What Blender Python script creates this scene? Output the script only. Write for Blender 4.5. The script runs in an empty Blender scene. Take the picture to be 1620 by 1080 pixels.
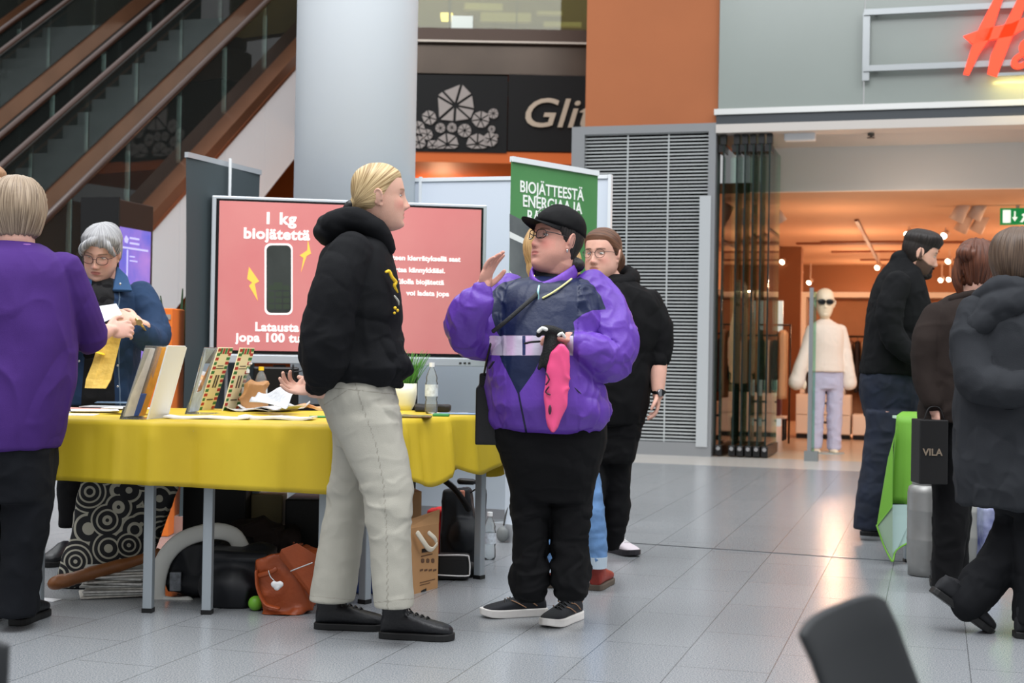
import bpy, bmesh, math, random
import numpy as np
from mathutils import Vector, Matrix, Euler
random.seed(7)
PI = math.pi
C = bpy.context.scene.collection
# ------------------------------------------------------------------ camera
FPX, CAMZ, YAW = 2250.0, 1.05, math.radians(16.6)
cam_d = bpy.data.cameras.new('camera'); cam = bpy.data.objects.new('camera', cam_d); C.objects.link(cam)
cam_d.sensor_width = 36; cam_d.lens = FPX / 1620 * 36; cam_d.clip_end = 200
ROT = (Matrix.Rotation(YAW, 3, 'Z') @ Matrix.Rotation(PI / 2 + 19 / FPX, 3, 'X') @ Matrix.Rotation(math.radians(1.0), 3, 'Z'))
cam.matrix_world = Matrix.Translation((0, 0, CAMZ)) @ ROT.to_4x4()
cam_d.dof.use_dof = True; cam_d.dof.focus_distance = 5.5; cam_d.dof.aperture_fstop = 4.5
sc = bpy.context.scene; sc.camera = cam
# ------------------------------------------------------------------ world (daylight falling in from the atrium roof) and exposure
sc.view_settings.view_transform = 'Standard'; sc.view_settings.look = 'None'; sc.view_settings.gamma = 1
sc.view_settings.use_curve_mapping = False
sc.view_settings.exposure = 0.68
w = bpy.data.worlds.new('atrium daylight'); sc.world = w; w.use_nodes = True
nt = w.node_tree; bg = nt.nodes['Background']
tc = nt.nodes.new('ShaderNodeTexCoord'); sx = nt.nodes.new('ShaderNodeSeparateXYZ'); cr = nt.nodes.new('ShaderNodeValToRGB')
nt.links.new(tc.outputs['Generated'], sx.inputs[0]); nt.links.new(sx.outputs['Z'], cr.inputs[0]); nt.links.new(cr.outputs[0], bg.inputs[0])
cr.color_ramp.elements[0].position = 0.0; cr.color_ramp.elements[0].color = (.30, .305, .31, 1)
cr.color_ramp.elements[1].position = 0.75; cr.color_ramp.elements[1].color = (1.03, 1.05, 1.08, 1)
e = cr.color_ramp.elements.new(0.3); e.color = (.40, .405, .415, 1)
bg.inputs[1].default_value = 0.9
def area(name, loc, target, sx_, sy_, power, col=(1, 1, 1)):
    l = bpy.data.lights.new(name, 'AREA'); l.shape = 'RECTANGLE'; l.size = sx_; l.size_y = sy_; l.energy = power; l.color = col
    o = bpy.data.objects.new(name, l); C.objects.link(o); o.location = loc
    o.rotation_euler = (Vector(target) - Vector(loc)).to_track_quat('-Z', 'Y').to_euler(); return o
area('skylight', (-2, 2.5, 9.5), (-2.3, 7, 0.5), 8, 6, 620, (.96, .98, 1))
area('escalator_fill_light', (-9.5, 12.5, 9.4), (-10.5, 15.5, 2), 4, 4, 330, (.95, 1, 1))  # added area light without a known source, brightens the escalator steps
area('skylight_right', (6, 6, 9), (1, 8, 0.5), 5, 5, 200, (.96, .98, 1))
# ------------------------------------------------------------------ pixel <-> place
Fv = Vector((-math.sin(YAW), math.cos(YAW), 0)); Rv = Vector((math.cos(YAW), math.sin(YAW), 0))
def W(px, py, D):
    d = ROT @ Vector(((px - 810) / FPX, -(py - 540) / FPX, -1)); return Vector((0, 0, CAMZ)) + d * (D / d.dot(Fv))
def G(px, py, z=0.0):
    d = ROT @ Vector(((px - 810) / FPX, -(py - 540) / FPX, -1)); return Vector((0, 0, CAMZ)) + d * ((z - CAMZ) / d.z)
def WV(px, py, v):            # on the plane y = v (parallel to the shop fronts)
    d = ROT @ Vector(((px - 810) / FPX, -(py - 540) / FPX, -1)); return Vector((0, 0, CAMZ)) + d * (v / d.y)
def WU(px, py, u):
    d = ROT @ Vector(((px - 810) / FPX, -(py - 540) / FPX, -1)); return Vector((0, 0, CAMZ)) + d * (u / d.x)
# ------------------------------------------------------------------ materials
def lin(c):
    return tuple(((x / 255) / 12.92 if x / 255 <= .04045 else ((x / 255 + .055) / 1.055) ** 2.4) for x in c)
MATS = {}
def mat(name, col, rough=.6, metal=0, var=0, vscale=6, bump=0, bscale=60, emit=0, alpha=1, trans=0, ior=1.45, stretch=None, spec=.5, coat=0, sheen=0, col2=None, fold=0, fscale=7):
    if name in MATS: return MATS[name]
    m = bpy.data.materials.new(name); m.use_nodes = True; n = m.node_tree.nodes; L = m.node_tree.links
    b = n['Principled BSDF']; c = lin(col)
    b.inputs['Base Color'].default_value = (*c, 1); b.inputs['Roughness'].default_value = rough; b.inputs['Metallic'].default_value = metal
    b.inputs['Specular IOR Level'].default_value = spec; b.inputs['IOR'].default_value = ior
    if trans: b.inputs['Transmission Weight'].default_value = trans
    if alpha < 1: b.inputs['Alpha'].default_value = alpha
    if coat: b.inputs['Coat Weight'].default_value = coat
    if sheen: b.inputs['Sheen Weight'].default_value = sheen
    if emit: b.inputs['Emission Color'].default_value = (*c, 1); b.inputs['Emission Strength'].default_value = emit
    if var or bump or col2 or fold:
        t = n.new('ShaderNodeTexCoord'); mp = n.new('ShaderNodeMapping'); L.new(t.outputs['Object'], mp.inputs[0])
        if stretch: mp.inputs['Scale'].default_value = stretch
    if var or col2:
        ns = n.new('ShaderNodeTexNoise'); ns.inputs['Scale'].default_value = vscale; ns.inputs['Detail'].default_value = 5; L.new(mp.outputs[0], ns.inputs[0])
        r = n.new('ShaderNodeValToRGB'); L.new(ns.outputs[0], r.inputs[0])
        c2 = lin(col2) if col2 else tuple(max(0, x * (1 - var)) for x in c)
        c1 = c if col2 else tuple(min(1, x * (1 + var)) for x in c)
        r.color_ramp.elements[0].position = .3; r.color_ramp.elements[1].position = .7
        r.color_ramp.elements[0].color = (*c2, 1); r.color_ramp.elements[1].color = (*c1, 1)
        L.new(r.outputs[0], b.inputs['Base Color'])
        if emit: L.new(r.outputs[0], b.inputs['Emission Color'])
    if bump:
        nb = n.new('ShaderNodeTexNoise'); nb.inputs['Scale'].default_value = bscale; nb.inputs['Detail'].default_value = 4; L.new(mp.outputs[0], nb.inputs[0])
        bp = n.new('ShaderNodeBump'); bp.inputs['Strength'].default_value = bump; bp.inputs['Distance'].default_value = .01
        L.new(nb.outputs[0], bp.inputs['Height']); L.new(bp.outputs[0], b.inputs['Normal'])
    if fold:
        nf = n.new('ShaderNodeTexNoise'); nf.noise_type = 'RIDGED_MULTIFRACTAL'; nf.inputs['Scale'].default_value = fscale; nf.inputs['Detail'].default_value = 2.5; nf.inputs['Roughness'].default_value = .35; nf.inputs['Distortion'].default_value = .9; L.new(mp.outputs[0], nf.inputs[0])
        bf = n.new('ShaderNodeBump'); bf.inputs['Strength'].default_value = fold; bf.inputs['Distance'].default_value = .03; L.new(nf.outputs[0], bf.inputs['Height'])
        if bump: L.new(bp.outputs[0], bf.inputs['Normal'])
        L.new(bf.outputs[0], b.inputs['Normal'])
    MATS[name] = m; return m
def mask_mat(name, base, masks, rough=.6, var=.08, vscale=8, bump=0, bscale=80, rough2=None, spec=.5, edge=.0008, fold=0, fscale=7):
    """base colour overlaid by colours wherever the mesh's float attribute (a distance) is positive"""
    m = mat(name, base, rough, var=var, vscale=vscale, bump=bump, bscale=bscale, spec=spec, fold=fold, fscale=fscale)
    n = m.node_tree.nodes; L = m.node_tree.links; b = n['Principled BSDF']
    cur = None
    for l in L:
        if l.to_socket == b.inputs['Base Color']: cur = l.from_socket
    for att, col, amt in masks:
        a = n.new('ShaderNodeAttribute'); a.attribute_name = att
        mr = n.new('ShaderNodeMapRange'); mr.inputs['From Min'].default_value = -edge * amt[1]; mr.inputs['From Max'].default_value = edge * amt[1]
        mr.inputs['To Max'].default_value = amt[0]
        L.new(a.outputs['Fac'], mr.inputs[0])
        mx = n.new('ShaderNodeMix'); mx.data_type = 'RGBA'; L.new(mr.outputs[0], mx.inputs['Factor'])
        if cur: L.new(cur, mx.inputs['A'])
        else: mx.inputs['A'].default_value = (*lin(base), 1)
        mx.inputs['B'].default_value = (*lin(col), 1); cur = mx.outputs['Result']
    L.new(cur, b.inputs['Base Color']); return m
def glass(name, col=(235, 245, 245), alpha=.12, rough=.02, ior=1.5):
    if name in MATS: return MATS[name]
    m = bpy.data.materials.new(name); m.use_nodes = True; n = m.node_tree.nodes; L = m.node_tree.links; n.clear()
    o = n.new('ShaderNodeOutputMaterial'); t = n.new('ShaderNodeBsdfTransparent'); g = n.new('ShaderNodeBsdfGlossy'); mx = n.new('ShaderNodeMixShader')
    lw = n.new('ShaderNodeFresnel'); lw.inputs[0].default_value = ior
    d = n.new('ShaderNodeBsdfDiffuse'); d.inputs[0].default_value = (*lin(col), 1); m2 = n.new('ShaderNodeMixShader'); m2.inputs[0].default_value = alpha
    t.inputs[0].default_value = (*lin(col), 1); g.inputs['Roughness'].default_value = rough
    L.new(t.outputs[0], m2.inputs[1]); L.new(d.outputs[0], m2.inputs[2])
    L.new(lw.outputs[0], mx.inputs[0]); L.new(m2.outputs[0], mx.inputs[1]); L.new(g.outputs[0], mx.inputs[2]); L.new(mx.outputs[0], o.inputs[0])
    MATS[name] = m; return m
# ------------------------------------------------------------------ mesh pieces: (verts Nx3, faces list)
def A(*a): return np.array(a, float)
def box(a, b, rot=None, c=None):
    a = A(*a); b = A(*b)
    v = np.array([[(a[0], b[0])[i], (a[1], b[1])[j], (a[2], b[2])[k]] for i in (0, 1) for j in (0, 1) for k in (0, 1)])
    if rot is not None:
        cc = (a + b) / 2 if c is None else A(*c); v = (v - cc) @ np.array(rot).T + cc
    return v, [(0, 1, 3, 2), (4, 6, 7, 5), (0, 4, 5, 1), (2, 3, 7, 6), (0, 2, 6, 4), (1, 5, 7, 3)]
def hexa(p):   # 8 points: bottom loop 4, top loop 4
    return np.array([tuple(q) for q in p], float), [(3, 2, 1, 0), (4, 5, 6, 7), (0, 1, 5, 4), (1, 2, 6, 5), (2, 3, 7, 6), (3, 0, 4, 7)]
def frames(P):
    P = np.asarray(P, float); T = np.gradient(P, axis=0); T /= np.linalg.norm(T, axis=1)[:, None] + 1e-12
    up = A(0, 0, 1) if abs(T[0][2]) < .9 else A(0, 1, 0)
    n = np.cross(T[0], up); n /= np.linalg.norm(n); N = [n]
    for i in range(1, len(P)):
        n = N[-1] - T[i] * np.dot(N[-1], T[i]); n /= np.linalg.norm(n) + 1e-12; N.append(n)
    N = np.array(N); return T, N, np.cross(T, N)
def resamp(P, R, k):
    """Catmull-Rom through P with radii R"""
    P = np.asarray(P, float); R = np.asarray(R, float)
    if R.ndim == 1: R = R[:, None]
    Q = np.hstack([P, R]); Q = np.vstack([2 * Q[0] - Q[1], Q, 2 * Q[-1] - Q[-2]]); out = []
    for i in range(1, len(Q) - 2):
        for t in np.linspace(0, 1, k, endpoint=False):
            a, b, c, d = Q[i - 1], Q[i], Q[i + 1], Q[i + 2]
            out.append(.5 * ((2 * b) + (-a + c) * t + (2 * a - 5 * b + 4 * c - d) * t * t + (-a + 3 * b - 3 * c + d) * t ** 3))
    out.append(Q[-2]); out = np.array(out); return out[:, :3], out[:, 3:]
def rings(R, closed_caps=True):
    n = R.shape[1]; m = R.shape[0]; V = R.reshape(-1, 3); F = []
    for i in range(m - 1):
        for j in range(n):
            F.append((i * n + j, i * n + (j + 1) % n, (i + 1) * n + (j + 1) % n, (i + 1) * n + j))
    if closed_caps:
        F.append(tuple(range(n - 1, -1, -1))); F.append(tuple((m - 1) * n + j for j in range(n)))
    return V, F
def tube(P, R, n=12, k=4, cap=True, flat=None, up=None):
    """round tube; R list of radii (or (ra, rb)); rounded ends if cap"""
    P, R = resamp(P, R, k) if k > 1 else (np.asarray(P, float), np.asarray(R, float).reshape(len(P), -1))
    R = np.abs(R)
    if R.shape[1] == 1: R = np.hstack([R, R])
    T, N, B = frames(P)
    if up is not None:
        up = A(*up); N = np.cross(T, up); N /= np.linalg.norm(N, axis=1)[:, None] + 1e-9; B = np.cross(T, N)
    th = np.linspace(0, 2 * PI, n, endpoint=False)
    ring = lambda c, nn, bb, ra, rb: c + np.outer(np.cos(th) * ra, nn) + np.outer(np.sin(th) * rb, bb)
    out = []
    if cap:
        for a in (.25, .6, .88): out.append(ring(P[0] - T[0] * R[0].mean() * math.cos(math.asin(a)), N[0], B[0], R[0][0] * a, R[0][1] * a))
    for i in range(len(P)): out.append(ring(P[i], N[i], B[i], R[i][0], R[i][1]))
    if cap:
        for a in (.88, .6, .25): out.append(ring(P[-1] + T[-1] * R[-1].mean() * math.cos(math.asin(a)), N[-1], B[-1], R[-1][0] * a, R[-1][1] * a))
    return rings(np.array(out))
def loft(rows, n=28, ex=2.3, k=3):
    """rows: (cx, cy, z, rx, ry) horizontal superellipse rings"""
    rows = np.asarray(rows, float); P, R = resamp(rows[:, :3], rows[:, 3:5], k); th = np.linspace(0, 2 * PI, n, endpoint=False)
    c, s = np.cos(th), np.sin(th); X = np.sign(c) * np.abs(c) ** (2 / ex); Y = np.sign(s) * np.abs(s) ** (2 / ex)
    out = [np.stack([p[0] + X * abs(r[0]), p[1] + Y * abs(r[1]), np.full(n, p[2])], 1) for p, r in zip(P, R)]
    return rings(np.array(out))
def ell(c, r, rot=None, n=16, m=10):
    out = []
    for i in range(1, m):
        a = PI * i / m; out.append([[math.sin(a) * math.cos(t), math.sin(a) * math.sin(t), -math.cos(a)] for t in np.linspace(0, 2 * PI, n, endpoint=False)])
    V, F = rings(np.array(out)); V = V * A(*r)
    if rot is not None: V = V @ np.array(rot.to_matrix() if hasattr(rot, 'to_matrix') else rot).T
    return V + A(*c), F
def cyl(a, b, r, n=16, r2=None):
    return tube([a, b], [r, r if r2 is None else r2], n, 1, cap=False)
def lathe(c, prof, n=24):
    th = np.linspace(0, 2 * PI, n, endpoint=False)
    return rings(np.array([[[c[0] + r * math.cos(t), c[1] + r * math.sin(t), c[2] + z] for t in th] for r, z in prof]))
def poly(pts, d):
    """prism: outline pts (3-D) pushed along vector d"""
    p = np.array([tuple(q) for q in pts], float); n = len(p); d = A(*d)
    return np.vstack([p, p + d]), [tuple(range(n - 1, -1, -1)), tuple(range(n, 2 * n))] + [(i, (i + 1) % n, n + (i + 1) % n, n + i) for i in range(n)]
def merge(parts):
    V, F, o = [], [], 0
    for v, f in parts: V.append(np.asarray(v, float)); F += [tuple(i + o for i in q) for q in f]; o += len(v)
    return np.vstack(V), F
def to_mesh(name, V, F):
    me = bpy.data.meshes.new(name); me.from_pydata([tuple(v) for v in V], [], F); me.update(); return me
def tag(o, label=None, cat=None, group=None, kind=None):
    if label: o['label'] = label
    if cat: o['category'] = cat
    if group: o['group'] = group
    if kind: o['kind'] = kind
    return o
def base(o):
    m = Matrix.LocRotScale(o.location, o.rotation_euler, o.scale)
    return base(o.parent) @ m if o.parent else m
def mk(name, parts, m, parent=None, smooth=False, bevel=0, label=None, cat=None, group=None, kind=None, atts=None, loc=None, fix=True, local=False):
    V, F = merge(parts) if isinstance(parts, list) else parts
    me = to_mesh(name, V, F)
    if fix:
        b = bmesh.new(); b.from_mesh(me); bmesh.ops.recalc_face_normals(b, faces=b.faces); b.to_mesh(me); b.free()
    for mm in (m if isinstance(m, (list, tuple)) else [m]): me.materials.append(mm)
    if smooth: me.polygons.foreach_set('use_smooth', [True] * len(me.polygons))
    if atts:
        for k_, v_ in atts.items():
            a = me.attributes.new(k_, 'FLOAT', 'POINT'); a.data.foreach_set('value', np.asarray(v_, np.float32))
    o = bpy.data.objects.new(name, me); C.objects.link(o)
    if parent is None and loc is not None:          # bake an origin at loc
        me.transform(Matrix.Translation(-Vector(loc))); o.location = loc
    if parent:
        o.parent = parent
        if not local: me.transform(base(parent).inverted())
    if bevel:
        md = o.modifiers.new('b', 'BEVEL'); md.width = bevel; md.segments = 2; md.limit_method = 'ANGLE'; md.angle_limit = .6
    return tag(o, label, cat, group, kind)
def empty(name, loc, label=None, cat=None, group=None, rz=0):
    o = bpy.data.objects.new(name, None); C.objects.link(o); o.location = loc; o.rotation_euler = (0, 0, rz); o.empty_display_size = .1
    return tag(o, label, cat, group)
def copy_tree(o, loc=None, rz=None, label=None, parent=None):
    c = o.copy(); C.objects.link(c)
    if parent: c.parent = parent
    for ch in list(o.children): copy_tree(ch, parent=c)
    if loc is not None: c.location = loc
    if rz is not None: c.rotation_euler = (0, 0, rz)
    if label: c['label'] = label
    return c
def fuse(parts, voxel, smooth=3):
    V, F = merge(parts); me = to_mesh('tmp', V, F); b = bmesh.new(); b.from_mesh(me); bmesh.ops.recalc_face_normals(b, faces=b.faces); b.to_mesh(me); b.free()
    o = bpy.data.objects.new('tmp', me); C.objects.link(o)
    r = o.modifiers.new('r', 'REMESH'); r.mode = 'VOXEL'; r.voxel_size = voxel; r.adaptivity = 0
    if smooth: s = o.modifiers.new('s', 'SMOOTH'); s.factor = .5; s.iterations = smooth
    dg = bpy.context.evaluated_depsgraph_get(); ev = o.evaluated_get(dg); m2 = bpy.data.meshes.new_from_object(ev)
    n = len(m2.vertices); co = np.empty(n * 3); m2.vertices.foreach_get('co', co); no = np.empty(n * 3); m2.vertices.foreach_get('normal', no)
    lt = np.empty(len(m2.polygons), int); m2.polygons.foreach_get('loop_total', lt); vi = np.empty(len(m2.loops), int); m2.loops.foreach_get('vertex_index', vi)
    Fs = []; k = 0
    vl = vi.tolist()
    for t in lt.tolist(): Fs.append(tuple(vl[k:k + t])); k += t
    bpy.data.objects.remove(o); bpy.data.meshes.remove(me); bpy.data.meshes.remove(m2)
    return co.reshape(-1, 3), Fs, no.reshape(-1, 3)
# vectorised value noise
_rng = np.random.RandomState(3); _T = _rng.rand(64, 64, 64)
def vnoise(P):
    P = np.asarray(P); I = np.floor(P).astype(int); f = P - I; f = f * f * (3 - 2 * f); r = 0
    for i in (0, 1):
        for j in (0, 1):
            for k in (0, 1):
                wgt = (f[:, 0] if i else 1 - f[:, 0]) * (f[:, 1] if j else 1 - f[:, 1]) * (f[:, 2] if k else 1 - f[:, 2])
                r = r + wgt * _T[(I[:, 0] + i) % 64, (I[:, 1] + j) % 64, (I[:, 2] + k) % 64]
    return r
def ridged(P):
    wv = np.stack([vnoise(P * .7 + 11), vnoise(P * .7 + 23), vnoise(P * .7 + 37)], 1) * 1.3
    return (1 - np.abs(2 * vnoise(P + wv) - 1)) ** 2
def text(name, s, size, m, origin, right, up, parent=None, bold=0, ext=.002, align='LEFT', sx=1, shear=0, sp=1, local=False):
    """flat lettering as a mesh; origin = baseline point"""
    cu = bpy.data.curves.new('t', 'FONT'); cu.body = s; cu.size = size; cu.extrude = ext; cu.offset = bold; cu.align_x = align; cu.shear = shear; cu.space_character = sp
    cu.resolution_u = 4
    o = bpy.data.objects.new('t', cu); C.objects.link(o)
    dg = bpy.context.evaluated_depsgraph_get(); me = bpy.data.meshes.new_from_object(o.evaluated_get(dg)); bpy.data.objects.remove(o)
    r = Vector(right).normalized(); u = Vector(up).normalized(); n = r.cross(u)
    M = Matrix(((r.x * sx, u.x, n.x, origin[0]), (r.y * sx, u.y, n.y, origin[1]), (r.z * sx, u.z, n.z, origin[2]), (0, 0, 0, 1)))
    me.transform(M); me.materials.clear(); me.materials.append(m); ob = bpy.data.objects.new(name, me); C.objects.link(ob)
    if parent:
        ob.parent = parent
        if not local: me.transform(base(parent).inverted())
    return ob
# ================================================================== THE PLACE
def struct(name, parts, m, **k): return mk(name, parts, m, kind='structure', **k)
def facing(x0, y0, x1, y1, D, dep, zlo=None):
    """box square to the viewer's axis: spans a rectangle at distance D and runs dep metres back"""
    a, b = W(x0, (y0 + y1) / 2, D), W(x1, (y0 + y1) / 2, D); zt, zb = W((x0 + x1) / 2, y0, D).z, W((x0 + x1) / 2, y1, D).z
    if zlo is not None: zb = zlo
    a.z = b.z = zb; d = Fv * dep; up = Vector((0, 0, zt - zb))
    return hexa([a, b, b + d, a + d, a + up, b + up, b + d + up, a + d + up])
# --- floor: pale speckled granite tiles
def floor_mat():
    m = mat('granite', (166, 170, 174), .19); n = m.node_tree.nodes; L = m.node_tree.links; b = n['Principled BSDF']
    tc = n.new('ShaderNodeTexCoord'); mp = n.new('ShaderNodeMapping'); L.new(tc.outputs['Object'], mp.inputs[0])
    p0 = G(1211, 1079); mp.inputs['Rotation'].default_value = (0, 0, -PI / 2); mp.inputs['Location'].default_value = (0, p0.x, 0)
    br = n.new('ShaderNodeTexBrick'); L.new(mp.outputs[0], br.inputs[0]); br.inputs['Scale'].default_value = 1
    br.inputs['Brick Width'].default_value = .64; br.inputs['Row Height'].default_value = .32; br.inputs['Mortar Size'].default_value = .0022
    br.inputs['Color1'].default_value = (1, 1, 1, 1); br.inputs['Color2'].default_value = (.955, .96, .965, 1); br.inputs['Mortar'].default_value = (.5, .5, .5, 1)
    ns = n.new('ShaderNodeTexNoise'); ns.inputs['Scale'].default_value = 190; ns.inputs['Detail'].default_value = 3; L.new(tc.outputs['Object'], ns.inputs[0])
    r = n.new('ShaderNodeValToRGB'); L.new(ns.outputs[0], r.inputs[0]); r.color_ramp.elements[0].position = .36; r.color_ramp.elements[1].position = .62
    r.color_ramp.elements[0].color = (*lin((112, 117, 122)), 1); r.color_ramp.elements[1].color = (*lin((158, 160, 162)), 1)
    mx = n.new('ShaderNodeMix'); mx.data_type = 'RGBA'; mx.blend_type = 'MULTIPLY'; mx.inputs['Factor'].default_value = 1
    L.new(r.outputs[0], mx.inputs['A']); L.new(br.outputs[0], mx.inputs['B'])
    # paler border course along the shop fronts
    sp = n.new('ShaderNodeSeparateXYZ'); L.new(tc.outputs['Object'], sp.inputs[0]); gt = n.new('ShaderNodeMath'); gt.operation = 'GREATER_THAN'; gt.inputs[1].default_value = FY
    L.new(sp.outputs['Y'], gt.inputs[0]); m2 = n.new('ShaderNodeMix'); m2.data_type = 'RGBA'; L.new(gt.outputs[0], m2.inputs['Factor'])
    L.new(mx.outputs['Result'], m2.inputs['A']); m2.inputs['B'].default_value = (*lin((186, 182, 176)), 1); L.new(m2.outputs['Result'], b.inputs['Base Color'])
    b.inputs['Roughness'].default_value = .23; b.inputs['Specular IOR Level'].default_value = .75; return m
FV = 14.96
FY = 13.75
floor = struct('floor', box((-26, -3, -.1), (12, FV + .1, 0)), floor_mat())
wood = mat('shop floor', (205, 178, 150), .25, var=.06, vscale=2, stretch=(1, 8, 1))
struct('floor_shop', box((-3.8, FV + .1, -.1), (12, 34, 0)), wood)
struct('floor_back', box((-26, FV + .1, -.1), (-3.82, 34, 0)), mat('dark stone', (70, 66, 62), .3))
# --- materials of the building
steel = mat('brushed steel', (150, 154, 156), .35, .6); grey = mat('grey paint', (132, 134, 136), .5); white = mat('white paint', (225, 226, 224), .6)
dark = mat('near black', (18, 18, 19), .5); bronze = mat('bronze sheet', (124, 84, 62), .3, .6, var=.12, vscale=1.5); black = mat('black plastic', (14, 14, 15), .35)
orange = mat('orange plaster', (168, 100, 62), .8, var=.05, vscale=1.2); chrome = mat('bright metal', (200, 200, 200), .2, 1)
# --- grey louvre bay
lt = WV(905, 197, FV); rt = WV(1133, 197, FV); LU, RU, TZ = lt.x, rt.x, 3.52
o0, o1 = WV(925, 213, FV), WV(1113, 708, FV)
fr = [box((LU, FV, 0), (o0.x, FV + .35, TZ)), box((o1.x, FV, 0), (RU, FV + .35, TZ)), box((o0.x, FV, o0.z), (o1.x, FV + .35, TZ)), box((o0.x, FV, 0), (o1.x, FV + .35, .14))]
lv = empty('louvre_panel', (LU, FV, 0), 'tall grey louvred ventilation bay beside the shop entrance', 'vent')
mk('frame', fr, grey, lv)
sl = []; nn = 88
for i in range(nn):
    z = .15 + (o0.z - .16) * i / (nn - 1); sl.append(hexa([(o0.x, FV + .04, z), (o1.x, FV + .04, z), (o1.x, FV + .07, z + .003), (o0.x, FV + .07, z + .003), (o0.x, FV + .04, z + .013), (o1.x, FV + .04, z + .013), (o1.x, FV + .07, z + .016), (o0.x, FV + .07, z + .016)]))
mk('slats', sl, mat('slat', (186, 190, 190), .6, .0), lv)
mk('backing', box((o0.x, FV + .11, .1), (o1.x, FV + .34, o0.z)), mat('louvre black', (4, 4, 5), .9, spec=.1), lv)
mk('mullion', [box((x - .006, FV + .035, .14), (x + .006, FV + .05, o0.z)) for x in (o0.x + (o1.x - o0.x) * .35, o0.x + (o1.x - o0.x) * .68)], mat('slat', ()), lv)
mk('light_strip', box((RU - .16, FV - .012, .1), (RU - .04, FV - .001, 2.75)), mat('pale strip', (178, 182, 184), .5), lv)
# --- orange wall above it
struct('wall_orange', box((WV(927, 100, FV + .05).x, FV + .06, TZ + .002), (RU + .005, FV + 2.2, 8)), orange)
struct('wall_pier', box((LU + .02, FV + .36, 0), (RU - .01, FV + .42, TZ)), dark)
# --- shop front header: frosted glass panels over the entrance
HZ = 3.60
frost = mat('frosted panel', (140, 148, 143), .22, var=.03, vscale=.8, spec=.6)
hdr = empty('shop_fascia', (RU, FV, HZ), 'frosted glass fascia over the shop entrance', 'fascia')
j = WV(1367, 100, FV).x
mk('glass_panel', box((RU + .02, FV, HZ + .06), (j - .006, FV + .05, 8)), frost, hdr)
mk('glass_panel', box((j + .006, FV, HZ + .06), (4.2, FV + .05, 8)), frost, hdr)
mk('sill', [box((RU - .02, FV - .03, HZ - .0), (4.2, FV + .3, HZ + .06))], mat('sill metal', (205, 206, 204), .35, .4), hdr)
mk('rail', [box((RU, FV + .0, HZ - .10), (4.2, FV + .3, HZ - .001))], mat('dark rail', (66, 70, 74), .4, .4), hdr)
mk('soffit', [box((RU, FV - .02, HZ - .19), (4.2, FV + 1.2, HZ - .101))], mat('soffit', (196, 190, 184), .6), hdr)
b1, b2 = WV(1367, 20, FV - .1), WV(1362, 109, FV - .1)
sg = empty('shop_sign', (b1.x, FV - .1, b2.z), 'red slanted H&M lettering on grey bars across the fascia', 'sign')
red = mat('sign red', (250, 60, 30), .5, emit=.9)
mk('bracket', [box((b1.x, FV - .12, z - .03), (4, FV - .07, z + .03)) for z in (b1.z, b2.z)] + [box((b1.x - .01, FV - .1, b2.z - .12), (b1.x + .06, FV - .05, b1.z))] + [box((x, FV - .08, z - .02), (x + .04, FV + .01, z + .02)) for z in (b1.z, b2.z) for x in (b1.x + .1, 1, 2.5)], steel, sg)
def sp(pts): return poly([WV(x, y, FV - .17) for x, y in pts], (0, .045, 0))
mk('letter', [sp([(1600, -62), (1616, -66), (1586, 0), (1566, 60), (1549, 85), (1533, 118), (1524, 117), (1536, 78), (1550, 42), (1574, -5)]),
              sp([(1640, -60), (1662, -62), (1626, 0), (1600, 62), (1577, 121), (1562, 116), (1567, 88), (1584, 50), (1608, 2)]),
              sp([(1524, 57), (1555, 46), (1600, 37), (1625, 26), (1622, 44), (1600, 57), (1560, 64), (1538, 69)])], red, sg)
q = WV(1596, 108, FV - .17); text('letter', '&', .42, red, q, (1, 0, 0), (0, 0, 1), sg, .008, .02, shear=.25)
q = WV(1652, 118, FV - .17); text('letter', 'M', 1.55, red, q, (1, 0, 0), (0, 0, 1), sg, .03, .02, shear=.45, sx=.8)
lp = WV(1590, 132, FV - .12); mk('lamp_bar', box((lp.x - .1, FV - .16, lp.z + .07), (4, FV - .12, lp.z + .10)), steel, sg)
la = area('sign_lamp', (lp.x + .45, FV - .14, lp.z + .06), (lp.x + .45, FV, lp.z - .12), 1.1, .03, 3.2, (1, .78, .25))
# --- shop interior
cream = mat('shop ceiling', (186, 148, 118), .85); brown = mat('brown wall', (128, 86, 58), .8, var=.06, vscale=1)
BV = 16.25
struct('wall_bulkhead', box((WV(1213, 260, BV).x, BV, 2.93), (9, BV + .1, HZ - .1)), mat('bulkhead white', (214, 211, 206), .7))
struct('ceiling_shop', box((-3.69, BV + .1, 2.93), (10, 34, 3.05)), cream)
struct('wall_shop_left', box((-3.80, FV + .43, 0), (-3.70, 34, 3.5)), mat('shop side', (190, 150, 118), .7))
struct('wall_shop_back', box((-3.69, 29, 0), (12, 29.2, 2.93)), brown)
struct('wall_shop_right', box((8, BV, 0), (8.1, 29, 2.93)), brown)
for x, y, w_ in ((1390, 382, 50), (1400, 397, 55), (1440, 410, 60), (1350, 384, 28), (1550, 382, 30)):
    p = G(x, y, 2.925); tag(mk('ceiling_grille', box((p.x - .9, p.y - .07, 2.90), (p.x + .9, p.y + .07, 2.929)), mat('grille', (120, 66, 36), .7)), 'dark slot grille set in the orange-lit shop ceiling', 'grille', 'slot grilles in the shop ceiling')
tr = [((1208, 372), (1300, 447)), ((1355, 350), (1392, 420)), ((1500, 337), (1640, 337))]
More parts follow.
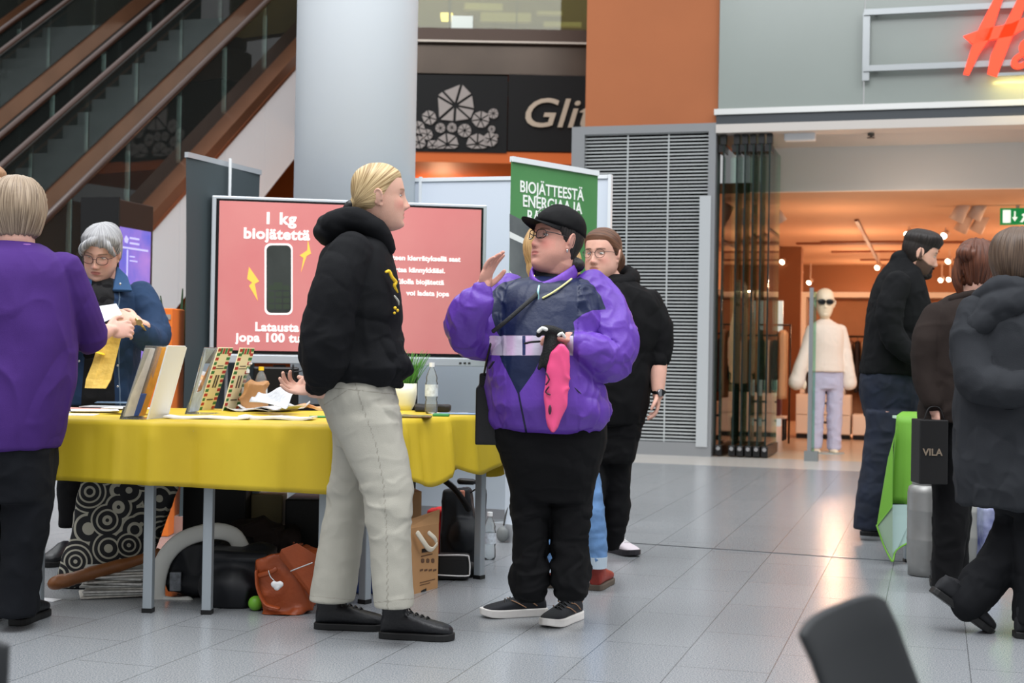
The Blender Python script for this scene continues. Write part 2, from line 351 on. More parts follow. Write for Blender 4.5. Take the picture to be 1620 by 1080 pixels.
for (a, b) in tr[:2]:
    p, q = G(*a, 2.90), G(*b, 2.90); d = Vector((-(q - p).y, (q - p).x, 0)).normalized() * .025
    mk('lighting_track', hexa([p - d, q - d, q + d, p + d] + [r + Vector((0, 0, .028)) for r in (p - d, q - d, q + d, p + d)]), mat('track', (96, 52, 30), .6), label='thin dark lighting track running along the shop ceiling, the ' + ('one left above the mannequin' if a[0] == 1208 else 'one further right'), cat='lighting track')
warm = (1, .60, .36)
spotm = mat('spot housing', (196, 176, 164), .5); bulb = mat('lamp face', (255, 235, 205), .5, emit=7)
def spotlight(px, py, D, tilt, lit, size=.085, L=.2, dirx=.5):
    p = W(px, py, D); t = empty('spotlight', p, None, 'spotlight'); top = Vector((p.x, p.y, 2.93))
    d = Vector((dirx, -.5 if lit else .2, -tilt)).normalized()
    mk('housing', [tube([p - d * L * .5, p + d * L * .5], [size * .8, size], 14, 1, cap=False)], spotm, t, smooth=True)
    if lit: mk('lamp_face', [tube([p + d * L * .5, p + d * (L * .5 + .01)], [size * .93, size * .9], 14, 1, cap=False)], bulb, t)
    if top.z - p.z > .02: mk('stem', [cyl(p, top, .012, 8)], spotm, t)
    return t
sps = [(1226, 338, 17.0, 'large grey spotlight nearest the stacked glass doors'), (1240, 412, 24, 'small lit spotlight at the upper end of the left ceiling track'), (1266, 432, 26.5, 'lit spotlight in the middle of the left ceiling track'), (1282, 445, 28, 'lit spotlight at the far end of the left ceiling track'),
       (1520, 333, 17.2, 'pale twin-head spotlight left of the front exit sign, left upper head'), (1548, 330, 17.2, 'pale spotlight left of the front exit sign, right upper head'), (1526, 352, 18.6, 'pale spotlight left of the front exit sign, left lower head'), (1551, 352, 18.6, 'pale spotlight left of the front exit sign, right lower head'),
       (1438, 368, 20, 'lit spotlight just above the crown of the bearded man'), (1496, 370, 20, 'bright lit spotlight right of the bearded man\'s head'), (1502, 411, 24, 'lit spotlight in front of the bearded man\'s face, upper'), (1490, 441, 27.5, 'small far lit spotlight, left of a close pair'), (1503, 440, 27.5, 'small far lit spotlight, right of a close pair'), (1390, 421, 25, 'lit spotlight left of the bearded man\'s neck')]
for i, (x, y, D, lb) in enumerate(sps):
    big = i in (0, 4, 5, 6, 7)
    t = spotlight(x, y, D, 1.0 if big else .35, not big, .09 if big else .048, .26 if big else .11, .6 if i == 0 else (-.3 if not big else -.5)); t['label'] = lb; t['group'] = 'spotlights under the shop ceiling'
def bulb_light(u, v, z, pw, r=.12, col=warm):
    l = bpy.data.lights.new('shop_lamp', 'POINT'); l.energy = pw; l.color = col; l.shadow_soft_size = r
    o = bpy.data.objects.new('shop_lamp', l); C.objects.link(o); o.location = (u, v, z)
for v in (18.2, 21.5, 25, 28):
    for u in (-1.2, 1.6, 4.8): bulb_light(u, v, 2.0, 27 if v < 19 else 44, .05)
bulb_light(-.2, 15.75, 2.3, 9, .05, (1, .8, .65))
# exit signs
green = mat('exit green', (0, 120, 60), .5, emit=.5); lit_white = mat('exit white', (225, 240, 232), .5, emit=.6)
def exit_sign(px, py, D, w_, h, lb):
    p = W(px, py, D); t = empty('exit_sign', p, lb, 'exit sign', 'green exit signs in the shop')
    mk('panel', box((p.x - w_ / 2, p.y, p.z - h / 2), (p.x + w_ / 2, p.y + .05, p.z + h / 2)), green, t)
    y = p.y - .004; X = lambda a: p.x + a * w_; Z = lambda a: p.z + a * h
    S = [poly([(X(-.42), y, Z(-.38)), (X(-.2), y, Z(-.38)), (X(-.2), y, Z(.38)), (X(-.42), y, Z(.38))], (0, .004, 0)),
         poly([(X(-.10), y, Z(.3)), (X(-.06), y, Z(.3)), (X(-.06), y, Z(-.05)), (X(0), y, Z(-.05)), (X(-.08), y, Z(-.3)), (X(-.16), y, Z(-.05)), (X(-.10), y, Z(-.05))], (0, .004, 0)),
         poly([(X(.12), y, Z(.12)), (X(.2), y, Z(.18)), (X(.3), y, Z(.16)), (X(.36), y, Z(0)), (X(.32), y, Z(-.02)), (X(.28), y, Z(.08)), (X(.26), y, Z(-.1)), (X(.36), y, Z(-.2)), (X(.33), y, Z(-.4)), (X(.28), y, Z(-.38)), (X(.29), y, Z(-.24)), (X(.2), y, Z(-.16)), (X(.14), y, Z(-.36)), (X(.06), y, Z(-.34)), (X(.1), y, Z(-.28)), (X(.17), y, Z(0)), (X(.12), y, Z(.04))], (0, .004, 0))]
    mk('pictogram', S + [cyl((X(.27), y, Z(.28)), (X(.27), y + .004, Z(.28)), h * .09, 12)], lit_white, t)
    mk('hanger', box((p.x - .02, p.y + .01, p.z + h / 2), (p.x + .02, p.y + .04, 2.93)), spotm, t)
exit_sign(1610, 342, 17.0, .40, .20, 'green running-man exit sign hanging at the front right of the shop')
exit_sign(1590, 389, 25, .56, .30, 'smaller green exit sign deeper in the shop above the brown-haired heads')
# --- stacked sliding glass doors, pole, detector
gl = glass('door glass', (206, 236, 222), .05, .02, 1.2); edge = mat('glass edge', (16, 34, 30), .2)
base_u = WV(1137, 700, 15.0).x
for i in range(6):
    x0 = WV(1137 + i * 13 + (8 if i else 0), 700, 15.05).x
    d = empty('glass_door', (x0, 15.05, 0), ['frameless glass door leaf nearest the louvred bay in the parked stack', 'second parked glass door leaf from the louvred bay', 'third parked glass door leaf from the louvred bay', 'fourth parked glass door leaf from the louvred bay', 'fifth parked glass door leaf from the louvred bay', 'parked glass door leaf nearest the open entrance'][i], 'glass door', 'glass door leaves parked at the shop entrance')
    mk('pane', box((x0, 15.06, .1), (x0 + .012, 16.05, 3.3)), gl, d)
    mk('edge', box((x0 - .004, 15.04, .1), (x0 + .014, 15.06, 3.3)), edge, d)
    mk('shoe', box((x0 - .035, 15.02, .012), (x0 + .035, 16.0, .12)), black, d, bevel=.005)
    mk('lock', [cyl((x0, 15.0, .09), (x0, 15.02, .09), .022, 12)], chrome, d)
    mk('hanger', [box((x0 - .03, 15.03, 3.3), (x0 + .03, 15.13, 3.40)), box((x0 - .05, 15.05, 3.22), (x0 + .02, 15.3, 3.3))], black, d)
p = WV(1280, 729, 14.9)
ps = empty('glass_gate', (p.x, 14.9, 0), 'slim steel edged glass gate leaf standing open before the mannequin', 'gate')
mk('post', box((p.x - .02, 14.88, 0), (p.x + .02, 14.92, 1.78), ), steel, ps); mk('foot', box((p.x - .05, 14.86, 0), (p.x + .09, 14.98, .1)), mat('grey foot', (120, 124, 124), .5), ps)
mk('pane', box((p.x + .022, 14.895, .1), (p.x + .05, 14.905, 1.74)), gl, ps)
q = W(1265, 208, 14.9); mk('door_sensor', box((q.x - .16, q.y, 3.34), (q.x + .16, q.y + .12, 3.43)), mat('sensor white', (228, 232, 236), .5), bevel=.01, label='white sensor box under the lintel of the shop entrance', cat='sensor')
q = G(1378, 212, 3.40); mk('sprinkler', [cyl((q.x, q.y, 3.36), (q.x, q.y, 3.409), .012), cyl((q.x, q.y, 3.355), (q.x, q.y, 3.365), .04), cyl((q.x, q.y, 3.38), (q.x, q.y, 3.409), .035)], mat('sprinkler metal', (90, 84, 78), .5), label='small sprinkler head in the entrance soffit', cat='sprinkler')
# --- far facade above the partition: balustrade, bands, jewellery sign board
DF = 20.0
struct('wall_far', facing(560, -160, 1100, 45, 21.8, .2), mat('olive wall', (120, 105, 60), .5, var=.35, vscale=.6))
struct('trim_1', [facing(560, 45, 960, 64, DF - .1, .5), facing(560, 67, 960, 70, DF - .05, .5)], mat('dark bronze band', (62, 48, 40), .35, .5))
struct('trim_2', facing(560, 70, 960, 117, DF, .5), mat('slate bronze band', (66, 56, 48), .28, .6, var=.3, vscale=.7))
struct('trim_3', facing(560, 64, 960, 67, DF - .12, .1), mat('thin pale line', (170, 160, 150), .4, .5))
fg = glass('balustrade glass', (190, 190, 150), .10)
struct('window_1', facing(560, -60, 960, 45, DF + .1, .02), fg)
for x, w_, lb in ((710, 4, 'thicker dark upright behind the upper balustrade glass, near the notice'), (817, 2, 'thin dark upright behind the upper balustrade glass')): mk('balustrade_post', facing(x, -60, x + w_, 45, DF + .14, .04), dark, label=lb, cat='post').name = 'balustrade_upright'
mk('notice', facing(714, 25, 748, 50, DF + .02, .02), mat('notice white', (205, 212, 206), .6, emit=.15), label='small white notice on the upper glass balustrade', cat='notice')
mk('glow_panel', facing(697, 20, 716, 27, DF + 1, .3), mat('lamp warm', (255, 236, 190), .5, emit=4), label='lit rectangular lamp behind the upper balustrade', cat='lamp')
for x, y, w_, h in ((765, 10, 60, 10), (800, 27, 80, 14), (890, 38, 60, 7), (870, 20, 40, 5)):  # pale emissive panels placed behind the balustrade glass
    mk('glow_panel', facing(x - w_ / 2, y - h / 2, x + w_ / 2, y + h / 2, DF + 1.5, .1), mat('dim panel', (190, 185, 160), .5, emit=.35), label='dim pale glowing panel behind the upper balustrade glass', cat='lamp', group='pale glowing panels behind the upper balustrade')
sb = empty('sign_board', W(560, 240, DF), 'black sign board with pale crystal ornaments and Glitter lettering', 'sign')
bmat = mat('board black', (9, 9, 10), .5, spec=.25)
mk('panel', facing(560, 118, 802.5, 240, DF, .3), bmat, sb); mk('panel', facing(804, 118, 990, 240, DF, .3), bmat, sb)
orn = []
def shard(cx, cy, vs):
    n = len(vs)
    for i in range(n):
        t = [(cx, cy), vs[i], vs[(i + 1) % n]]; gx, gy = sum(a for a, _ in t) / 3, sum(b for _, b in t) / 3
        t = [(gx + (a - gx) * .76, gy + (b - gy) * .76) for a, b in t]; t = [(a, min(b, 746)) for a, b in t]
        ar = abs((t[1][0] - t[0][0]) * (t[2][1] - t[0][1]) - (t[2][0] - t[0][0]) * (t[1][1] - t[0][1]))
        if ar > 20: orn.append(poly([W(640 + a / 3.176, b / 3.176, DF - .03) for a, b in t], tuple(Fv * .025)))
shard(255, 530, [(185, 455), (290, 412), (345, 470), (357, 550), (335, 602), (250, 614), (168, 606), (160, 475)])
def disc(cx, cy, r, k, a0=.3): shard(cx, cy, [(cx + r * math.cos(a0 + 2 * PI * i / k) * (1 + .12 * math.sin(i * 2.3)), cy + r * math.sin(a0 + 2 * PI * i / k)) for i in range(k)])
for a in ((125, 590, 42, 6), (180, 642, 28, 8), (238, 640, 27, 9), (302, 655, 38, 8), (383, 600, 48, 7), (446, 570, 29, 8), (438, 648, 20, 7), (461, 683, 13, 5), (70, 640, 38, 6), (115, 675, 32, 6), (215, 725, 62, 7, .1), (365, 722, 58, 7), (432, 700, 42, 6), (72, 715, 40, 6), (140, 730, 34, 5)): disc(*a)
mk('ornament', orn, mat('ornament grey', (150, 142, 138), .6), sb)
gq = W(822, 200, DF - .03); text('lettering', 'Glitter', .58, mat('letter champagne', (168, 152, 134), .4, .2), gq, Rv, (0, 0, 1), sb, .004, .02, sx=1.15, shear=.25)
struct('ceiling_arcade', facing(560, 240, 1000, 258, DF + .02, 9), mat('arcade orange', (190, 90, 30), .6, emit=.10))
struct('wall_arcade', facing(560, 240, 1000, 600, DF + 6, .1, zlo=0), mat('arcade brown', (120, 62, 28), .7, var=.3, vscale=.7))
mk('downlight', [facing(740, 255, 757, 258.5, DF + .2, .4)], mat('lamp face', ()), label='round lit downlight under the black sign board', cat='downlight')
bulb_light(W(700, 300, DF + 2).x, W(700, 300, DF + 2).y, 3.2, 60)
rs = empty('shop_display', W(700, 285, DF + 2), 'pale box display with red letters seen over the white partition', 'display')
mk('box', facing(668, 272, 724, 330, DF + 2, .4, zlo=0), mat('display tan', (150, 105, 78), .6), rs)
text('lettering', 'SALE', .22, mat('sale red', (255, 30, 20), .5, emit=.8), W(681, 281, DF + 1.98), Rv, (0, 0, 1), rs, .008, .01)
# --- big white round column
cc = W(556.5, 540, 9.2); cyl_m = mat('column white', (214, 220, 225), .5)
mk('column', [cyl((cc.x, cc.y, 0), (cc.x, cc.y, 8), .39, 64)], cyl_m, smooth=False, label='thick round white column behind the screen', cat='column')
bpy.data.objects['column'].data.polygons.foreach_set('use_smooth', [len(p.vertices) == 4 for p in bpy.data.objects['column'].data.polygons])
# --- escalators (run away from the camera, rising to the upper floor)
SL, ZC = .70, -7.54
esc_glass = glass('escalator glass', (188, 200, 194), .03)
tread = mat('step grey', (176, 186, 186), .6, .0, var=.1, vscale=3); rub = mat('handrail', (50, 30, 22), .28, .2)
def zd(v): return ZC + SL * v
V0, V1 = 11.0, 20.5
def slopebox(u0, u1, v0, v1, lo, hi):
    return hexa([(u0, v0, zd(v0) + lo), (u1, v0, zd(v0) + lo), (u1, v1, zd(v1) + lo), (u0, v1, zd(v1) + lo), (u0, v0, zd(v0) + hi), (u1, v0, zd(v0) + hi), (u1, v1, zd(v1) + hi), (u0, v1, zd(v1) + hi)])
def escalator(name_lab, ur, ul, wr, wl, outer=False):
    e_ = empty('escalator', ((ur + ul) / 2, V0, 0), name_lab, 'escalator')
    mk('deck', slopebox(ur - wr, ur, V0, V1, -.16, .0), bronze, e_)
    mk('deck', slopebox(ur - wr - .02, ur + .01, V0, V1, -.21, -.16), mat('bronze lip', (150, 96, 66), .3, .8), e_)
    if wl: mk('deck', slopebox(ul, ul + wl, V0, V1, -.16, .16), bronze, e_)
    mk('skirt', [slopebox(ur - wr - .015, ur - wr, V0, V1, -.7, -.1), slopebox(ul + wl, ul + wl + .015, V0, V1, -.7, -.1)], dark, e_)
    for u in (ur - wr + .04, ul + wl - .04):
        vs = np.arange(V0, V1, 1.13)
        for a in vs: mk('glass_panel', slopebox(u - .006, u + .006, a + .006, min(a + 1.12, V1), 0, .93), esc_glass, e_)
        mk('handrail', [tube([(u, v, zd(v) + .95) for v in np.linspace(V0, V1, 6)], [(.045, .04)] * 6, 12, 2)], rub, e_, smooth=True)
    st = 0; v = V0
    a, b = ul + wl + .02, ur - wr - .02
    while v < V1 - .35:
        z = zd(v) - .16
        mk('step', [box((a, v, z - .02), (b, v + .36, z)), box((a, v, z - .25), (b, v + .02, z - .02))], tread, e_); v += .34; st += 1
    mk('truss', slopebox(ul + .02, ur - .02, V0 + 1.2, V1, -1.4, -.72), dark, e_)
    if outer:
        mk('cladding', hexa([(ur - .06, V0, 0), (ur - .01, V0, 0), (ur - .01, 12.9, 0), (ur - .06, 12.9, 0), (ur - .06, V0, .0), (ur - .01, V0, .0), (ur - .01, 12.9, zd(12.9) - .16), (ur - .06, 12.9, zd(12.9) - .16)]), mat('cladding white', (226, 226, 228), .5, .0), e_)
        for k_ in range(7):
            a_ = 12.9 + k_ * 1.1; b_ = a_ + 1.092
            mk('cladding', hexa([(ur - .06, a_, max(0, zd(a_) - 1.48)), (ur - .01, a_, max(0, zd(a_) - 1.48)), (ur - .01, b_, max(0, zd(b_) - 1.48)), (ur - .06, b_, max(0, zd(b_) - 1.48)), (ur - .06, a_, zd(a_) - .16), (ur - .01, a_, zd(a_) - .16), (ur - .01, b_, zd(b_) - .16), (ur - .06, b_, zd(b_) - .16)]), mat('cladding white', ()), e_)
    return e_
escalator('escalator nearest the white column, white clad side and bronze balustrade', -8.65, -10.45, .3, .28, True)
escalator('middle escalator with bronze deck left of the near one', -10.47, -12.6, .28, .28)
escalator('farthest escalator at the upper left, mostly dark', -12.62, -14.75, .28, .28)
# surroundings of the escalators
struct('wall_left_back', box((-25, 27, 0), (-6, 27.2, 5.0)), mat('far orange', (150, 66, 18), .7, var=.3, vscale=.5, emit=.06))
struct('wall_left_upper', box((-25, 27, 5.6), (-6, 27.2, 14)), mat('far olive', (78, 66, 34), .6, var=.6, vscale=.7, emit=.05))  # olive colour and faint emission stand in for light on the upper level
struct('ceiling_left', box((-25, 20.9, 5.0), (-6.2, 27, 5.6)), mat('far dark', (22, 19, 17), .6))
struct('wall_left', box((-25, 4, 0), (-24.8, 27, 14)), mat('far dark', ()))
struct('ceiling_left_upper', box((-25, 20.0, 9.6), (-6.2, 27, 9.8)), mat('far dark', ()))
struct('wall_right', box((4.3, FV, 0), (12, FV + .3, 8)), mat('bulkhead white', ()))
for x, y in ((30, 10), (115, 20), (290, 12), (360, 20), (420, 30), (120, 8)):  # emissive panels standing in for lamp reflections in the glass
    q = WV(x, y, 26.5); mk('glow_panel', box((q.x - .35, q.y, q.z - .12), (q.x + .35, q.y + .1, q.z)), mat('glint gold', (230, 205, 120), .5, emit=.8), label='dim golden panel far behind the escalators, standing in for a glass reflection', cat='lamp', group='golden panels imitating reflections in the escalator glass')
q = WU(150, 330, -14.9)
# no ceiling lamps over the atrium walk; the gold panels imitate their glints
# ================================================================== PEOPLE: tools
HR = [(-.130, .020, .030, .030), (-.124, .034, .060, .040), (-.116, .043, .077, .046), (-.106, .049, .084, .050), (-.094, .055, .0855, .055), (-.080, .060, .086, .060), (-.068, .0635, .0870, .066),
      (-.052, .067, .0875, .074), (-.036, .070, .0875, .082), (-.018, .0725, .0870, .090), (0, .0735, .0865, .096), (.024, .0745, .0900, .099), (.05, .0735, .0870, .098),
      (.072, .069, .079, .092), (.090, .059, .065, .080), (.104, .044, .046, .062), (.113, .026, .026, .040), (.117, .010, .008, .020)]
def head_grid(n=72, k=4):
    rows = [(0, (b - f) / 2, z, w_, (f + b) / 2) for z, w_, f, b in HR]; return loft(rows, n, 2.25, k)
_HV, _HF = head_grid()
_m = to_mesh('h', _HV, _HF); _b = bmesh.new(); _b.from_mesh(_m); bmesh.ops.recalc_face_normals(_b, faces=_b.faces); _b.normal_update()
_HN = np.array([tuple(v.normal) for v in _b.verts]); _b.free(); bpy.data.meshes.remove(_m)
def gs(x, c, s): return np.exp(-((x - c) / s) ** 2)
def face(nose=1, lips=1, heavy=0, chin=1, beard=0):
    V = _HV.copy(); x, y, z = V.T; ax = np.abs(x); front = np.clip((-y - .03) / .03, 0, 1)
    N = np.interp(z, [-.056, -.050, -.044, -.037, -.028, -.012, .004, .016, .03], [0, .008, .020, .0265, .0235, .0155, .0085, .004, 0]) * nose
    sg_ = np.interp(z, [-.05, -.038, -.02, .01], [.0135, .0125, .009, .0085])
    d = N * np.exp(-(x / sg_) ** 2)
    d += .006 * nose * gs(z, -.042, .007) * (gs(ax, .012, .006))
    d += .0035 * gs(z, .024, .008) * gs(ax, .026, .02) - .011 * gs(z, .002, .0125) * gs(ax, .030, .0150)
    d += .0025 * gs(z, .0085, .004) * gs(ax, .031, .012)
    d += .0045 * lips * gs(z, -.0635, .005) * gs(x, 0, .018) + .005 * lips * gs(z, -.0765, .006) * gs(x, 0, .017) - .0035 * gs(z, -.0700, .0028) * gs(x, 0, .022)
    d += .006 * chin * gs(z, -.106, .012) * gs(x, 0, .018) - .003 * gs(z, -.089, .006) * gs(x, 0, .02)
    d += .004 * gs(z, -.03, .018) * gs(ax, .044, .018)
    V[:, 1] -= d * front
    if heavy:
        k = heavy * gs(z, -.075, .045) ; V[:, 0] *= 1 + .14 * k; V[:, 1] -= 0.004 * k * front
        V[:, 2] -= .008 * heavy * gs(z, -.125, .02)
    return V, _HF
def xf(M, vf):
    V, F = vf; M = np.array(M); return V @ M[:3, :3].T + M[:3, 3], F
class Person:
    def __init__(s, label, px0, D0, group=None, name='person', cat='person'):
        s.D = D0; g = W(px0, 900, D0); g.z = 0; s.O = g
        s.root = empty(name, g, label, cat, group, rz=YAW); s.core = []; s.skin_parts = []
        s.Ri = Matrix.Rotation(-YAW, 3, 'Z')
    def loc(s, p): return s.Ri @ (p - s.O)
    def J(s, px, py, dy=0.0): return s.loc(W(px, py, s.D + dy))
    def gnd(s, px, py): q = s.loc(G(px, py)); q.z = 0; return q
    def sil(s, rows, n=32, ex=2.3, k=3, core=.8, shift=0):
        out = []
        for r in rows:
            py, l, rr, dy, ry = r; a, b = s.J(l, py, dy), s.J(rr, py, dy); out.append(((a.x + b.x) / 2, (a.y + b.y) / 2 + shift, (a.z + b.z) / 2, abs(b.x - a.x) / 2, ry))
        out.sort(key=lambda q: q[2])
        if core: s.core.append(loft([(a, b, c, d * core, e * core) for a, b, c, d, e in out], 20, 2.2, 2))
        return loft(out, n, ex, k)
    def tube(s, pts, n=20, core=.75, k=4):
        P_ = [s.J(*p[:3]) for p in pts]; R = [p[3] for p in pts]
        if core: s.core.append(tube(P_, [r * core for r in R], 12, 2))
        return tube(P_, R, n, k)
    def head(s, px, py, dy=0, yaw=0, pitch=0, roll=0, size=1.0, neck=None, neck_r=.055, **kw):
        R = Matrix.Rotation(math.radians(yaw), 4, 'Z') @ Matrix.Rotation(math.radians(pitch), 4, 'X') @ Matrix.Rotation(math.radians(roll), 4, 'Y')
        s.H = Matrix.Translation(s.J(px, py, dy)) @ R @ Matrix.Scale(size, 4); s.size = size
        parts = [xf(s.H, face(**kw))]
        for sx in (-1, 1):
            rot = Euler((0, sx * .12, sx * .42)).to_matrix(); e_ = ell((sx * .0765, .014, -.010), (.0085, .018, .031), rot, 20, 14)
            rim = [Vector((sx * .080, .014, -.010)) + rot @ Vector((sx * .002, .0165 * math.cos(a), .028 * math.sin(a) + .002)) for a in np.linspace(-.9, 3.6, 12)]
            parts += [xf(s.H, e_), xf(s.H, tube(rim, [.0042] * 12, 8, 1)), xf(s.H, ell((sx * .079, .004, -.036), (.005, .007, .009)))]
        if neck:
            nb = [s.H @ Vector((0, .018, -.055)), s.H @ Vector((0, .012, -.10))] + [s.J(*p) for p in neck]
            parts.append(tube(nb, [neck_r * .95] + [neck_r] * (len(nb) - 2) + [neck_r * 1.15], 24, 4))
        s.skin_parts += parts
    def body(s, skin, voxel=.0035, lip=(176, 100, 96), brow=(110, 80, 60), blush=.35, beard=None, tone=None, name='body', smooth=2, extra_masks=()):
        V, F, N = fuse(s.core + s.skin_parts, voxel, smooth)
        Hi = np.array(s.H.inverted()); L = V @ Hi[:3, :3].T + Hi[:3, 3]; x, y, z = L.T; ax = np.abs(x); fr = (y < -.045) & (np.abs(z) < .13)
        lipa = np.where(fr, (1 - np.sqrt((x / .0235) ** 2 + ((z + .0705) / np.where(z > -.0705, .0085, .0095)) ** 2)) * .008, -1)
        dx = ax - .032; br = np.where(fr, np.minimum(.0032 - np.abs(z - (.0235 - 6 * dx * dx)), .019 - np.abs(dx)), -1)
        la = np.where(fr, np.minimum(.0013 - np.abs(z - (.0068 - 22 * dx * dx)), .0145 - np.abs(dx)), -1)
        mo = np.where(fr, np.minimum(.0009 - np.abs(z + .0700 + .9 * x * x), .022 - ax), -1)
        no = np.where(fr, .0034 - np.sqrt((ax - .0062) ** 2 + ((z + .0495) * 1.6) ** 2), -1)
        bl = np.where(fr, np.maximum(gs(z, -.032, .022) * gs(ax, .045, .020), gs(z, -.038, .012) * gs(ax, 0, .012)) - .5, -1)
        atts = dict(m_lip=lipa, m_brow=br, m_lash=la, m_mouth=mo, m_blush=bl * .002, m_nos=no)
        masks = [('m_blush', (222, 128, 118), (blush, 1.2)), ('m_lip', lip, (.75, 1.2)), ('m_mouth', (96, 48, 44), (.8, 1)), ('m_nos', (110, 60, 50), (.6, 1.5)), ('m_brow', brow, (.7, 1.6)), ('m_lash', (50, 36, 32), (.85, 1))]
        if beard:
            jaw = np.where((np.abs(z) < .14) & (y < .02), np.minimum(np.interp(y, [-.10, -.05, 0, .02], [-.048, -.050, -.03, .03]) - z, .02 - y), -1)
            jaw = np.minimum(jaw, np.sqrt((x / .024) ** 2 + ((z + .072) / .008) ** 2) * .008 - .008)
            jaw = np.where(z < -.14, -1, jaw); atts['m_beard'] = np.clip(jaw, -.01, .01); masks.insert(1, ('m_beard', beard, (.9, 5)))
        m = mask_mat('skin ' + tone, skin, masks, rough=.55, var=.05, vscale=30, bump=.12, bscale=300, spec=.35)
        m.node_tree.nodes['Principled BSDF'].inputs['Subsurface Weight'].default_value = .12; m.node_tree.nodes['Principled BSDF'].inputs['Subsurface Radius'].default_value = (.012, .005, .003)
        o = mk(name, (V, F), m, s.root, smooth=True, atts=atts, local=True, fix=False); return o
    def eyes(s, iris=(80, 100, 110), open_=.0062, look=(0, 0)):
        ms = [mat('eye white', (225, 220, 214), .25), mat('iris %d' % iris[0], iris, .2), mat('pupil', (8, 8, 8), .1)]
        for sx in (-1, 1):
            V, F = ell((0, 0, 0), (1, 1, 1), None, 24, 18); V = np.stack([V[:, 0], V[:, 2], V[:, 1]], 1)      # pole along -y
            cc = [sum(V[i][1] for i in f) / len(f) for f in F]
            off = Matrix.Rotation(look[0], 3, 'Z') @ Matrix.Rotation(look[1], 3, 'X'); Vn = V.copy() @ np.array(off).T
            Vn = Vn * A(.0125, .0115, open_) + A(sx * .0305, -.0685, .001)
            o = mk('eye', xf(s.H, (Vn, F)), ms, s.root, smooth=True, local=True)
            for p, c in zip(o.data.polygons, cc): p.material_index = 2 if c < -.965 else (1 if c < -.86 else 0)
    def hair(s, th, m, extra=(), voxel=.004, amp=.0015, tie=None, name='hair', smooth=2, freq=260):
        x, y, z = _HV.T; t = th(x, y, z); V = _HV + _HN * t[:, None]
        V, F, N = fuse([xf(s.H, (V, _HF))] + list(extra), voxel, smooth)
        Hi = np.array(s.H.inverted()); L = V @ Hi[:3, :3].T + Hi[:3, 3]
        if tie is not None:
            d = L - A(*tie); sa = np.arctan2(d[:, 2] + .6 * d[:, 1], d[:, 0] * np.sign(d[:, 0] + 1e-9)) * .07; sb = np.linalg.norm(d, axis=1)
            sa = np.arctan2(d[:, 2], -d[:, 1]) * .07
        else: sa = np.arctan2(L[:, 0], L[:, 1] - .01) * .08; sb = L[:, 2]
        V = V + N * (amp * (vnoise(np.stack([sa * freq + 50, sb * 12 + 9, sb * 0 + 3], 1)) - .5) * 2)[:, None]
        return mk(name, (V, F), m, s.root, smooth=True, atts=dict(sa=sa, sb=sb), local=True, fix=False)
    def garment(s, name, parts, m, voxel=.007, smooth=4, amp=.006, scale=9, stretch=(1, 1, 1), mod=None, atts=None, label=None):
        V, F, N = fuse(parts, voxel, smooth); Q = V * A(*stretch) * scale; r = .55 * ridged(Q + 31) + .75 * np.abs(2 * vnoise(Q * 1.3 + 5 + 1.2 * vnoise(Q * .8 + 3)[:, None]) - 1) ** .7 - .45
        fine = ridged(Q * 2.1 + 7) - .35
        a = amp * (np.ones(len(V)) if mod is None else mod(V)); V2 = V + N * (1.35 * a * (r + .4 * fine))[:, None]
        at = atts(V, N) if atts else None
        o = mk(name, (V2, F), m, s.root, smooth=True, atts=at, local=True, fix=False)
        if label: o['label'] = label
        return o
    def pix(s, V):
        """where points of a garment sit in front view (for its printed pattern)"""
        Rm = np.array(ROT); Rz = np.array(Matrix.Rotation(YAW, 3, 'Z')); w_ = V @ Rz.T + np.array(s.O) - A(0, 0, CAMZ); c = w_ @ Rm
        return 810 + FPX * c[:, 0] / -c[:, 2], 540 - FPX * c[:, 1] / -c[:, 2]
    def part(s, name, parts, m, **k): return mk(name, parts, m, s.root, local=True, **k)
    def hand(s, wrist, d, n, right=True, curl=(.3, .35, .4, .45), thumb=.3, size=1.0, spread=.05, add=True):
        w_ = Vector(wrist); d = Vector(d).normalized(); n = Vector(n); n = (n - d * n.dot(d)).normalized(); t = d.cross(n) if right else n.cross(d); z = size
        M = np.array(Matrix((d, t, n)).transposed()); out = [ell(w_ + d * .052 * z, (.050 * z, .040 * z, .0145 * z), M, 20, 14), ell(w_ + d * .03 * z + t * .018 * z - n * -.004, (.033 * z, .020 * z, .016 * z), M)]
        out.append(tube([w_ - d * .04, w_ + d * .02 * z], [(.022, .028)] * 2, 14, 3, up=tuple(n)))
        for i in range(4):
            b = w_ + d * (.088 - .004 * abs(i - 1)) * z + t * (.0295 - .0195 * i) * z; L_ = (.070, .079, .074, .058)[i] * z; r = (.0088, .009, .0086, .0076)[i] * z
            dd = (d + t * spread * (1.5 - i)).normalized(); pts = [w_ + d * .05 * z + t * (.02 - .0135 * i) * z, b]; rr = [r * 1.05, r * 1.06]; a = 0
            for f, q in ((.45, 1), (.3, 1.1), (.25, .7)):
                a += curl[i] * q; pts.append(pts[-1] + (dd * math.cos(a) + n * math.sin(a)) * L_ * f); rr.append(r * (1.0 if f > .4 else .93 if f > .28 else .8))
            out.append(tube(pts, rr, 12, 3))
        dt = (d * .75 + t * .75 + n * .25).normalized(); d2 = (d * .95 + t * (.35 - thumb) + n * (.15 + thumb)).normalized()
        p0 = w_ + d * .015 * z + t * .022 * z; p1 = p0 + dt * .042 * z; p2 = p1 + (dt + d2).normalized() * .032 * z; p3 = p2 + d2 * .026 * z
        out.append(tube([p0, p1, p2, p3], [.0135 * z, .0115 * z, .0105 * z, .0085 * z], 12, 3))
        if add: s.skin_parts += out
        return out
    def forearm(s, pts): s.skin_parts.append(tube([s.J(*p[:3]) for p in pts], [p[3] for p in pts], 18, 4))
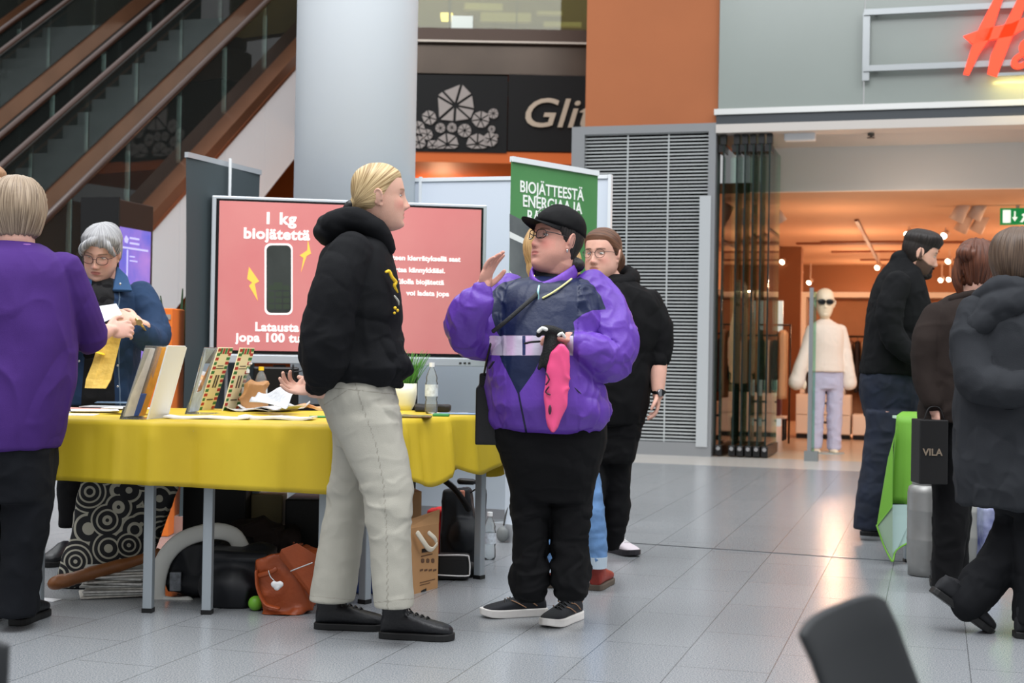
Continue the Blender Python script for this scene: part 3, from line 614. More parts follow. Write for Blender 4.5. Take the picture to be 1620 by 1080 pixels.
    def shoe(s, heel, yaw, L_=.28, style='boot', mu=None, ms=None, lift=0, pitch=0, lace=None, ankle=.13, label=None, extra=None):
        """heel: ground point (local). toe points along yaw (0 = towards the viewer, 90 = image right)"""
        q = Vector(heel); a = math.radians(yaw - 90); Mx = Matrix.Translation(q + Vector((0, 0, lift))) @ Matrix.Rotation(a, 4, 'Z') @ Matrix.Rotation(math.radians(pitch), 4, 'Y')
        k = L_ / .28; st = .026 if style != 'sneaker' else .032
        T = [(0.0, .022, .060), (.012, .030, .078), (.05, .035, .090), (.10, .0365, .086), (.14, .039, .074), (.18, .044, .063), (.22, .0465, .054), (.25, .043, .047), (.27, .031, .040), (.281, .014, .030)]
        th = np.linspace(0, 2 * PI, 24, endpoint=False); R = []
        for x, w_, zt in T:
            if style == 'boot': zt += .012
            zb = .018; cz = (zt + zb) / 2; hz = (zt - zb) / 2; c, s_ = np.cos(th), np.sin(th); R.append(np.stack([np.full(24, x * k), np.sign(c) * np.abs(c) ** .8 * w_, cz + np.sign(s_) * np.abs(s_) ** .8 * hz], 1))
        up = [rings(np.array(R)), loft([(.058 * k, 0, .05, .052, .034), (.055 * k, 0, .08, .05, .036), (.05 * k, 0, ankle, .046, .040)], 20, 2.2, 3)]
        V, F, N = fuse(up, .005, 3); root = s.root
        o = mk('shoe', xf(Mx, (V, F)), mu, root, smooth=True, local=True, fix=False)
        if label: o['label'] = label
        # sole
        xs = [(t[0] * k, t[1] + .004) for t in T]; xs[0] = (-.006, .024); xs[-1] = (.288 * k, .012)
        out = [(x, w_) for x, w_ in xs] + [(x, -w_) for x, w_ in reversed(xs)]
        rk = (lambda x: max(0, (x / k - .2)) ** 2 * 1.6) if style != 'boot' else (lambda x: max(0, (x / k - .24)) ** 2 * 1.2)
        n = len(out); bot = [(x, y, rk(x) + (.0 if (x < .1 or style != 'boot') else .0)) for x, y in out]; top = [(x, y, st + rk(x) * .6) for x, y in out]; Vs = np.array(bot + top)
        Fs = [tuple(range(n - 1, -1, -1)), tuple(range(n, 2 * n))] + [(i, (i + 1) % n, n + (i + 1) % n, n + i) for i in range(n)]
        so = mk('sole', xf(Mx, (Vs, Fs)), ms, o, local=True, bevel=.004)
        if lace:
            ls = []
            for i in range(5):
                x = (.085 + .022 * i) * k; z = np.interp(x / k, [t[0] for t in T], [t[2] for t in T]) + (.014 if style == 'boot' else .002); ls.append(tube([(x, -.022, z - .009), (x + .006, 0, z + .003), (x + .012, .022, z - .009)], [.0032] * 3, 6, 3))
            z0 = .092 + (.012 if style == 'boot' else 0)
            ls += [tube([(.08 * k, 0, z0), (.095 * k, s2 * .022, z0 + .012), (.11 * k, s2 * .034, z0 - .012)], [.003] * 3, 6, 3) for s2 in (-1, 1)]
            mk('laces', xf(Mx, merge(ls)), lace, o, smooth=True, local=True)
        if extra: mk('trim', xf(Mx, merge([tube([(x * k, sgn * y, z) for x, y, z in ln], [.0022] * len(ln), 6, 3) for ln in extra[0] for sgn in (1, -1)])), extra[1], o, smooth=True, local=True)
        return o
    def glasses(s, m, r=(.0235, .019), cz=.0, thick=.0016, y=-.100, round_=2.6):
        ps_ = []
        for sx in (-1, 1):
            th = np.linspace(0, 2 * PI, 28); P_ = [(sx * .033 + np.sign(math.cos(t)) * abs(math.cos(t)) ** (2 / round_) * r[0], y + .012 * (abs(sx * .033 + math.cos(t) * r[0]) / .055) ** 2, cz + np.sign(math.sin(t)) * abs(math.sin(t)) ** (2 / round_) * r[1]) for t in th]
            ps_.append(tube(P_, [thick] * len(P_), 6, 1)); ps_.append(tube([(sx * .056, y + .013, cz + .008), (sx * .074, y + .04, cz + .008), (sx * .0785, -.01, cz + .004), (sx * .079, .012, cz - .004)], [thick] * 4, 6, 3))
        ps_.append(tube([(-.0105, y, cz + .004), (0, y - .004, cz + .007), (.0105, y, cz + .004)], [thick] * 3, 6, 3))
        g = mk('glasses', xf(s.H, merge(ps_)), m, s.root, smooth=True, local=True)
        le = []
        for sx in (-1, 1):
            V, F = ell((sx * .033, y + .004, cz), (r[0] * .97, .0008, r[1] * .97), None, 20, 8); le.append((V, F))
        mk('lens', xf(s.H, merge(le)), glass('lens glass', (252, 252, 252), .02, .02, 1.12), g, smooth=True, local=True); return g
def hair_mat(name, dk, lt_, rough=.45):
    if name in MATS: return MATS[name]
    m = mat(name, dk, rough, spec=.4); n = m.node_tree.nodes; L = m.node_tree.links; b = n['Principled BSDF']
    a, c = n.new('ShaderNodeAttribute'), n.new('ShaderNodeAttribute'); a.attribute_name = 'sa'; c.attribute_name = 'sb'
    m1, m2 = n.new('ShaderNodeMath'), n.new('ShaderNodeMath'); m1.operation = m2.operation = 'MULTIPLY'; m1.inputs[1].default_value = 420; m2.inputs[1].default_value = 9
    L.new(a.outputs['Fac'], m1.inputs[0]); L.new(c.outputs['Fac'], m2.inputs[0]); cb = n.new('ShaderNodeCombineXYZ'); L.new(m1.outputs[0], cb.inputs[0]); L.new(m2.outputs[0], cb.inputs[1])
    ns = n.new('ShaderNodeTexNoise'); ns.inputs['Scale'].default_value = 1; ns.inputs['Detail'].default_value = 3; L.new(cb.outputs[0], ns.inputs[0])
    r = n.new('ShaderNodeValToRGB'); r.color_ramp.elements[0].position = .35; r.color_ramp.elements[1].position = .66; r.color_ramp.elements[0].color = (*lin(dk), 1); r.color_ramp.elements[1].color = (*lin(lt_), 1)
    L.new(ns.outputs[0], r.inputs[0]); L.new(r.outputs[0], b.inputs['Base Color'])
    bp = n.new('ShaderNodeBump'); bp.inputs['Strength'].default_value = .35; bp.inputs['Distance'].default_value = .004; L.new(ns.outputs[0], bp.inputs['Height']); L.new(bp.outputs[0], b.inputs['Normal'])
    return m
def hairline(front=.064, temple=.03, nape=-.07, T=.010, side=-.045, full=.5, tz=None):
    def th(x, y, z):
        f = -y; hz = np.interp(f, [-.10, -.035, -.005, .012, .035, .06, .09], [nape - .012, nape, side, temple - .035, temple, front - .004, front])
        return np.clip((z - hz) * full, -.009, T) + (0 if tz is None else tz(x, y, z) * (z > hz))
    return th
def fabric(name, col, var=.10, rough=.85, bump=.25, bscale=500, **k): return mat(name, col, rough, var=var, vscale=5, bump=bump, bscale=bscale, spec=.2, **{'fold': .22, **k})
# ================================================================== the two women in front
# --- blonde woman in black hoodie, profile to the right
P = Person('blonde ponytailed woman in black hoodie and light beige trousers, standing before the yellow table', 590, 5.2)
tor = P.sil([(368, 562, 608, 0, .075), (380, 532, 614, 0, .12), (398, 512, 618, 0, .175), (420, 505, 623, 0, .200), (445, 502, 629, 0, .205), (470, 503, 633, 0, .200), (495, 508, 635, 0, .195), (520, 512, 634, 0, .185), (550, 514, 639, 0, .185), (575, 513, 643, 0, .19), (592, 512, 642, 0, .185), (604, 513, 630, 0, .175)])
armN = P.tube([(555, 402, -.15, .082), (538, 440, -.19, .086), (524, 485, -.205, .088), (516, 530, -.205, .090), (511, 565, -.19, .086), (508, 590, -.16, .068), (503, 606, -.13, .046)])
armF = P.tube([(560, 402, .15, .082), (545, 440, .19, .085), (530, 485, .20, .085), (520, 530, .19, .085), (512, 570, .14, .075), (505, 600, .03, .045)])
hood = [ell(P.J(537, 362, 0), (.082, .125, .046), Euler((0, .35, 0)), 24, 16), ell(P.J(520, 372, 0), (.055, .10, .040), Euler((0, .5, 0)), 24, 16),
        tube([P.J(525, 352, -.08), P.J(552, 345, -.095), P.J(578, 352, -.09), P.J(600, 368, -.07), P.J(613, 392, -.035)], [.042, .042, .040, .036, .026], 16, 4),
        tube([P.J(525, 352, .08), P.J(552, 345, .095), P.J(578, 352, .09), P.J(600, 368, .07), P.J(613, 392, .035)], [.042, .042, .040, .036, .026], 16, 4)]
hem = tube([P.J(515, 597, -.08), P.J(560, 600, -.175), P.J(608, 606, -.12), P.J(632, 609, 0), P.J(608, 606, .12), P.J(560, 600, .175), P.J(515, 597, .08), P.J(507, 596, 0), P.J(515, 597, -.08)], [.014] * 9, 10, 3)
blackf = fabric('black sweatshirt', (17, 18, 21), rough=.8)
P.garment('hoodie', [tor, armN, armF, hem, ell(P.J(618, 575, 0), (.075, .15, .055), Euler((0, .25, 0)))], blackf, .006, 4, .009, 7, (1, 1, 1.2), mod=lambda V: .5 + 1.1 * gs(V[:, 2], .92, .22))
P.part('drawstring', [tube([P.J(605, 398, -.07), P.J(610, 412, -.10), P.J(613, 428, -.11)], [.004] * 3, 8, 3)], black, smooth=True)
P.garment('hood', hood, blackf, .006, 4, .005, 8)
# yellow print on the chest
def decal(P, name, polys, m, y_, parent=None, dep=.004): return P.part(name, [poly([P.J(x, y, d) for x, y, d in pl], (0, -dep, 0)) for pl in polys], m)
yel = mat('print yellow', (232, 190, 40), .6); pale = mat('print pale', (190, 190, 180), .6)
P.part('chest_print', [tube([P.J(611, 430, -.165), P.J(616, 429, -.155), P.J(620, 438, -.15), P.J(626, 446, -.135), P.J(624, 452, -.14), P.J(629, 462, -.12)], [.005, .006, .006, .007, .006, .003], 8, 3)], yel, smooth=True)
P.part('chest_print', [tube([P.J(624, 468, -.14), P.J(630, 476, -.12), P.J(631, 482, -.11)], [.003, .004, .002], 6, 3)], pale, smooth=True)
P.part('chest_print', [ell(P.J(625, 487, -.14), (.006, .006, .006)), ell(P.J(629, 491, -.125), (.005, .005, .006)), ell(P.J(624, 495, -.142), (.005, .005, .005))], yel, smooth=True)
hipT = P.sil([(592, 508, 622, 0, .165), (620, 502, 624, 0, .178), (650, 514, 632, 0, .175), (680, 526, 636, 0, .165), (705, 532, 636, .01, .14)])
legN = P.sil([(640, 520, 630, -.07, .10), (670, 524, 634, -.08, .102), (700, 538, 641, -.085, .10), (740, 556, 649, -.09, .098), (780, 573, 653, -.095, .095), (820, 581, 651, -.10, .095), (860, 585, 650, -.105, .095), (900, 588, 652, -.105, .097), (940, 591, 654, -.105, .10), (957, 592, 655, -.105, .10)])
legF = P.sil([(640, 516, 610, .08, .10), (680, 526, 600, .09, .10), (720, 527, 596, .10, .098), (760, 523, 590, .11, .095), (800, 517, 582, .115, .095), (850, 506, 574, .12, .095), (900, 497, 568, .125, .095), (949, 489, 561, .13, .098)])
beige = mask_mat('beige twill', (172, 169, 158), [('m_seam', (128, 124, 114), (.6, 1.2))], rough=.85, var=.05, vscale=5, bump=.2, bscale=400, spec=.2, fold=.2, fscale=5)
def seams(V, N):
    X, Y = P.pix(V); fr = (V[:, 1] < .02); k = 1 / 433.
    sx_ = np.interp(Y, [600, 640, 700, 760, 820, 900, 960], [560, 572, 594, 606, 611, 613, 613]); a_ = 1.1 - np.abs(X - sx_ - 1.2 * np.sin(Y * .55) * (Y > 640))
    d1 = 1.0 - np.abs((Y - 640) + (X - 513) * .62); d1 = np.where((X > 511) & (X < 548), d1, -5)
    h1 = 1.0 - np.abs(Y - (953 - (X - 592) * .10)); h1 = np.where(X > 586, h1, -5); h2 = 1.0 - np.abs(Y - (942 + (X - 489) * .1)); h2 = np.where(X < 575, h2, -5)
    wb = np.where(fr, 1.0 - np.abs(Y - (611 + (X - 500) * .10)), -5)
    return dict(m_seam=np.where(fr | (h2 > -1), np.maximum.reduce([a_, d1, h1, h2, wb]) * k, -.01))
P.garment('trousers', [hipT, legN, legF], beige, .0055, 3, .0075, 7, (1, 1, 1.5), mod=lambda V: .30 + 1.2 * gs(V[:, 2], .50, .10) + .8 * gs(V[:, 2], .86, .09), atts=seams)
P.head(601, 311, 0, yaw=101, pitch=-2, roll=0, size=.985, neck=[(590, 362, 0), (577, 392, 0)], neck_r=.052, lips=.9)
P.forearm([(508, 596, -.13, .034), (504, 614, -.12, .029)])
P.hand(P.J(502, 618, -.12), (-.98, .12, .05), (-.15, -.35, .92), True, (.62, .50, .38, .30), -.1, .95, .10)
P.hand(P.J(508, 612, -.02), (-.5, -.6, -.2), (.1, .3, .9), False, (1, 1, 1, 1), .5, .9)
P.body((214, 168, 148), .003, lip=(190, 112, 108), brow=(150, 112, 82), blush=.45, tone='fair')
P.eyes((70, 84, 96), .0042, look=(-.55, 0))
blond = hair_mat('blond hair', (132, 104, 66), (222, 196, 150))
tieL = (0, .106, -.035); tp = P.H @ Vector(tieL)
pony = tube([P.H @ Vector((0, .085, -.02)), tp, P.H @ Vector((0, .125, -.06)), P.H @ Vector((0, .128, -.09)), P.H @ Vector((.005, .118, -.13))], [.030, .016, .020, .022, .014], 14, 4)
P.hair(hairline(.070, .044, -.050, .009, -.020, .5), blond, [pony], tie=tieL, amp=.0008)
P.part('hair_tie', [tube([tp + Vector((-.004, 0, .004)), tp + Vector((-.014, 0, -.012))], [(.019, .019)] * 2, 16, 1)], black, smooth=True)
bm, bs = mat('boot leather', (22, 23, 27), .45, bump=.2, bscale=90), mat('boot sole', (16, 16, 17), .5)
h1 = P.J(612, 1010, 0); g1 = P.gnd(603, 1008); g2 = P.gnd(499, 995)
P.shoe((g1.x, g1.y, 0), 84, .265, 'boot', bm, bs, lace=black, ankle=.17)
P.shoe((g2.x, g2.y + .02, 0), 88, .26, 'boot', bm, bs, lace=black, ankle=.17)
# --- woman in purple and navy windbreaker, black cap
P = Person('woman in a purple and navy windbreaker and black cap, with one hand raised', 865, 5.45)
tor = P.sil([(437, 846, 908, .015, .085), (442, 826, 920, .01, .11), (449, 806, 934, 0, .135), (460, 790, 948, 0, .158), (480, 783, 957, -.01, .175), (510, 783, 953, -.02, .195), (540, 779, 947, -.03, .21), (575, 774, 947, -.03, .225), (610, 771, 955, -.03, .23), (640, 772, 962, -.03, .23), (660, 776, 963, -.02, .215), (674, 784, 953, -.02, .20), (682, 800, 935, -.02, .17)])
aR = P.tube([(806, 464, 0, .078), (790, 498, -.03, .092), (764, 528, -.07, .088), (742, 528, -.12, .078), (741, 502, -.18, .076), (752, 477, -.215, .062), (760, 462, -.225, .038)])
aL = P.tube([(934, 462, 0, .080), (955, 500, -.02, .098), (966, 545, -.05, .104), (952, 568, -.11, .092), (934, 556, -.18, .070), (918, 545, -.22, .052), (908, 540, -.235, .036)])
purple = (98, 60, 164)
poly_navy = [(838, 428), (822, 440), (800, 446), (778, 462), (778, 500), (792, 540), (786, 562), (790, 562), (820, 624), (845, 588), (858, 562), (905, 562), (909, 520), (907, 509), (922, 497), (936, 491), (959, 489), (950, 468), (930, 448), (905, 436)]
def sdf_poly(X, Y, pts):
    d = np.full(len(X), 1e9); ins = np.zeros(len(X), bool); n = len(pts)
    for i in range(n):
        (x0, y0), (x1, y1) = pts[i], pts[(i + 1) % n]; ex, ey = x1 - x0, y1 - y0; t = np.clip(((X - x0) * ex + (Y - y0) * ey) / (ex * ex + ey * ey + 1e-9), 0, 1)
        d = np.minimum(d, np.hypot(X - x0 - t * ex, Y - y0 - t * ey)); c = ((y0 > Y) != (y1 > Y)) & (X < (x1 - x0) * (Y - y0) / (y1 - y0 + 1e-9) + x0); ins ^= c
    return np.where(ins, d, -d)
def jack(V, N):
    X, Y = P.pix(V); fr = (V[:, 1] < .02); k = 1 / 413.
    sleeveR = (V[:, 1] < -.10) & (X < 776)
    nav = np.where(fr & ~sleeveR, sdf_poly(X, Y, poly_navy) * k, -.01); back = (V[:, 1] > .06) & (Y < 520)
    band = np.where(fr & ~sleeveR & (X > 772), np.minimum(np.minimum(Y - (531 + (X - 776) * .0), 562 - Y), 907 - X) * k, -.01)
    split = np.where(fr, (2.5 - np.abs(X - 829)) * k, -1)
    hemz = np.where(np.abs(Y - (671 + 12 * gs(X, 850, 50))) < 1.2, .002, -.01)
    return dict(m_navy=nav, m_band=np.minimum(band, np.where(fr, .1, -1)), m_split=np.minimum(band, split), m_zip=np.where(fr & (Y > 620), (1.6 - np.abs(X - (821 + (Y - 624) * .19))) * k, -.01), m_pink=np.minimum(band, np.sin(X * .22) * .003))
jm = mask_mat('windbreaker nylon', purple, [('m_navy', (19, 31, 64), (1, .6)), ('m_band', (186, 178, 196), (1, .6)), ('m_pink', (210, 160, 205), (.5, 3)), ('m_split', (26, 40, 84), (1, .8)), ('m_zip', (28, 26, 60), (1, .8))], rough=.42, var=.06, vscale=5, bump=.1, spec=.4, fold=.35, fscale=5)
def wm(V): X, Y = P.pix(V); return .25 + 1.0 * ((X < 800) & (V[:, 1] < -.02)) + .9 * (X > 915) + .35 * gs(V[:, 2], .80, .05)
P.garment('windbreaker', [tor, aR, aL], jm, .005, 3, .012, 9, (1, 1, .8), mod=wm, atts=jack)
col = [P.J(841, 438, -.05), P.J(844, 450, -.10), P.J(857, 458, -.135), P.J(878, 452, -.125), P.J(900, 438, -.085), P.J(911, 427, -.02), P.J(900, 424, .06), P.J(870, 424, .09), P.J(848, 428, .03), P.J(841, 438, -.05)]
V, F = tube(col, [(.009, .030)] * 10, 12, 3, cap=False, up=(0, 0, 1)); P.part('collar', (V, F), mat('collar purple', (112, 66, 176), .5, var=.2, vscale=30), smooth=True)
P.part('collar_piping', [tube([p + Vector((0, -.012, .0)) for p in [P.J(845, 436, -.08), P.J(846, 452, -.12), P.J(856, 464, -.14)]], [.003] * 3, 6, 3), tube([P.J(859, 471, -.182), P.J(872, 464, -.176), P.J(890, 452, -.158), P.J(904, 441, -.12)], [.004] * 4, 6, 3)], mat('piping', (225, 220, 150), .5), smooth=True)
P.part('inner_shirt', [ell(P.J(874, 434, -.0), (.080, .092, .040), Euler((.2, -.15, 0)))], mat('black knit', (18, 18, 22), .8), smooth=True)
P.part('zip', [tube([P.J(853, 452, -.155), P.J(851, 462, -.17), P.J(852, 472, -.175), P.J(849, 484, -.18)], [.004, .005, .003, .006], 8, 3)], mat('zip metal', (150, 200, 205), .3, .6), smooth=True)
P.part('pocket', [tube([P.J(905, 610, -.24), P.J(918, 622, -.235)], [(.006, .003)] * 2, 8, 1), tube([P.J(774, 582, -.16), P.J(781, 572, -.2)], [(.005, .003)] * 2, 8, 1)], mat('pocket dark', (30, 24, 50), .5), smooth=True)
hip = P.sil([(655, 782, 957, 0, .175), (690, 780, 960, 0, .185), (720, 790, 953, 0, .18), (755, 802, 944, 0, .16), (790, 812, 936, 0, .13)])
lL = P.sil([(740, 798, 880, -.01, .115), (780, 808, 876, -.01, .105), (820, 812, 869, 0, .095), (860, 814, 866, 0, .09), (895, 811, 865, 0, .09), (920, 808, 866, 0, .088), (940, 812, 864, 0, .075), (950, 818, 862, 0, .06)])
lR = P.sil([(740, 866, 948, .01, .115), (780, 868, 939, .01, .105), (820, 871, 934, 0, .095), (860, 873, 932, 0, .09), (895, 874, 931, -.01, .088), (920, 874, 930, -.02, .085), (940, 878, 927, -.03, .072), (948, 884, 924, -.03, .06)])
P.garment('trousers', [hip, lL, lR], fabric('black denim', (15, 15, 17)), .006, 3, .012, 8, (1, 1, 1.6), mod=lambda V: .4 + 1.1 * gs(V[:, 2], .22, .12) + .6 * gs(V[:, 2], .45, .05))
P.head(881, 379, -.03, yaw=-58, pitch=-9, roll=0, size=1.0, neck=[(879, 425, .0), (880, 450, .02)], neck_r=.066, heavy=1.0, nose=.8, lips=.9)
P.forearm([(759, 470, -.225, .036), (762, 458, -.228, .030)])
P.hand(P.J(762, 458, -.228), (.30, 0, .95), (.85, -.5, -.2), True, (.16, .22, .28, .30), .15, .97, .09)
P.forearm([(918, 545, -.22, .038), (906, 539, -.235, .031)])
P.hand(P.J(907, 538, -.238), (-.98, -.12, .18), (-.1, .15, -.95), False, (.75, .85, .95, 1.0), .5, .98)
P.body((206, 152, 136), .003, lip=(176, 96, 92), brow=(90, 66, 54), blush=.5, tone='rosy')
P.eyes((84, 90, 96), .0056)
P.glasses(mat('dark frame', (34, 26, 30), .3), (.025, .017), .0, .0018, y=-.101)
darkhair = hair_mat('dark hair', (20, 17, 17), (46, 40, 40))
P.hair(hairline(.06, .02, -.088, .008, -.035, .5), darkhair, [ell(P.H @ Vector((.03, .075, -.085)), (.042, .036, .03)), ell(P.H @ Vector((-.02, .085, -.08)), (.042, .03, .03))], amp=.002)
capm = fabric('black cap cloth', (13, 13, 15), rough=.75)
def capth(x, y, z): return np.where(z > .028 + .02 * np.clip(-y / .09, -1, 1), .013 + .010 * gs(z, .10, .03), -.006) + .004 * gs(x, 0, .05) * (z > .03)
V = _HV + _HN * np.clip((_HV[:, 2] - (.030 + .16 * np.clip(-_HV[:, 1], -.1, .1))) * 1.5, -.012, .0135)[:, None]
cap = P.garment('cap', [xf(P.H, (V, _HF)), xf(P.H, ell((0, .0, .092), (.052, .066, .045)))], capm, .004, 3, .0015, 14)
bg_ = []; nx, ny = 17, 9
for side in (0, 1):
    for j_ in range(ny):
        for i in range(nx):
            a = (i / (nx - 1) - .5) * 2; t = j_ / (ny - 1); x = a * .078 * math.cos(a * .15); y0 = -.098 + .052 * a * a; y = y0 - t * (.078 * (1 - abs(a) ** 2.6 * .85)); z = .052 - .010 * a * a - .020 * a * a * t + .002 * t - side * .0035
            bg_.append((x, y + .012, z))
F = []
for side in (0, 1):
    o_ = side * nx * ny
    for j_ in range(ny - 1):
        for i in range(nx - 1): q = (o_ + j_ * nx + i, o_ + j_ * nx + i + 1, o_ + (j_ + 1) * nx + i + 1, o_ + (j_ + 1) * nx + i); F.append(q if not side else q[::-1])
bd = [i for i in range(nx)] + [j_ * nx + nx - 1 for j_ in range(1, ny)] + [(ny - 1) * nx + i for i in range(nx - 2, -1, -1)] + [j_ * nx for j_ in range(ny - 2, 0, -1)]
for a, b in zip(bd, bd[1:] + bd[:1]): F.append((a, b, b + nx * ny, a + nx * ny))
mk('brim', xf(P.H, (np.array(bg_), F)), capm, cap, smooth=True, local=True)
lg = [(.012, -.106, .066), (.006, -.107, .078), (-.004, -.104, .090), (.004, -.107, .076), (.020, -.101, .094), (.030, -.094, .102)]
mk('logo', xf(P.H, tube([(x, y - .004, z) for x, y, z in lg], [.0022] * 6, 6, 2)), mat('logo white', (220, 220, 220), .5), cap, smooth=True, local=True)
P.part('earring', [ell(P.H @ Vector((.082, .0, -.048)), (.004, .004, .007))], chrome, smooth=True)
sm, ss = mat('sneaker mesh', (26, 29, 36), .7, bump=.3, bscale=400), mat('sneaker sole', (232, 228, 224), .5)
ext = ([[(.05, .036, .045), (.09, .035, .07), (.12, .03, .078)], [(.10, .040, .04), (.14, .038, .06), (.16, .03, .068)], [(.02, .03, .07), (.05, .034, .085), (.085, .03, .088)]], mat('bronze trim', (170, 130, 100), .4, .3))
g1 = P.gnd(862, 972); g2 = P.gnd(914, 977)
P.shoe((g1.x, g1.y, 0), -72, .265, 'sneaker', sm, ss, lace=black, ankle=.10, extra=ext)
P.shoe((g2.x, g2.y, 0), -30, .265, 'sneaker', sm, ss, lace=black, ankle=.10, extra=ext)
PURP = P
# things she carries
c = W(880, 560, P.D - .24)

gl_ = [tube([W(888, 527, P.D - .27), W(872, 522, P.D - .28), W(858, 522, P.D - .28), W(852, 530, P.D - .27)], [.016, .018, .017, .010], 12, 3), tube([W(872, 530, P.D - .27), W(870, 552, P.D - .275), W(864, 575, P.D - .275)], [(.024, .02), (.028, .022), (.020, .016)], 14, 3)]
for a, b in (((860, 560), (853, 582)), ((868, 565), (866, 586)), ((876, 560), (878, 578)), ((884, 545), (887, 562))): gl_.append(tube([W(*a, P.D - .27), W(*b, P.D - .275)], [.010, .008], 10, 3))
V, F, N = fuse(gl_, .004, 3)
t = empty('gloves', W(872, 540, P.D - .275), 'pair of black gloves clutched in the windbreaker woman\'s hand', 'gloves')
mk('glove', (V, F), mat('glove black', (14, 14, 16), .7, bump=.4, bscale=200), t, smooth=True)
mk('cuff_band', [tube([W(852, 524, P.D - .30), W(858, 519, P.D - .30), W(864, 521, P.D - .305)], [.007] * 3, 8, 2), tube([W(884, 530, P.D - .30), W(889, 527, P.D - .30), W(893, 533, P.D - .295)], [.006] * 3, 8, 2)], mat('glove white', (215, 215, 210), .6), t, smooth=True)
mk('strap', [tube([W(853, 540, P.D - .28), W(840, 541, P.D - .28), W(831, 543, P.D - .275)], [(.007, .004)] * 3, 8, 3)], mat('glove black', ()), t, smooth=True)
# pink bag
D_ = P.D - .29; rows = [(545, 884, 892), (556, 872, 900), (580, 865, 903), (610, 861, 901), (640, 861, 897), (662, 864, 888), (676, 868, 882), (684, 872, 877)]
rr = []
for y, l, r in rows:
    a, b = W(l, y, D_), W(r, y, D_); c_ = (a + b) / 2; th_ = np.linspace(0, 2 * PI, 20, endpoint=False); hw = (b - a).length / 2
    rr.append([[c_.x + Rv.x * hw * math.cos(t_) + Fv.x * .022 * math.sin(t_), c_.y + Rv.y * hw * math.cos(t_) + Fv.y * .022 * math.sin(t_), c_.z] for t_ in th_])
V, F = rings(np.array(rr)); V, F, N = fuse([(V, F)], .005, 2); V = V + N * ((ridged(V * 16) - .4) * .006)[:, None]
t = empty('plastic_bag', W(880, 684, D_), 'bright pink plastic bag hanging from the windbreaker woman\'s hand', 'bag')
mk('bag_body', (V, F), mat('pink plastic', (235, 84, 135), .3, var=.08, vscale=9), t, smooth=True)
mk('print', [ell(W(870, 648, D_ - .03), (.006, .006, .018)), tube([W(864, 590, D_ - .02), W(869, 600, D_ - .026), W(864, 608, D_ - .022)], [.003] * 3, 6, 2), tube([W(868, 612, D_ - .026), W(863, 620, D_ - .02), W(870, 624, D_ - .026)], [.003] * 3, 6, 2)], mat('bag print', (60, 30, 50), .5), t, smooth=True)
# crossbody bag
t = empty('crossbody_bag', W(765, 700, P.D - .02), 'small black crossbody bag at the windbreaker woman\'s hip', 'bag')
a, b = W(750, 615, P.D - .02), W(792, 700, P.D - .02)
V, F, N = fuse([facing(752, 612, 792, 704, P.D - .06, .09), facing(758, 590, 778, 625, P.D - .05, .06)], .006, 8)
mk('pouch', (V, F), mat('bag black', (17, 17, 19), .6, bump=.2, bscale=150), t, smooth=True)
mk('strap', [tube([W(765, 596, P.D - .03), W(770, 570, P.D - .12), W(776, 545, P.D - .2)], [(.004, .008)] * 3, 8, 3), tube([W(780, 524, P.D - .215), W(798, 510, P.D - .222), W(820, 491, P.D - .212), W(843, 471, P.D - .19), W(852, 462, P.D - .165)], [(.003, .008)] * 5, 8, 3)], mat('bag black', ()), t, smooth=True)
# ================================================================== the other people
# --- woman in black hoodie behind the windbreaker, to its right
P = Person('woman with glasses and tied brown hair in a black hoodie, behind the windbreaker woman', 965, 7.2)
tor = P.sil([(436, 938, 992, .02, .09), (448, 925, 1008, .01, .12), (462, 915, 1030, 0, .15), (485, 912, 1046, 0, .17), (520, 915, 1046, 0, .18), (560, 918, 1036, 0, .185), (600, 920, 1030, 0, .19), (640, 922, 1024, 0, .185), (670, 925, 1018, 0, .17)])
aL = P.tube([(1026, 478, 0, .070), (1042, 515, -.02, .070), (1044, 548, -.03, .064), (1041, 570, -.05, .056)]); aR = P.tube([(922, 478, 0, .07), (910, 530, 0, .07), (912, 580, -.05, .06)])
bh = fabric('black hoodie cotton', (13, 13, 15))
P.garment('hoodie', [tor, aL, aR], bh, .008, 4, .009, 8, (1, 1, .8))
P.garment('hood', [tube([P.J(950, 448, -.09), P.J(975, 450, -.085), P.J(998, 443, -.02), P.J(995, 434, .08), P.J(965, 430, .1)], [.032, .036, .042, .045, .04], 14, 4)], bh, .008, 3, .004, 9)
leg = [P.sil([(650, 930, 1022, 0, .16), (690, 934, 1012, 0, .15), (730, 938, 1002, 0, .13)]), P.sil([(720, 942, 1002, .02, .10), (760, 946, 997, .03, .09), (800, 950, 996, .04, .085), (840, 955, 990, .05, .075), (868, 959, 979, .06, .055)]), P.sil([(720, 920, 962, .0, .10), (780, 915, 958, -.05, .085), (860, 912, 940, -.1, .06)])]
P.garment('trousers', leg, fabric('black trousers', (15, 15, 17)), .008, 3, .008, 9, (1, 1, 1.2))
P.head(953, 402, -.02, yaw=-30, pitch=2, size=1.07, neck=[(962, 440, .0), (968, 456, .02)], neck_r=.062, heavy=1.0)
P.forearm([(1041, 562, -.045, .048), (1041, 590, -.07, .043), (1041, 618, -.09, .032)])
P.hand(P.J(1041, 620, -.09), (-.02, -.1, -1), (-1, .1, 0), False, (.35, .4, .45, .5), .3, .95)
P.body((216, 168, 150), .0045, lip=(170, 100, 94), brow=(90, 62, 46), blush=.3, tone='mid')
P.eyes((70, 60, 50), .0052); P.glasses(mat('thin dark frame', (40, 34, 34), .3), (.023, .020), .0, .0013, round_=2)
brn = hair_mat('brown hair', (62, 40, 30), (112, 76, 54))
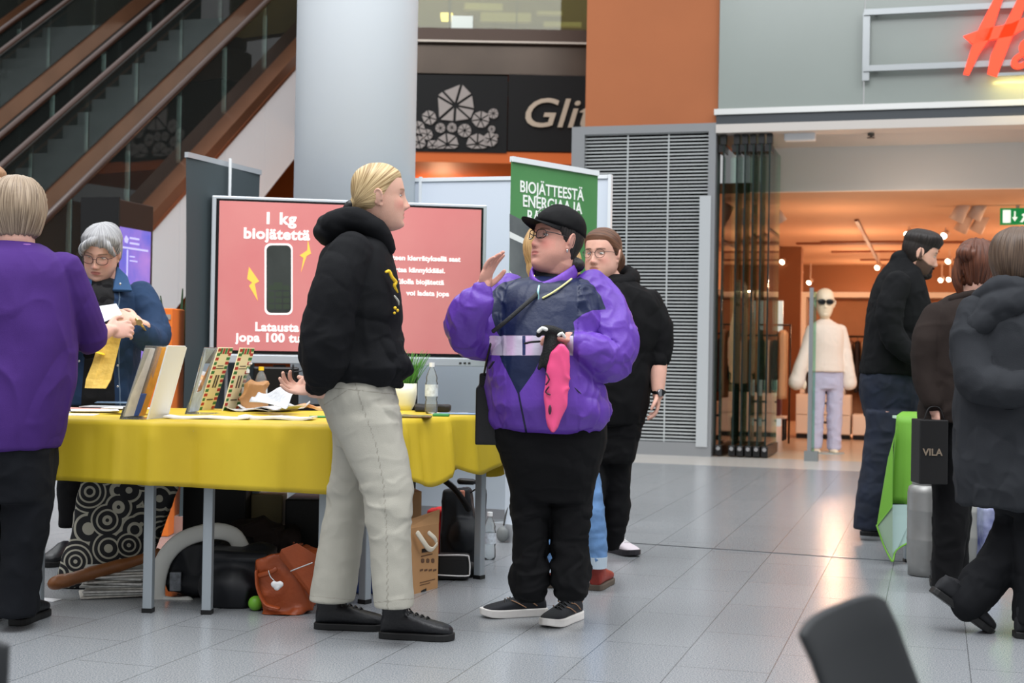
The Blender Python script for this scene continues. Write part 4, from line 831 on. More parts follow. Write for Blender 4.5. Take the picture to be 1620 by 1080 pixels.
P.hair(hairline(.066, .03, -.075, .010, -.035, .5), brn, [tube([P.H @ Vector((.02, .09, .01)), P.H @ Vector((.03, .12, -.03)), P.H @ Vector((.03, .11, -.08))], [.035, .034, .02], 14, 3)], tie=(0.02, .11, -.01), voxel=.005)
P.part('watch', [tube([P.J(1031, 619, -.09), P.J(1041, 622, -.128), P.J(1052, 620, -.09)], [(.004, .009)] * 3, 8, 4, up=(0, 0, 1)), cyl(P.J(1045, 621, -.120), P.J(1046, 621, -.134), .019, 20)], mat('watch black', (15, 15, 16), .3), smooth=False)
P.part('bracelet', [tube([P.J(1045, 621, -.134), P.J(1046, 621, -.137)], [.019, .017], 20, 1, cap=False)], mat('watch ring', (140, 140, 145), .3, .6))
g1 = P.gnd(964, 874)
P.shoe((g1.x, g1.y + .08, 0), 30, .26, 'sneaker', mat('white pink mesh', (225, 215, 222), .6), mat('dark sole', (40, 38, 44), .6), lace=mat('lace white', (240, 240, 240), .6), ankle=.09)
P.shoe((P.J(925, 880, -.1).x, -.1, 0), -30, .26, 'sneaker', MATS['white pink mesh'], MATS['dark sole'], ankle=.09)
# --- person in light jeans, hidden behind the windbreaker
P = Person('person in light blue turned-up jeans and red-brown boots, hidden behind the windbreaker', 890, 6.4)
tor = P.sil([(436, 860, 900, 0, .08), (452, 838, 926, 0, .12), (480, 826, 936, 0, .15), (540, 828, 934, 0, .16), (600, 832, 930, 0, .16), (650, 830, 934, 0, .16), (672, 832, 932, 0, .15)])
P.garment('jacket', [tor, P.tube([(834, 470, 0, .06), (826, 540, 0, .06), (832, 620, -.02, .05)]), P.tube([(928, 470, 0, .06), (934, 540, 0, .06), (928, 620, -.02, .05)])], fabric('pale blue jacket', (176, 190, 205)), .009, 3, .008, 8)
lg_ = [P.sil([(655, 834, 930, 0, .15), (700, 838, 936, 0, .15), (740, 842, 942, 0, .13)]), P.sil([(730, 896, 944, .0, .10), (780, 912, 952, -.03, .09), (830, 918, 958, -.06, .085), (878, 922, 960, -.06, .085), (893, 925, 959, -.06, .08)]), P.sil([(730, 842, 890, .0, .10), (790, 850, 886, .02, .09), (840, 856, 882, .02, .08), (884, 858, 882, .02, .075), (896, 858, 881, .02, .07)])]
P.garment('jeans', lg_, mat('light denim', (92, 128, 172), .85, var=.25, vscale=14, bump=.2, bscale=300), .008, 3, .007, 9, (1, 1, 1.3))
for cf in (P.sil([(878, 923, 961, -.06, .088), (896, 926, 960, -.06, .084)], core=0, k=1), P.sil([(888, 857, 883, .02, .078), (902, 857, 882, .02, .075)], core=0, k=1)): P.part('cuff', cf, mat('denim inside', (178, 192, 204), .85, var=.08), smooth=False)
P.head(872, 388, 0, yaw=175, size=.98, neck=[(876, 440, 0), (880, 456, 0)])
P.body((216, 168, 150), .006, tone='mid2')
bl2 = hair_mat('curly blonde hair', (150, 112, 70), (220, 184, 130))
P.hair(hairline(.06, .02, -.16, .022, -.11, .8), bl2, [ell(P.J(846, 392, 0), (.052, .07, .10)), ell(P.J(850, 422, 0), (.05, .06, .07)), ell(P.J(905, 415, 0), (.04, .06, .08))], voxel=.006, amp=.008, freq=120)
for px, py, yw in ((941, 934, 165), (872, 930, 190)):
    g1 = P.gnd(px, py); P.shoe((g1.x, g1.y, 0), yw, .26, 'boot', mat('red brown boot', (140, 44, 34), .5, var=.1), mat('muddy sole', (88, 78, 68), .7), ankle=.15)
# --- bearded man
P = Person('man with a dark beard in black sweater and dark jeans, looking down', 1395, 8.4)
tor = P.sil([(410, 1412, 1440, .0, .07), (424, 1400, 1452, 0, .11), (440, 1390, 1458, 0, .16), (465, 1380, 1466, 0, .19), (500, 1373, 1470, 0, .20), (540, 1368, 1468, 0, .195), (575, 1364, 1462, 0, .19), (592, 1362, 1460, 0, .185)])
aN = P.tube([(1420, 448, -.19, .075), (1408, 490, -.23, .078), (1412, 530, -.24, .072), (1440, 560, -.26, .060), (1470, 566, -.3, .045)]); aF = P.tube([(1430, 448, .19, .07), (1440, 500, .22, .07), (1462, 550, .1, .055)])
P.garment('sweater', [tor, aN, aF, P.tube([(1424, 412, 0, .058), (1432, 424, 0, .07)], core=0)], fabric('black wool', (15, 16, 18)), .009, 4, .008, 8)
P.garment('jeans', [P.sil([(585, 1364, 1458, 0, .17), (620, 1362, 1456, 0, .175), (660, 1370, 1450, 0, .16)]), P.sil([(650, 1372, 1440, -.08, .11), (700, 1370, 1425, -.09, .10), (750, 1362, 1412, -.10, .095), (800, 1354, 1398, -.11, .085), (836, 1352, 1390, -.11, .075)]), P.sil([(650, 1380, 1450, .08, .11), (720, 1390, 1440, .09, .095), (800, 1396, 1436, .10, .085), (832, 1398, 1432, .10, .075)])], mat('navy denim', (17, 25, 42), .8, var=.3, vscale=12, bump=.2, bscale=300), .008, 3, .009, 9)
P.head(1455, 401, 0, yaw=88, pitch=16, size=1.08, neck=[(1436, 428, 0), (1428, 446, 0)], neck_r=.062, nose=1.05)
P.hand(P.J(1474, 568, -.3), (1, 0, -.2), (0, .2, -1), True, (.3, .3, .3, .3))
P.body((214, 166, 146), .0045, lip=(160, 96, 90), brow=(40, 30, 26), tone='man', beard=(44, 30, 24), blush=.15)
P.eyes((50, 40, 36), .0034, look=(.5, .2))
P.hair(lambda x, y, z: np.where(z > .045, .004 + .014 * np.clip((z - .045) / .04, 0, 1) + .016 * gs(z, .095, .03) * np.clip(-y / .05, 0, 1.2), hairline(.06, .03, -.07, .0035, -.035, .5)(x, y, z)), hair_mat('short black hair', (16, 12, 11), (38, 29, 25)), [xf(P.H, ell((0, -.062, .086), (.055, .045, .028)))], voxel=.005, amp=.002)
P.part('beard', [xf(P.H, ell((0, -.068, -.103), (.040, .031, .025))), xf(P.H, ell((.027, -.076, -.082), (.010, .014, .022))), xf(P.H, ell((-.027, -.076, -.082), (.010, .014, .022))), xf(P.H, ell((0, -.05, -.114), (.046, .036, .020))), xf(P.H, ell((0, -.091, -.059), (.029, .009, .006)))], mat('beard black', (32, 22, 18), .9, bump=.6, bscale=200), smooth=True)
g1 = P.gnd(1362, 846); g2 = P.gnd(1400, 840)
for g in (g1, g2): P.shoe((g.x, g.y, 0), 78, .29, 'boot', mat('dark grey shoe', (46, 48, 54), .6), mat('boot sole', ()), ankle=.13)
# --- woman in brown coat, from behind
P = Person('auburn-haired person in a dark brown coat seen from behind beside the green table', 1500, 6.5)
tor = P.sil([(462, 1520, 1560, 0, .08), (472, 1496, 1572, 0, .12), (488, 1478, 1584, 0, .15), (515, 1466, 1592, 0, .17), (560, 1462, 1594, 0, .175), (600, 1460, 1592, 0, .175), (640, 1458, 1588, 0, .17), (667, 1457, 1586, 0, .165)])
a1 = P.tube([(1482, 500, -.02, .066), (1468, 540, -.05, .068), (1466, 590, -.06, .062), (1476, 635, -.10, .05)]); a2 = P.tube([(1576, 500, 0, .066), (1590, 560, 0, .066), (1588, 630, -.03, .05)])
P.garment('coat', [tor, a1, a2], fabric('brown wool', (42, 34, 31), bump=.4), .008, 4, .008, 7)
P.garment('collar', [tube([P.J(1508, 474, -.07), P.J(1540, 466, -.10), P.J(1570, 470, -.05), P.J(1565, 462, .05), P.J(1530, 462, .06)], [.022] * 5, 12, 4)], fabric('brown wool', ()), .007, 3, .002)
P.garment('trousers', [P.sil([(640, 1462, 1580, 0, .15), (668, 1466, 1570, 0, .14), (705, 1470, 1540, 0, .11)]), P.sil([(690, 1470, 1532, -.02, .10), (760, 1476, 1532, -.02, .09), (820, 1477, 1531, -.02, .085), (870, 1476, 1524, -.02, .08), (930, 1475, 1518, -.02, .075)]), P.sil([(690, 1474, 1542, .10, .10), (780, 1480, 1537, .13, .085), (920, 1480, 1526, .15, .07)])], fabric('black trousers', ()), .008, 3, .007, 9)
P.head(1546, 422, 0, yaw=150, pitch=5, size=.98, neck=[(1540, 460, 0), (1536, 476, 0)])
P.hand(P.J(1480, 645, -.1), (0, -.1, -1), (1, .2, 0), False, (.9, .9, .9, .9), .4, .92)
P.body((210, 164, 146), .006, tone='mid3')
aub = hair_mat('auburn hair', (62, 34, 24), (112, 66, 46))
P.hair(hairline(.06, .02, -.10, .014, -.05, .6), aub, [ell(P.J(1530, 402, -.06), (.050, .045, .038)), ell(P.J(1546, 393, -.05), (.040, .045, .030)), ell(P.J(1560, 405, -.04), (.04, .04, .03)), tube([P.J(1518, 410, -.05), P.J(1514, 440, -.04), P.J(1520, 468, -.03)], [.02, .024, .012], 10, 3), ell(P.J(1555, 452, 0), (.06, .05, .05))], voxel=.005, amp=.009, freq=110)
for px, dd in ((1492, 0), (1500, .16)):
    g1 = P.gnd(px, 938); P.shoe((g1.x, g1.y + dd, 0), 160, .25, 'boot', bm, bs, ankle=.12)
VP_ = P
t = empty('shopping_bag', W(1478, 766, 6.36), 'black shopping bag with pale VILA lettering held beside the green table', 'bag')
mk('bag_body', [facing(1455, 664, 1500, 766, 6.33, .14)], mat('paper bag black', (16, 15, 16), .5), t, bevel=.004)
mk('handle', [tube([W(1462, 664, 6.36), W(1470, 645, 6.36), W(1486, 645, 6.36), W(1494, 664, 6.36)], [.003] * 4, 6, 4)], mat('bag black', ()), t, smooth=True)
text('lettering', 'VILA', .043, mat('pale gold', (128, 114, 98), .5), W(1460, 720, 6.328), Rv, (0, 0, 1), t, .001, .001)
# --- person in grey coat walking, at the right edge
P = Person('short-haired person in a dark grey hooded coat walking at the right edge', 1590, 5.5)
tor = P.sil([(458, 1572, 1640, 0, .09), (472, 1556, 1662, 0, .13), (490, 1540, 1684, 0, .16), (520, 1524, 1698, 0, .185), (570, 1520, 1700, 0, .195), (620, 1517, 1702, 0, .20), (680, 1513, 1704, 0, .20), (740, 1511, 1704, 0, .20), (780, 1516, 1700, 0, .195), (797, 1518, 1698, 0, .19)])
a1 = P.tube([(1550, 500, -.05, .080), (1538, 550, -.08, .078), (1548, 600, -.13, .074), (1590, 615, -.20, .066), (1622, 610, -.22, .05)]); a2 = P.tube([(1684, 500, 0, .08), (1700, 570, 0, .08), (1696, 650, -.05, .06)])
gc = fabric('slate coat', (44, 46, 50), bump=.3)
P.garment('coat', [tor, a1, a2], gc, .006, 3, .016, 6, (1, 1, .8))
P.garment('hood', [ell(P.J(1586, 484, -.10), (.125, .085, .07), Euler((0, -.5, 0))), ell(P.J(1558, 506, -.10), (.09, .07, .06), Euler((0, -.7, 0))), tube([P.J(1552, 470, -.05), P.J(1580, 455, -.10), P.J(1620, 462, -.10), P.J(1650, 470, 0)], [.035, .042, .045, .04], 14, 4)], gc, .007, 4, .008, 8)
P.garment('trousers', [P.sil([(750, 1540, 1680, 0, .17), (780, 1556, 1672, 0, .15), (812, 1580, 1666, 0, .13)]),
    tube([P.J(1614, 790, .03), P.J(1609, 835, .03), P.J(1590, 878, .03), P.J(1558, 920, .03), P.J(1534, 950, .03)], [.09, .088, .086, .083, .078], 24, 4), P.sil([(790, 1602, 1668, -.05, .11), (850, 1604, 1664, -.06, .10), (920, 1606, 1660, -.06, .095), (985, 1608, 1652, -.06, .09)])], fabric('black twill', (22, 23, 26)), .007, 3, .010, 8)
P.core += [tube([P.J(1612, 800, .03), P.J(1590, 878, .03), P.J(1530, 956, .03)], [.06, .055, .045], 12, 2)]
P.head(1612, 415, 0, yaw=120, pitch=4, size=1.0, neck=[(1602, 452, 0), (1600, 470, 0)])
P.hand(P.J(1628, 606, -.22), (1, 0, .1), (0, 1, 0), True, (.5, .5, .5, .5))
P.body((214, 170, 150), .006, tone='mid4')
P.hair(hairline(.06, .02, -.085, .020, -.05, .7), hair_mat('ash brown hair', (62, 48, 40), (108, 88, 72)), voxel=.005, amp=.005, freq=140)
P.shoe((P.J(1477, 960, 0).x, .03, 0), 92, .28, 'boot', mat('black suede', (26, 27, 31), .8), bs, lift=.150, pitch=35, ankle=.09)
g1 = P.gnd(1606, 1008); P.shoe((g1.x, g1.y, 0), 88, .27, 'boot', MATS['black suede'], bs, ankle=.12)
# --- woman in purple t-shirt, from behind, at the left edge
P = Person('woman with short ash hair in a purple t-shirt, back turned, at the left edge', 20, 5.28)
tor = P.sil([(384, -8, 60, 0, .085), (394, -30, 78, 0, .11), (408, -52, 98, 0, .15), (430, -72, 112, 0, .18), (470, -80, 118, 0, .20), (520, -80, 118, 0, .21), (570, -78, 115, 0, .215), (620, -78, 108, 0, .22), (670, -76, 98, 0, .22), (706, -72, 88, 0, .21)])
a1 = P.tube([(98, 432, .02, .082), (116, 478, .07, .086), (128, 512, .14, .080), (135, 528, .17, .074)]); a2 = P.tube([(-60, 432, 0, .082), (-80, 480, 0, .085), (-86, 530, .05, .08)])
P.garment('t_shirt', [tor, a1, a2], fabric('purple jersey', (70, 42, 112), var=.06), .006, 3, .014, 5, (1, 1, .7), mod=lambda V: .5 + .8 * gs(V[:, 2], 1.0, .2))
P.garment('trousers', [P.sil([(695, -70, 86, 0, .20), (740, -66, 84, 0, .19), (790, -60, 80, 0, .17)]), P.sil([(770, 10, 82, 0, .12), (840, 8, 72, 0, .11), (900, 4, 62, 0, .105), (960, -2, 58, 0, .105), (972, -2, 57, 0, .1)]), P.sil([(770, -62, 10, .05, .12), (900, -60, -4, .06, .10), (968, -60, -6, .06, .095)])], fabric('black slacks', (20, 22, 27)), .008, 3, .008, 7)
P.head(28, 338, 0, yaw=-168, pitch=6, size=1.03, neck=[(26, 384, 0), (24, 402, 0)], neck_r=.066)
P.forearm([(128, 526, .16, .045), (150, 530, .24, .038), (168, 524, .32, .030)])
P.hand(P.J(170, 523, .33), (.7, .6, .1), (-.6, .6, -.3), True, (.5, .5, .5, .5), .4, .95)
P.body((220, 172, 154), .0045, tone='mid5')
P.hair(lambda x, y, z: hairline(.06, .02, -.105, .020, -.10, .7)(x, y, z) + .006 * gs(z, .0, .07), hair_mat('highlighted ash hair', (98, 80, 64), (180, 160, 136)), voxel=.005, amp=.005, freq=170)
P.part('neckband', [tube([P.J(-8, 386, 0), P.J(10, 388, -.075), P.J(28, 388, -.085), P.J(46, 388, -.07), P.J(62, 390, 0)], [.006] * 5, 8, 4)], mat('neckband', (140, 90, 160), .8), smooth=True)
for px, d in ((25, 0), (-40, .06)):
    g1 = P.gnd(px, 990); P.shoe((g1.x, g1.y + d, 0), 176, .25, 'boot', bm, bs, ankle=.09)
PT = P
# --- person mostly out of frame at the far left
P = Person('person with sandy hair, only a sliver of the head at the left edge', -60, 6.3)
P.garment('shirt', [P.sil([(352, -82, -28, 0, .09), (372, -110, -8, 0, .14), (420, -122, 0, 0, .17), (560, -120, 0, 0, .19), (640, -116, -2, 0, .19)]), P.tube([(-112, 390, 0, .07), (-122, 460, 0, .07), (-116, 540, 0, .06)]), P.tube([(-10, 390, 0, .07), (-2, 460, 0, .07), (-6, 540, -.03, .06)])], fabric('grey shirt', (120, 120, 126)), .012, 3, .008, 7)
P.garment('trousers', [P.sil([(630, -114, -4, 0, .17), (700, -110, -6, 0, .16)]), P.sil([(680, -108, -60, 0, .10), (900, -98, -62, 0, .08)]), P.sil([(680, -58, -8, 0, .10), (900, -52, -16, 0, .08)])], fabric('black slacks', ()), .012, 3, .006, 7)
P.head(-24, 302, 0, yaw=60, pitch=4, size=1.05, neck=[(-44, 348, 0), (-52, 366, 0)])
P.body((222, 176, 152), .008, tone='mid6')
P.hair(hairline(.062, .03, -.07, .010, -.03, .6), hair_mat('sandy hair', (130, 96, 70), (180, 140, 106)), voxel=.006)
for px in (-82, -36):
    g1 = P.gnd(px, 925); P.shoe((g1.x, g1.y, 0), 20, .25, 'boot', bm, bs, ankle=.09)
# --- woman in denim jacket behind the table
P = Person('grey-haired woman with glasses in a denim jacket, looking down behind the yellow table', 165, 7.0)
inner = P.sil([(446, 136, 188, 0, .08), (458, 124, 205, 0, .12), (475, 118, 216, 0, .15), (520, 118, 212, -.005, .165), (570, 116, 210, -.005, .17), (620, 114, 210, -.005, .17), (650, 114, 210, 0, .165)])
P.garment('black_top', [inner], fabric('black knit top', (14, 14, 16)), .007, 3, .004, 8)
torj = P.sil([(442, 138, 188, .03, .09), (452, 120, 206, .02, .12), (466, 108, 224, .01, .155), (500, 104, 226, .01, .175), (550, 104, 220, .01, .185), (600, 103, 218, .01, .19), (640, 102, 217, .01, .185)], core=.7)
aL = P.tube([(222, 468, .0, .072), (240, 505, -.03, .076), (246, 530, -.08, .072), (236, 536, -.16, .066), (224, 524, -.24, .055)]); aR = P.tube([(112, 470, 0, .072), (100, 510, -.03, .072), (104, 540, -.1, .066), (120, 540, -.2, .055)])
def openfront(vf):
    return vf
dm = mask_mat('blue denim', (26, 52, 84), [('m_open', (13, 13, 15), (1, .6)), ('m_seam', (120, 140, 160), (.7, 1))], rough=.85, var=.12, vscale=14, bump=.2, bscale=300, fold=.35, fscale=8)
def dj(V, N):
    X, Y = P.pix(V); fr = V[:, 1] < -.02; L_ = np.interp(Y, [440, 470, 500, 640], [146, 141, 138, 128]); R_ = np.interp(Y, [440, 470, 500, 640], [178, 181, 178, 182])
    op = np.where(fr & (V[:, 1] > -.30) & (np.abs((X - 160)) < 45), np.minimum(X - L_, R_ - X) / 321., -.01); return dict(m_open=op, m_seam=np.where(fr & (X > 150), (.9 - np.abs(X - R_ - 8)) / 321., -.01))
P.garment('denim_jacket', [torj, aL, aR], dm, .006, 4, .009, 9, (1, 1, .8), atts=dj)
P.part('collar', [hexa([P.J(*q) for q in ((178, 462, -.13), (208, 463, -.15), (200, 440, -.05), (184, 424, -.03), (178, 458, -.145), (210, 459, -.165), (202, 436, -.06), (186, 420, -.04))]), hexa([P.J(*q) for q in ((118, 462, -.13), (143, 466, -.15), (146, 440, -.05), (128, 444, -.03), (118, 458, -.145), (143, 462, -.165), (147, 436, -.06), (128, 440, -.04))])], mat('collar denim', (38, 72, 110), .85, var=.1), smooth=False, bevel=.006)
P.part('button', [ell(P.J(x, y, -.2), (.006, .003, .006)) for x, y in ((186, 578), (186, 611), (190, 449), (125, 571), (112, 600))], chrome, smooth=True)
P.garment('trousers', [P.sil([(640, 116, 206, 0, .16), (690, 118, 204, 0, .15)]), P.sil([(680, 95, 160, -.0, .12), (760, 94, 135, 0, .10), (832, 96, 130, 0, .085)]), P.sil([(680, 160, 206, 0, .12), (760, 168, 206, 0, .10), (850, 172, 202, 0, .085)])], fabric('black trousers', ()), .009, 3, .006, 8)
P.head(160, 399, -.05, yaw=-2, pitch=24, roll=6, size=1.04, neck=[(160, 442, 0), (160, 462, .03)], neck_r=.064, heavy=.8, lips=1.1)
P.forearm([(226, 527, -.22, .038), (214, 508, -.27, .031)])
P.hand(P.J(217, 510, -.27), (-.75, -.15, .30), (-.2, .75, -.5), False, (.55, .65, .7, .8), .5, .95)
P.forearm([(118, 541, -.18, .038), (136, 536, -.27, .031)])
P.hand(P.J(138, 535, -.28), (.95, -.1, .12), (0, .6, -.8), True, (.5, .5, .55, .6), .4, .95)
P.body((222, 176, 156), .0035, lip=(182, 96, 96), brow=(130, 104, 90), tone='rosy2', blush=.4)
P.eyes((90, 90, 90), .0028); P.glasses(mat('tortoise frame', (70, 40, 44), .3), (.0255, .020), -.004, .0016, y=-.101, round_=2.6)
P.hair(lambda x, y, z: hairline(.066, .048, -.075, .018, -.02, .6)(x, y, z) + .010 * gs(x, .03, .04) * (z > .05), hair_mat('silver hair', (98, 98, 100), (198, 198, 200)), [xf(P.H, tube([(.02, -.06, .098), (-.03, -.092, .075), (-.064, -.078, .040), (-.074, -.05, .0)], [.018, .020, .018, .010], 12, 4)), xf(P.H, tube([(.03, -.07, .092), (.062, -.074, .055), (.074, -.045, .01)], [.018, .016, .010], 12, 4))], voxel=.004, amp=.003, freq=200)
P.part('watch', [tube([P.J(215, 505, -.31), P.J(224, 514, -.325), P.J(229, 522, -.29)], [(.004, .008)] * 3, 8, 3), cyl(P.J(221, 510, -.32), P.J(220, 510, -.332), .014, 16)], mat('watch gold', (200, 170, 110), .3, .8))
for px in (112, 188):
    g1 = P.gnd(px, 880); P.shoe((P.J(px, 870, 0).x, -.02, 0), -6, .25, 'boot', bm, bs, ankle=.09)
DW = P
# papers in her hands
D_ = DW.D - .36
V, F = hexa([W(141, 519, D_), W(193, 497, D_), W(193, 497, D_ + .004), W(141, 519, D_ + .004), W(131, 488, D_ + .08), W(184, 480, D_ + .08), W(184, 480, D_ + .084), W(131, 488, D_ + .084)])
tag(mk('leaflet', (V, F), mat('paper white', (236, 240, 244), .6)), 'blank white folded paper held between the two women at left', 'leaflet')
V, F = hexa([W(130, 500, D_ - .03), W(150, 492, D_ - .03), W(150, 492, D_ - .027), W(130, 500, D_ - .027), W(132, 478, D_), W(146, 472, D_), W(146, 472, D_ + .003), W(132, 478, D_ + .003)])
tag(mk('leaflet', (V, F), MATS['paper white']), 'small white paper partly behind the purple sleeve', 'leaflet')
D_ = DW.D - .40; st = [(184, 516, 16), (176, 545, 17), (168, 575, 18), (160, 600, 20), (155, 614, 17)]
rr = []
for i, (x, y, h) in enumerate(st):
    c_ = W(x - 4, y, D_ + .02 * math.sin(i)); hw = h / FPX * D_; rr.append([c_ + Rv * (-hw), c_ + Rv * (-hw * .3) - Fv * .012, c_ + Rv * (hw * .4) + Fv * .0, c_ + Rv * hw - Fv * .008, c_ + Rv * hw + Fv * 0, c_ + Rv * (hw * .4) + Fv * .008, c_ + Rv * (-hw * .3) - Fv * .004, c_ + Rv * (-hw) + Fv * .008])
V, F = rings(np.array([[tuple(q) for q in r] for r in rr]))
t = empty('paper_strip', W(165, 614, D_), 'crumpled yellow printed paper strip hanging from the denim woman\'s hands', 'paper strip')
mk('strip', (V, F), mat('yellow paper', (214, 178, 84), .6, var=.15, vscale=20, bump=.5, bscale=40), t)
mk('tie', [tube([W(138, 546, D_), W(150, 556, D_ - .01), W(163, 560, D_)], [(.014, .004)] * 3, 8, 3)], mat('yellow band', (226, 190, 40), .6), t, smooth=True)
mk('print', [ell(W(182, 527, D_ - .016), (.016, .003, .022))], mat('print mauve', (170, 160, 176), .6, var=.3, vscale=90), t)
# ================================================================== STAND: screen, banners, partition
def PL(px, py, Aq, Bq):          # where a sight line meets the upright plane through Aq and Bq
    d = ROT @ Vector(((px - 810) / FPX, -(py - 540) / FPX, -1)); e_ = Bq - Aq; n = Vector((e_.y, -e_.x, 0)).normalized(); c0 = Vector((0, 0, CAMZ))
    return c0 + d * ((Aq - c0).dot(n) / d.dot(n))
S0, S1 = W(336, 440, 8.2), W(768, 450, 8.48); S0.z = S1.z = 0
sr = (S1 - S0).normalized(); sn = Vector((sr.y, -sr.x, 0))       # sn points to the viewer
def plate(px0, y0, px1, y1, A_, B_, off, dep):     # upright slab in the plane A_B_, front face off metres before it
    r = (B_ - A_).normalized(); n = Vector((r.y, -r.x, 0)); a, b = PL(px0, (y0 + y1) / 2, A_, B_), PL(px1, (y0 + y1) / 2, A_, B_)
    zt = PL((px0 + px1) / 2, y0, A_, B_).z; zb = PL((px0 + px1) / 2, y1, A_, B_).z; q = lambda p, z, o: Vector((p.x, p.y, z)) + n * o
    return hexa([q(a, zb, off), q(b, zb, off), q(b, zb, off - dep), q(a, zb, off - dep), q(a, zt, off), q(b, zt, off), q(b, zt, off - dep), q(a, zt, off - dep)])
tv = empty('display_screen', (S0 + S1) / 2, 'large flat display with a pink slide about biowaste, behind the yellow table', 'screen')
mk('frame', plate(333, 316.5, 768.5, 568.5, S0, S1, 0, .07), mat('screen frame', (196, 202, 208), .35, .3), tv, bevel=.006)
mk('bezel', plate(340, 321, 763, 562, S0, S1, .002, .01), mat('bezel black', (10, 10, 12), .25), tv)
pink = mat('slide pink', (194, 114, 114), .3, vscale=1.3, col2=(202, 132, 128), emit=.20)
mk('slide', plate(345, 324.5, 759.5, 557, S0, S1, .005, .01), pink, tv)
mk('bottom_bar', plate(333, 563.5, 768.5, 576.5, S0, S1, .006, .05), mat('screen frame', ()), tv, bevel=.004)
mk('button', [plate(x, 573, x + 4, 575.5, S0, S1, .009, .008) for x in (726, 733, 740)], black, tv)
wt = mat('slide white', (250, 236, 232), .5, emit=.3)
def stx(s, px, py, size, bold, align='LEFT', parent=tv, m=wt, sx=1, A_=S0, B_=S1, off=.0065, sp=1.0, ext=.0008):
    r = (B_ - A_).normalized(); n = Vector((r.y, -r.x, 0)); p = PL(px, py, A_, B_) + n * off; return text('lettering', s, size, m, p, r, (0, 0, 1), parent, bold, ext, align, sx, sp=sp)
stx('1 kg', 417, 353.5, .094, .0032, sx=1.08, sp=1.1); stx('biojätettä', 385, 376.5, .086, .0032, sx=1.08, sp=1.06)
stx('Latausta', 403, 523, .070, .0026, sx=1.02, sp=1.06); stx('jopa 100 tuntia', 373, 539.5, .070, .0026, sx=1.08, sp=1.06)
for s_, x, y in (('Biojätteen kierrätyksellä saat', 728, 414), ('virtaa kännykkääsi.', 704, 432), ('Kilolla biojätettä', 702, 450.5), ('voi ladata jopa', 710, 468.5)): stx(s_, x, y, .0405, .0016, 'RIGHT', sx=1.05, sp=1.02)
def flat(pts, A_, B_, off, dep=.0015):
    r = (B_ - A_).normalized(); n = Vector((r.y, -r.x, 0)); return poly([PL(x, y, A_, B_) + n * off for x, y in pts], tuple(-n * dep))
def rrect(x0, y0, x1, y1, r, k=5):
    out = []
    for cx, cy, a0 in ((x1 - r, y0 + r, -90), (x1 - r, y1 - r, 0), (x0 + r, y1 - r, 90), (x0 + r, y0 + r, 180)):
        for i in range(k + 1): a = math.radians(a0 + 90 * i / k); out.append((cx + r * math.cos(a), cy + r * math.sin(a)))
    return out
mk('phone_outline', flat(rrect(418.5, 385, 463, 498, 9), S0, S1, .0066), wt, tv)
mk('phone_picture', flat(rrect(421.5, 388, 460.5, 495, 8), S0, S1, .0072), mat('phone picture', (44, 48, 46), .3, var=.35, vscale=4, emit=.3), tv)
mk('phone_keys', [flat(rrect(424 + 12 * i, 451 + 10 * j, 434 + 12 * i, 459 + 10 * j, 2, 2), S0, S1, .0076, .0004) for i in range(3) for j in range(4)] + [flat(rrect(433, 446, 447, 459, 2.5, 3), S0, S1, .0079, .0003)], mat('phone keys', (50, 60, 48), .3, emit=.2), tv)
bo = mat('bolt orange', (238, 176, 74), .5, emit=.45)
for pts in ([(394, 422), (410, 445), (403, 449), (408, 476), (394, 452), (399, 447), (391, 441)], [(487, 379), (492, 401), (485, 405), (476, 431), (480, 408), (474, 404), (486, 396)]): mk('bolt', flat(pts, S0, S1, .0066), bo, tv)
mid = (S0 + S1) / 2
mk('stand', [plate(430, 577, 450, 820, S0, S1, -.03, .05), plate(640, 577, 660, 820, S0, S1, -.03, .05), plate(430, 640, 660, 650, S0, S1, -.03, .05)], black, tv)
mk('foot', [hexa([mid + sr * (o - .03) + sn * .3, mid + sr * (o + .03) + sn * .3, mid + sr * (o + .03) - sn * .35, mid + sr * (o - .03) - sn * .35] + [q + Vector((0, 0, .05)) for q in (mid + sr * (o - .03) + sn * .3, mid + sr * (o + .03) + sn * .3, mid + sr * (o + .03) - sn * .35, mid + sr * (o - .03) - sn * .35)]) for o in (-.42, .42)], black, tv)
mk('equipment_shelf', plate(400, 580, 472, 640, S0, S1, .10, .16), black, tv, bevel=.01)
mk('cable', [tube([PL(463, 577, S0, S1) + sn * .13, PL(462, 592, S0, S1) + sn * .14, PL(468, 608, S0, S1) + sn * .14], [.006] * 3, 8, 4), tube([PL(452, 590, S0, S1) + sn * .13, PL(476, 586, S0, S1) + sn * .14], [.004] * 2, 8, 3)], black, tv, smooth=True)
# partition
p0, p1 = W(646, 500, 9.22), W(962, 500, 8.86); p0.z = p1.z = 0
pt = empty('partition', (p0 + p1) / 2, 'pale blue-white exhibition partition behind the screen and green banner', 'partition')
mk('panel', plate(650, 284, 961, 806, p0, p1, 0, .03), mat('partition white', (206, 214, 226), .5), pt)
mk('rail', plate(650, 279, 962, 285, p0, p1, .01, .05), mat('rail white', (222, 226, 230), .4), pt)
mk('pole', [plate(659, 280, 663, 840, p0, p1, .015, .02), plate(958, 276, 963, 845, p0, p1, .015, .05)], mat('rail white', ()), pt)
mk('base_panel', plate(650, 806, 961, 845, p0, p1, .01, .02), mat('base grey', (150, 150, 156), .6), pt)
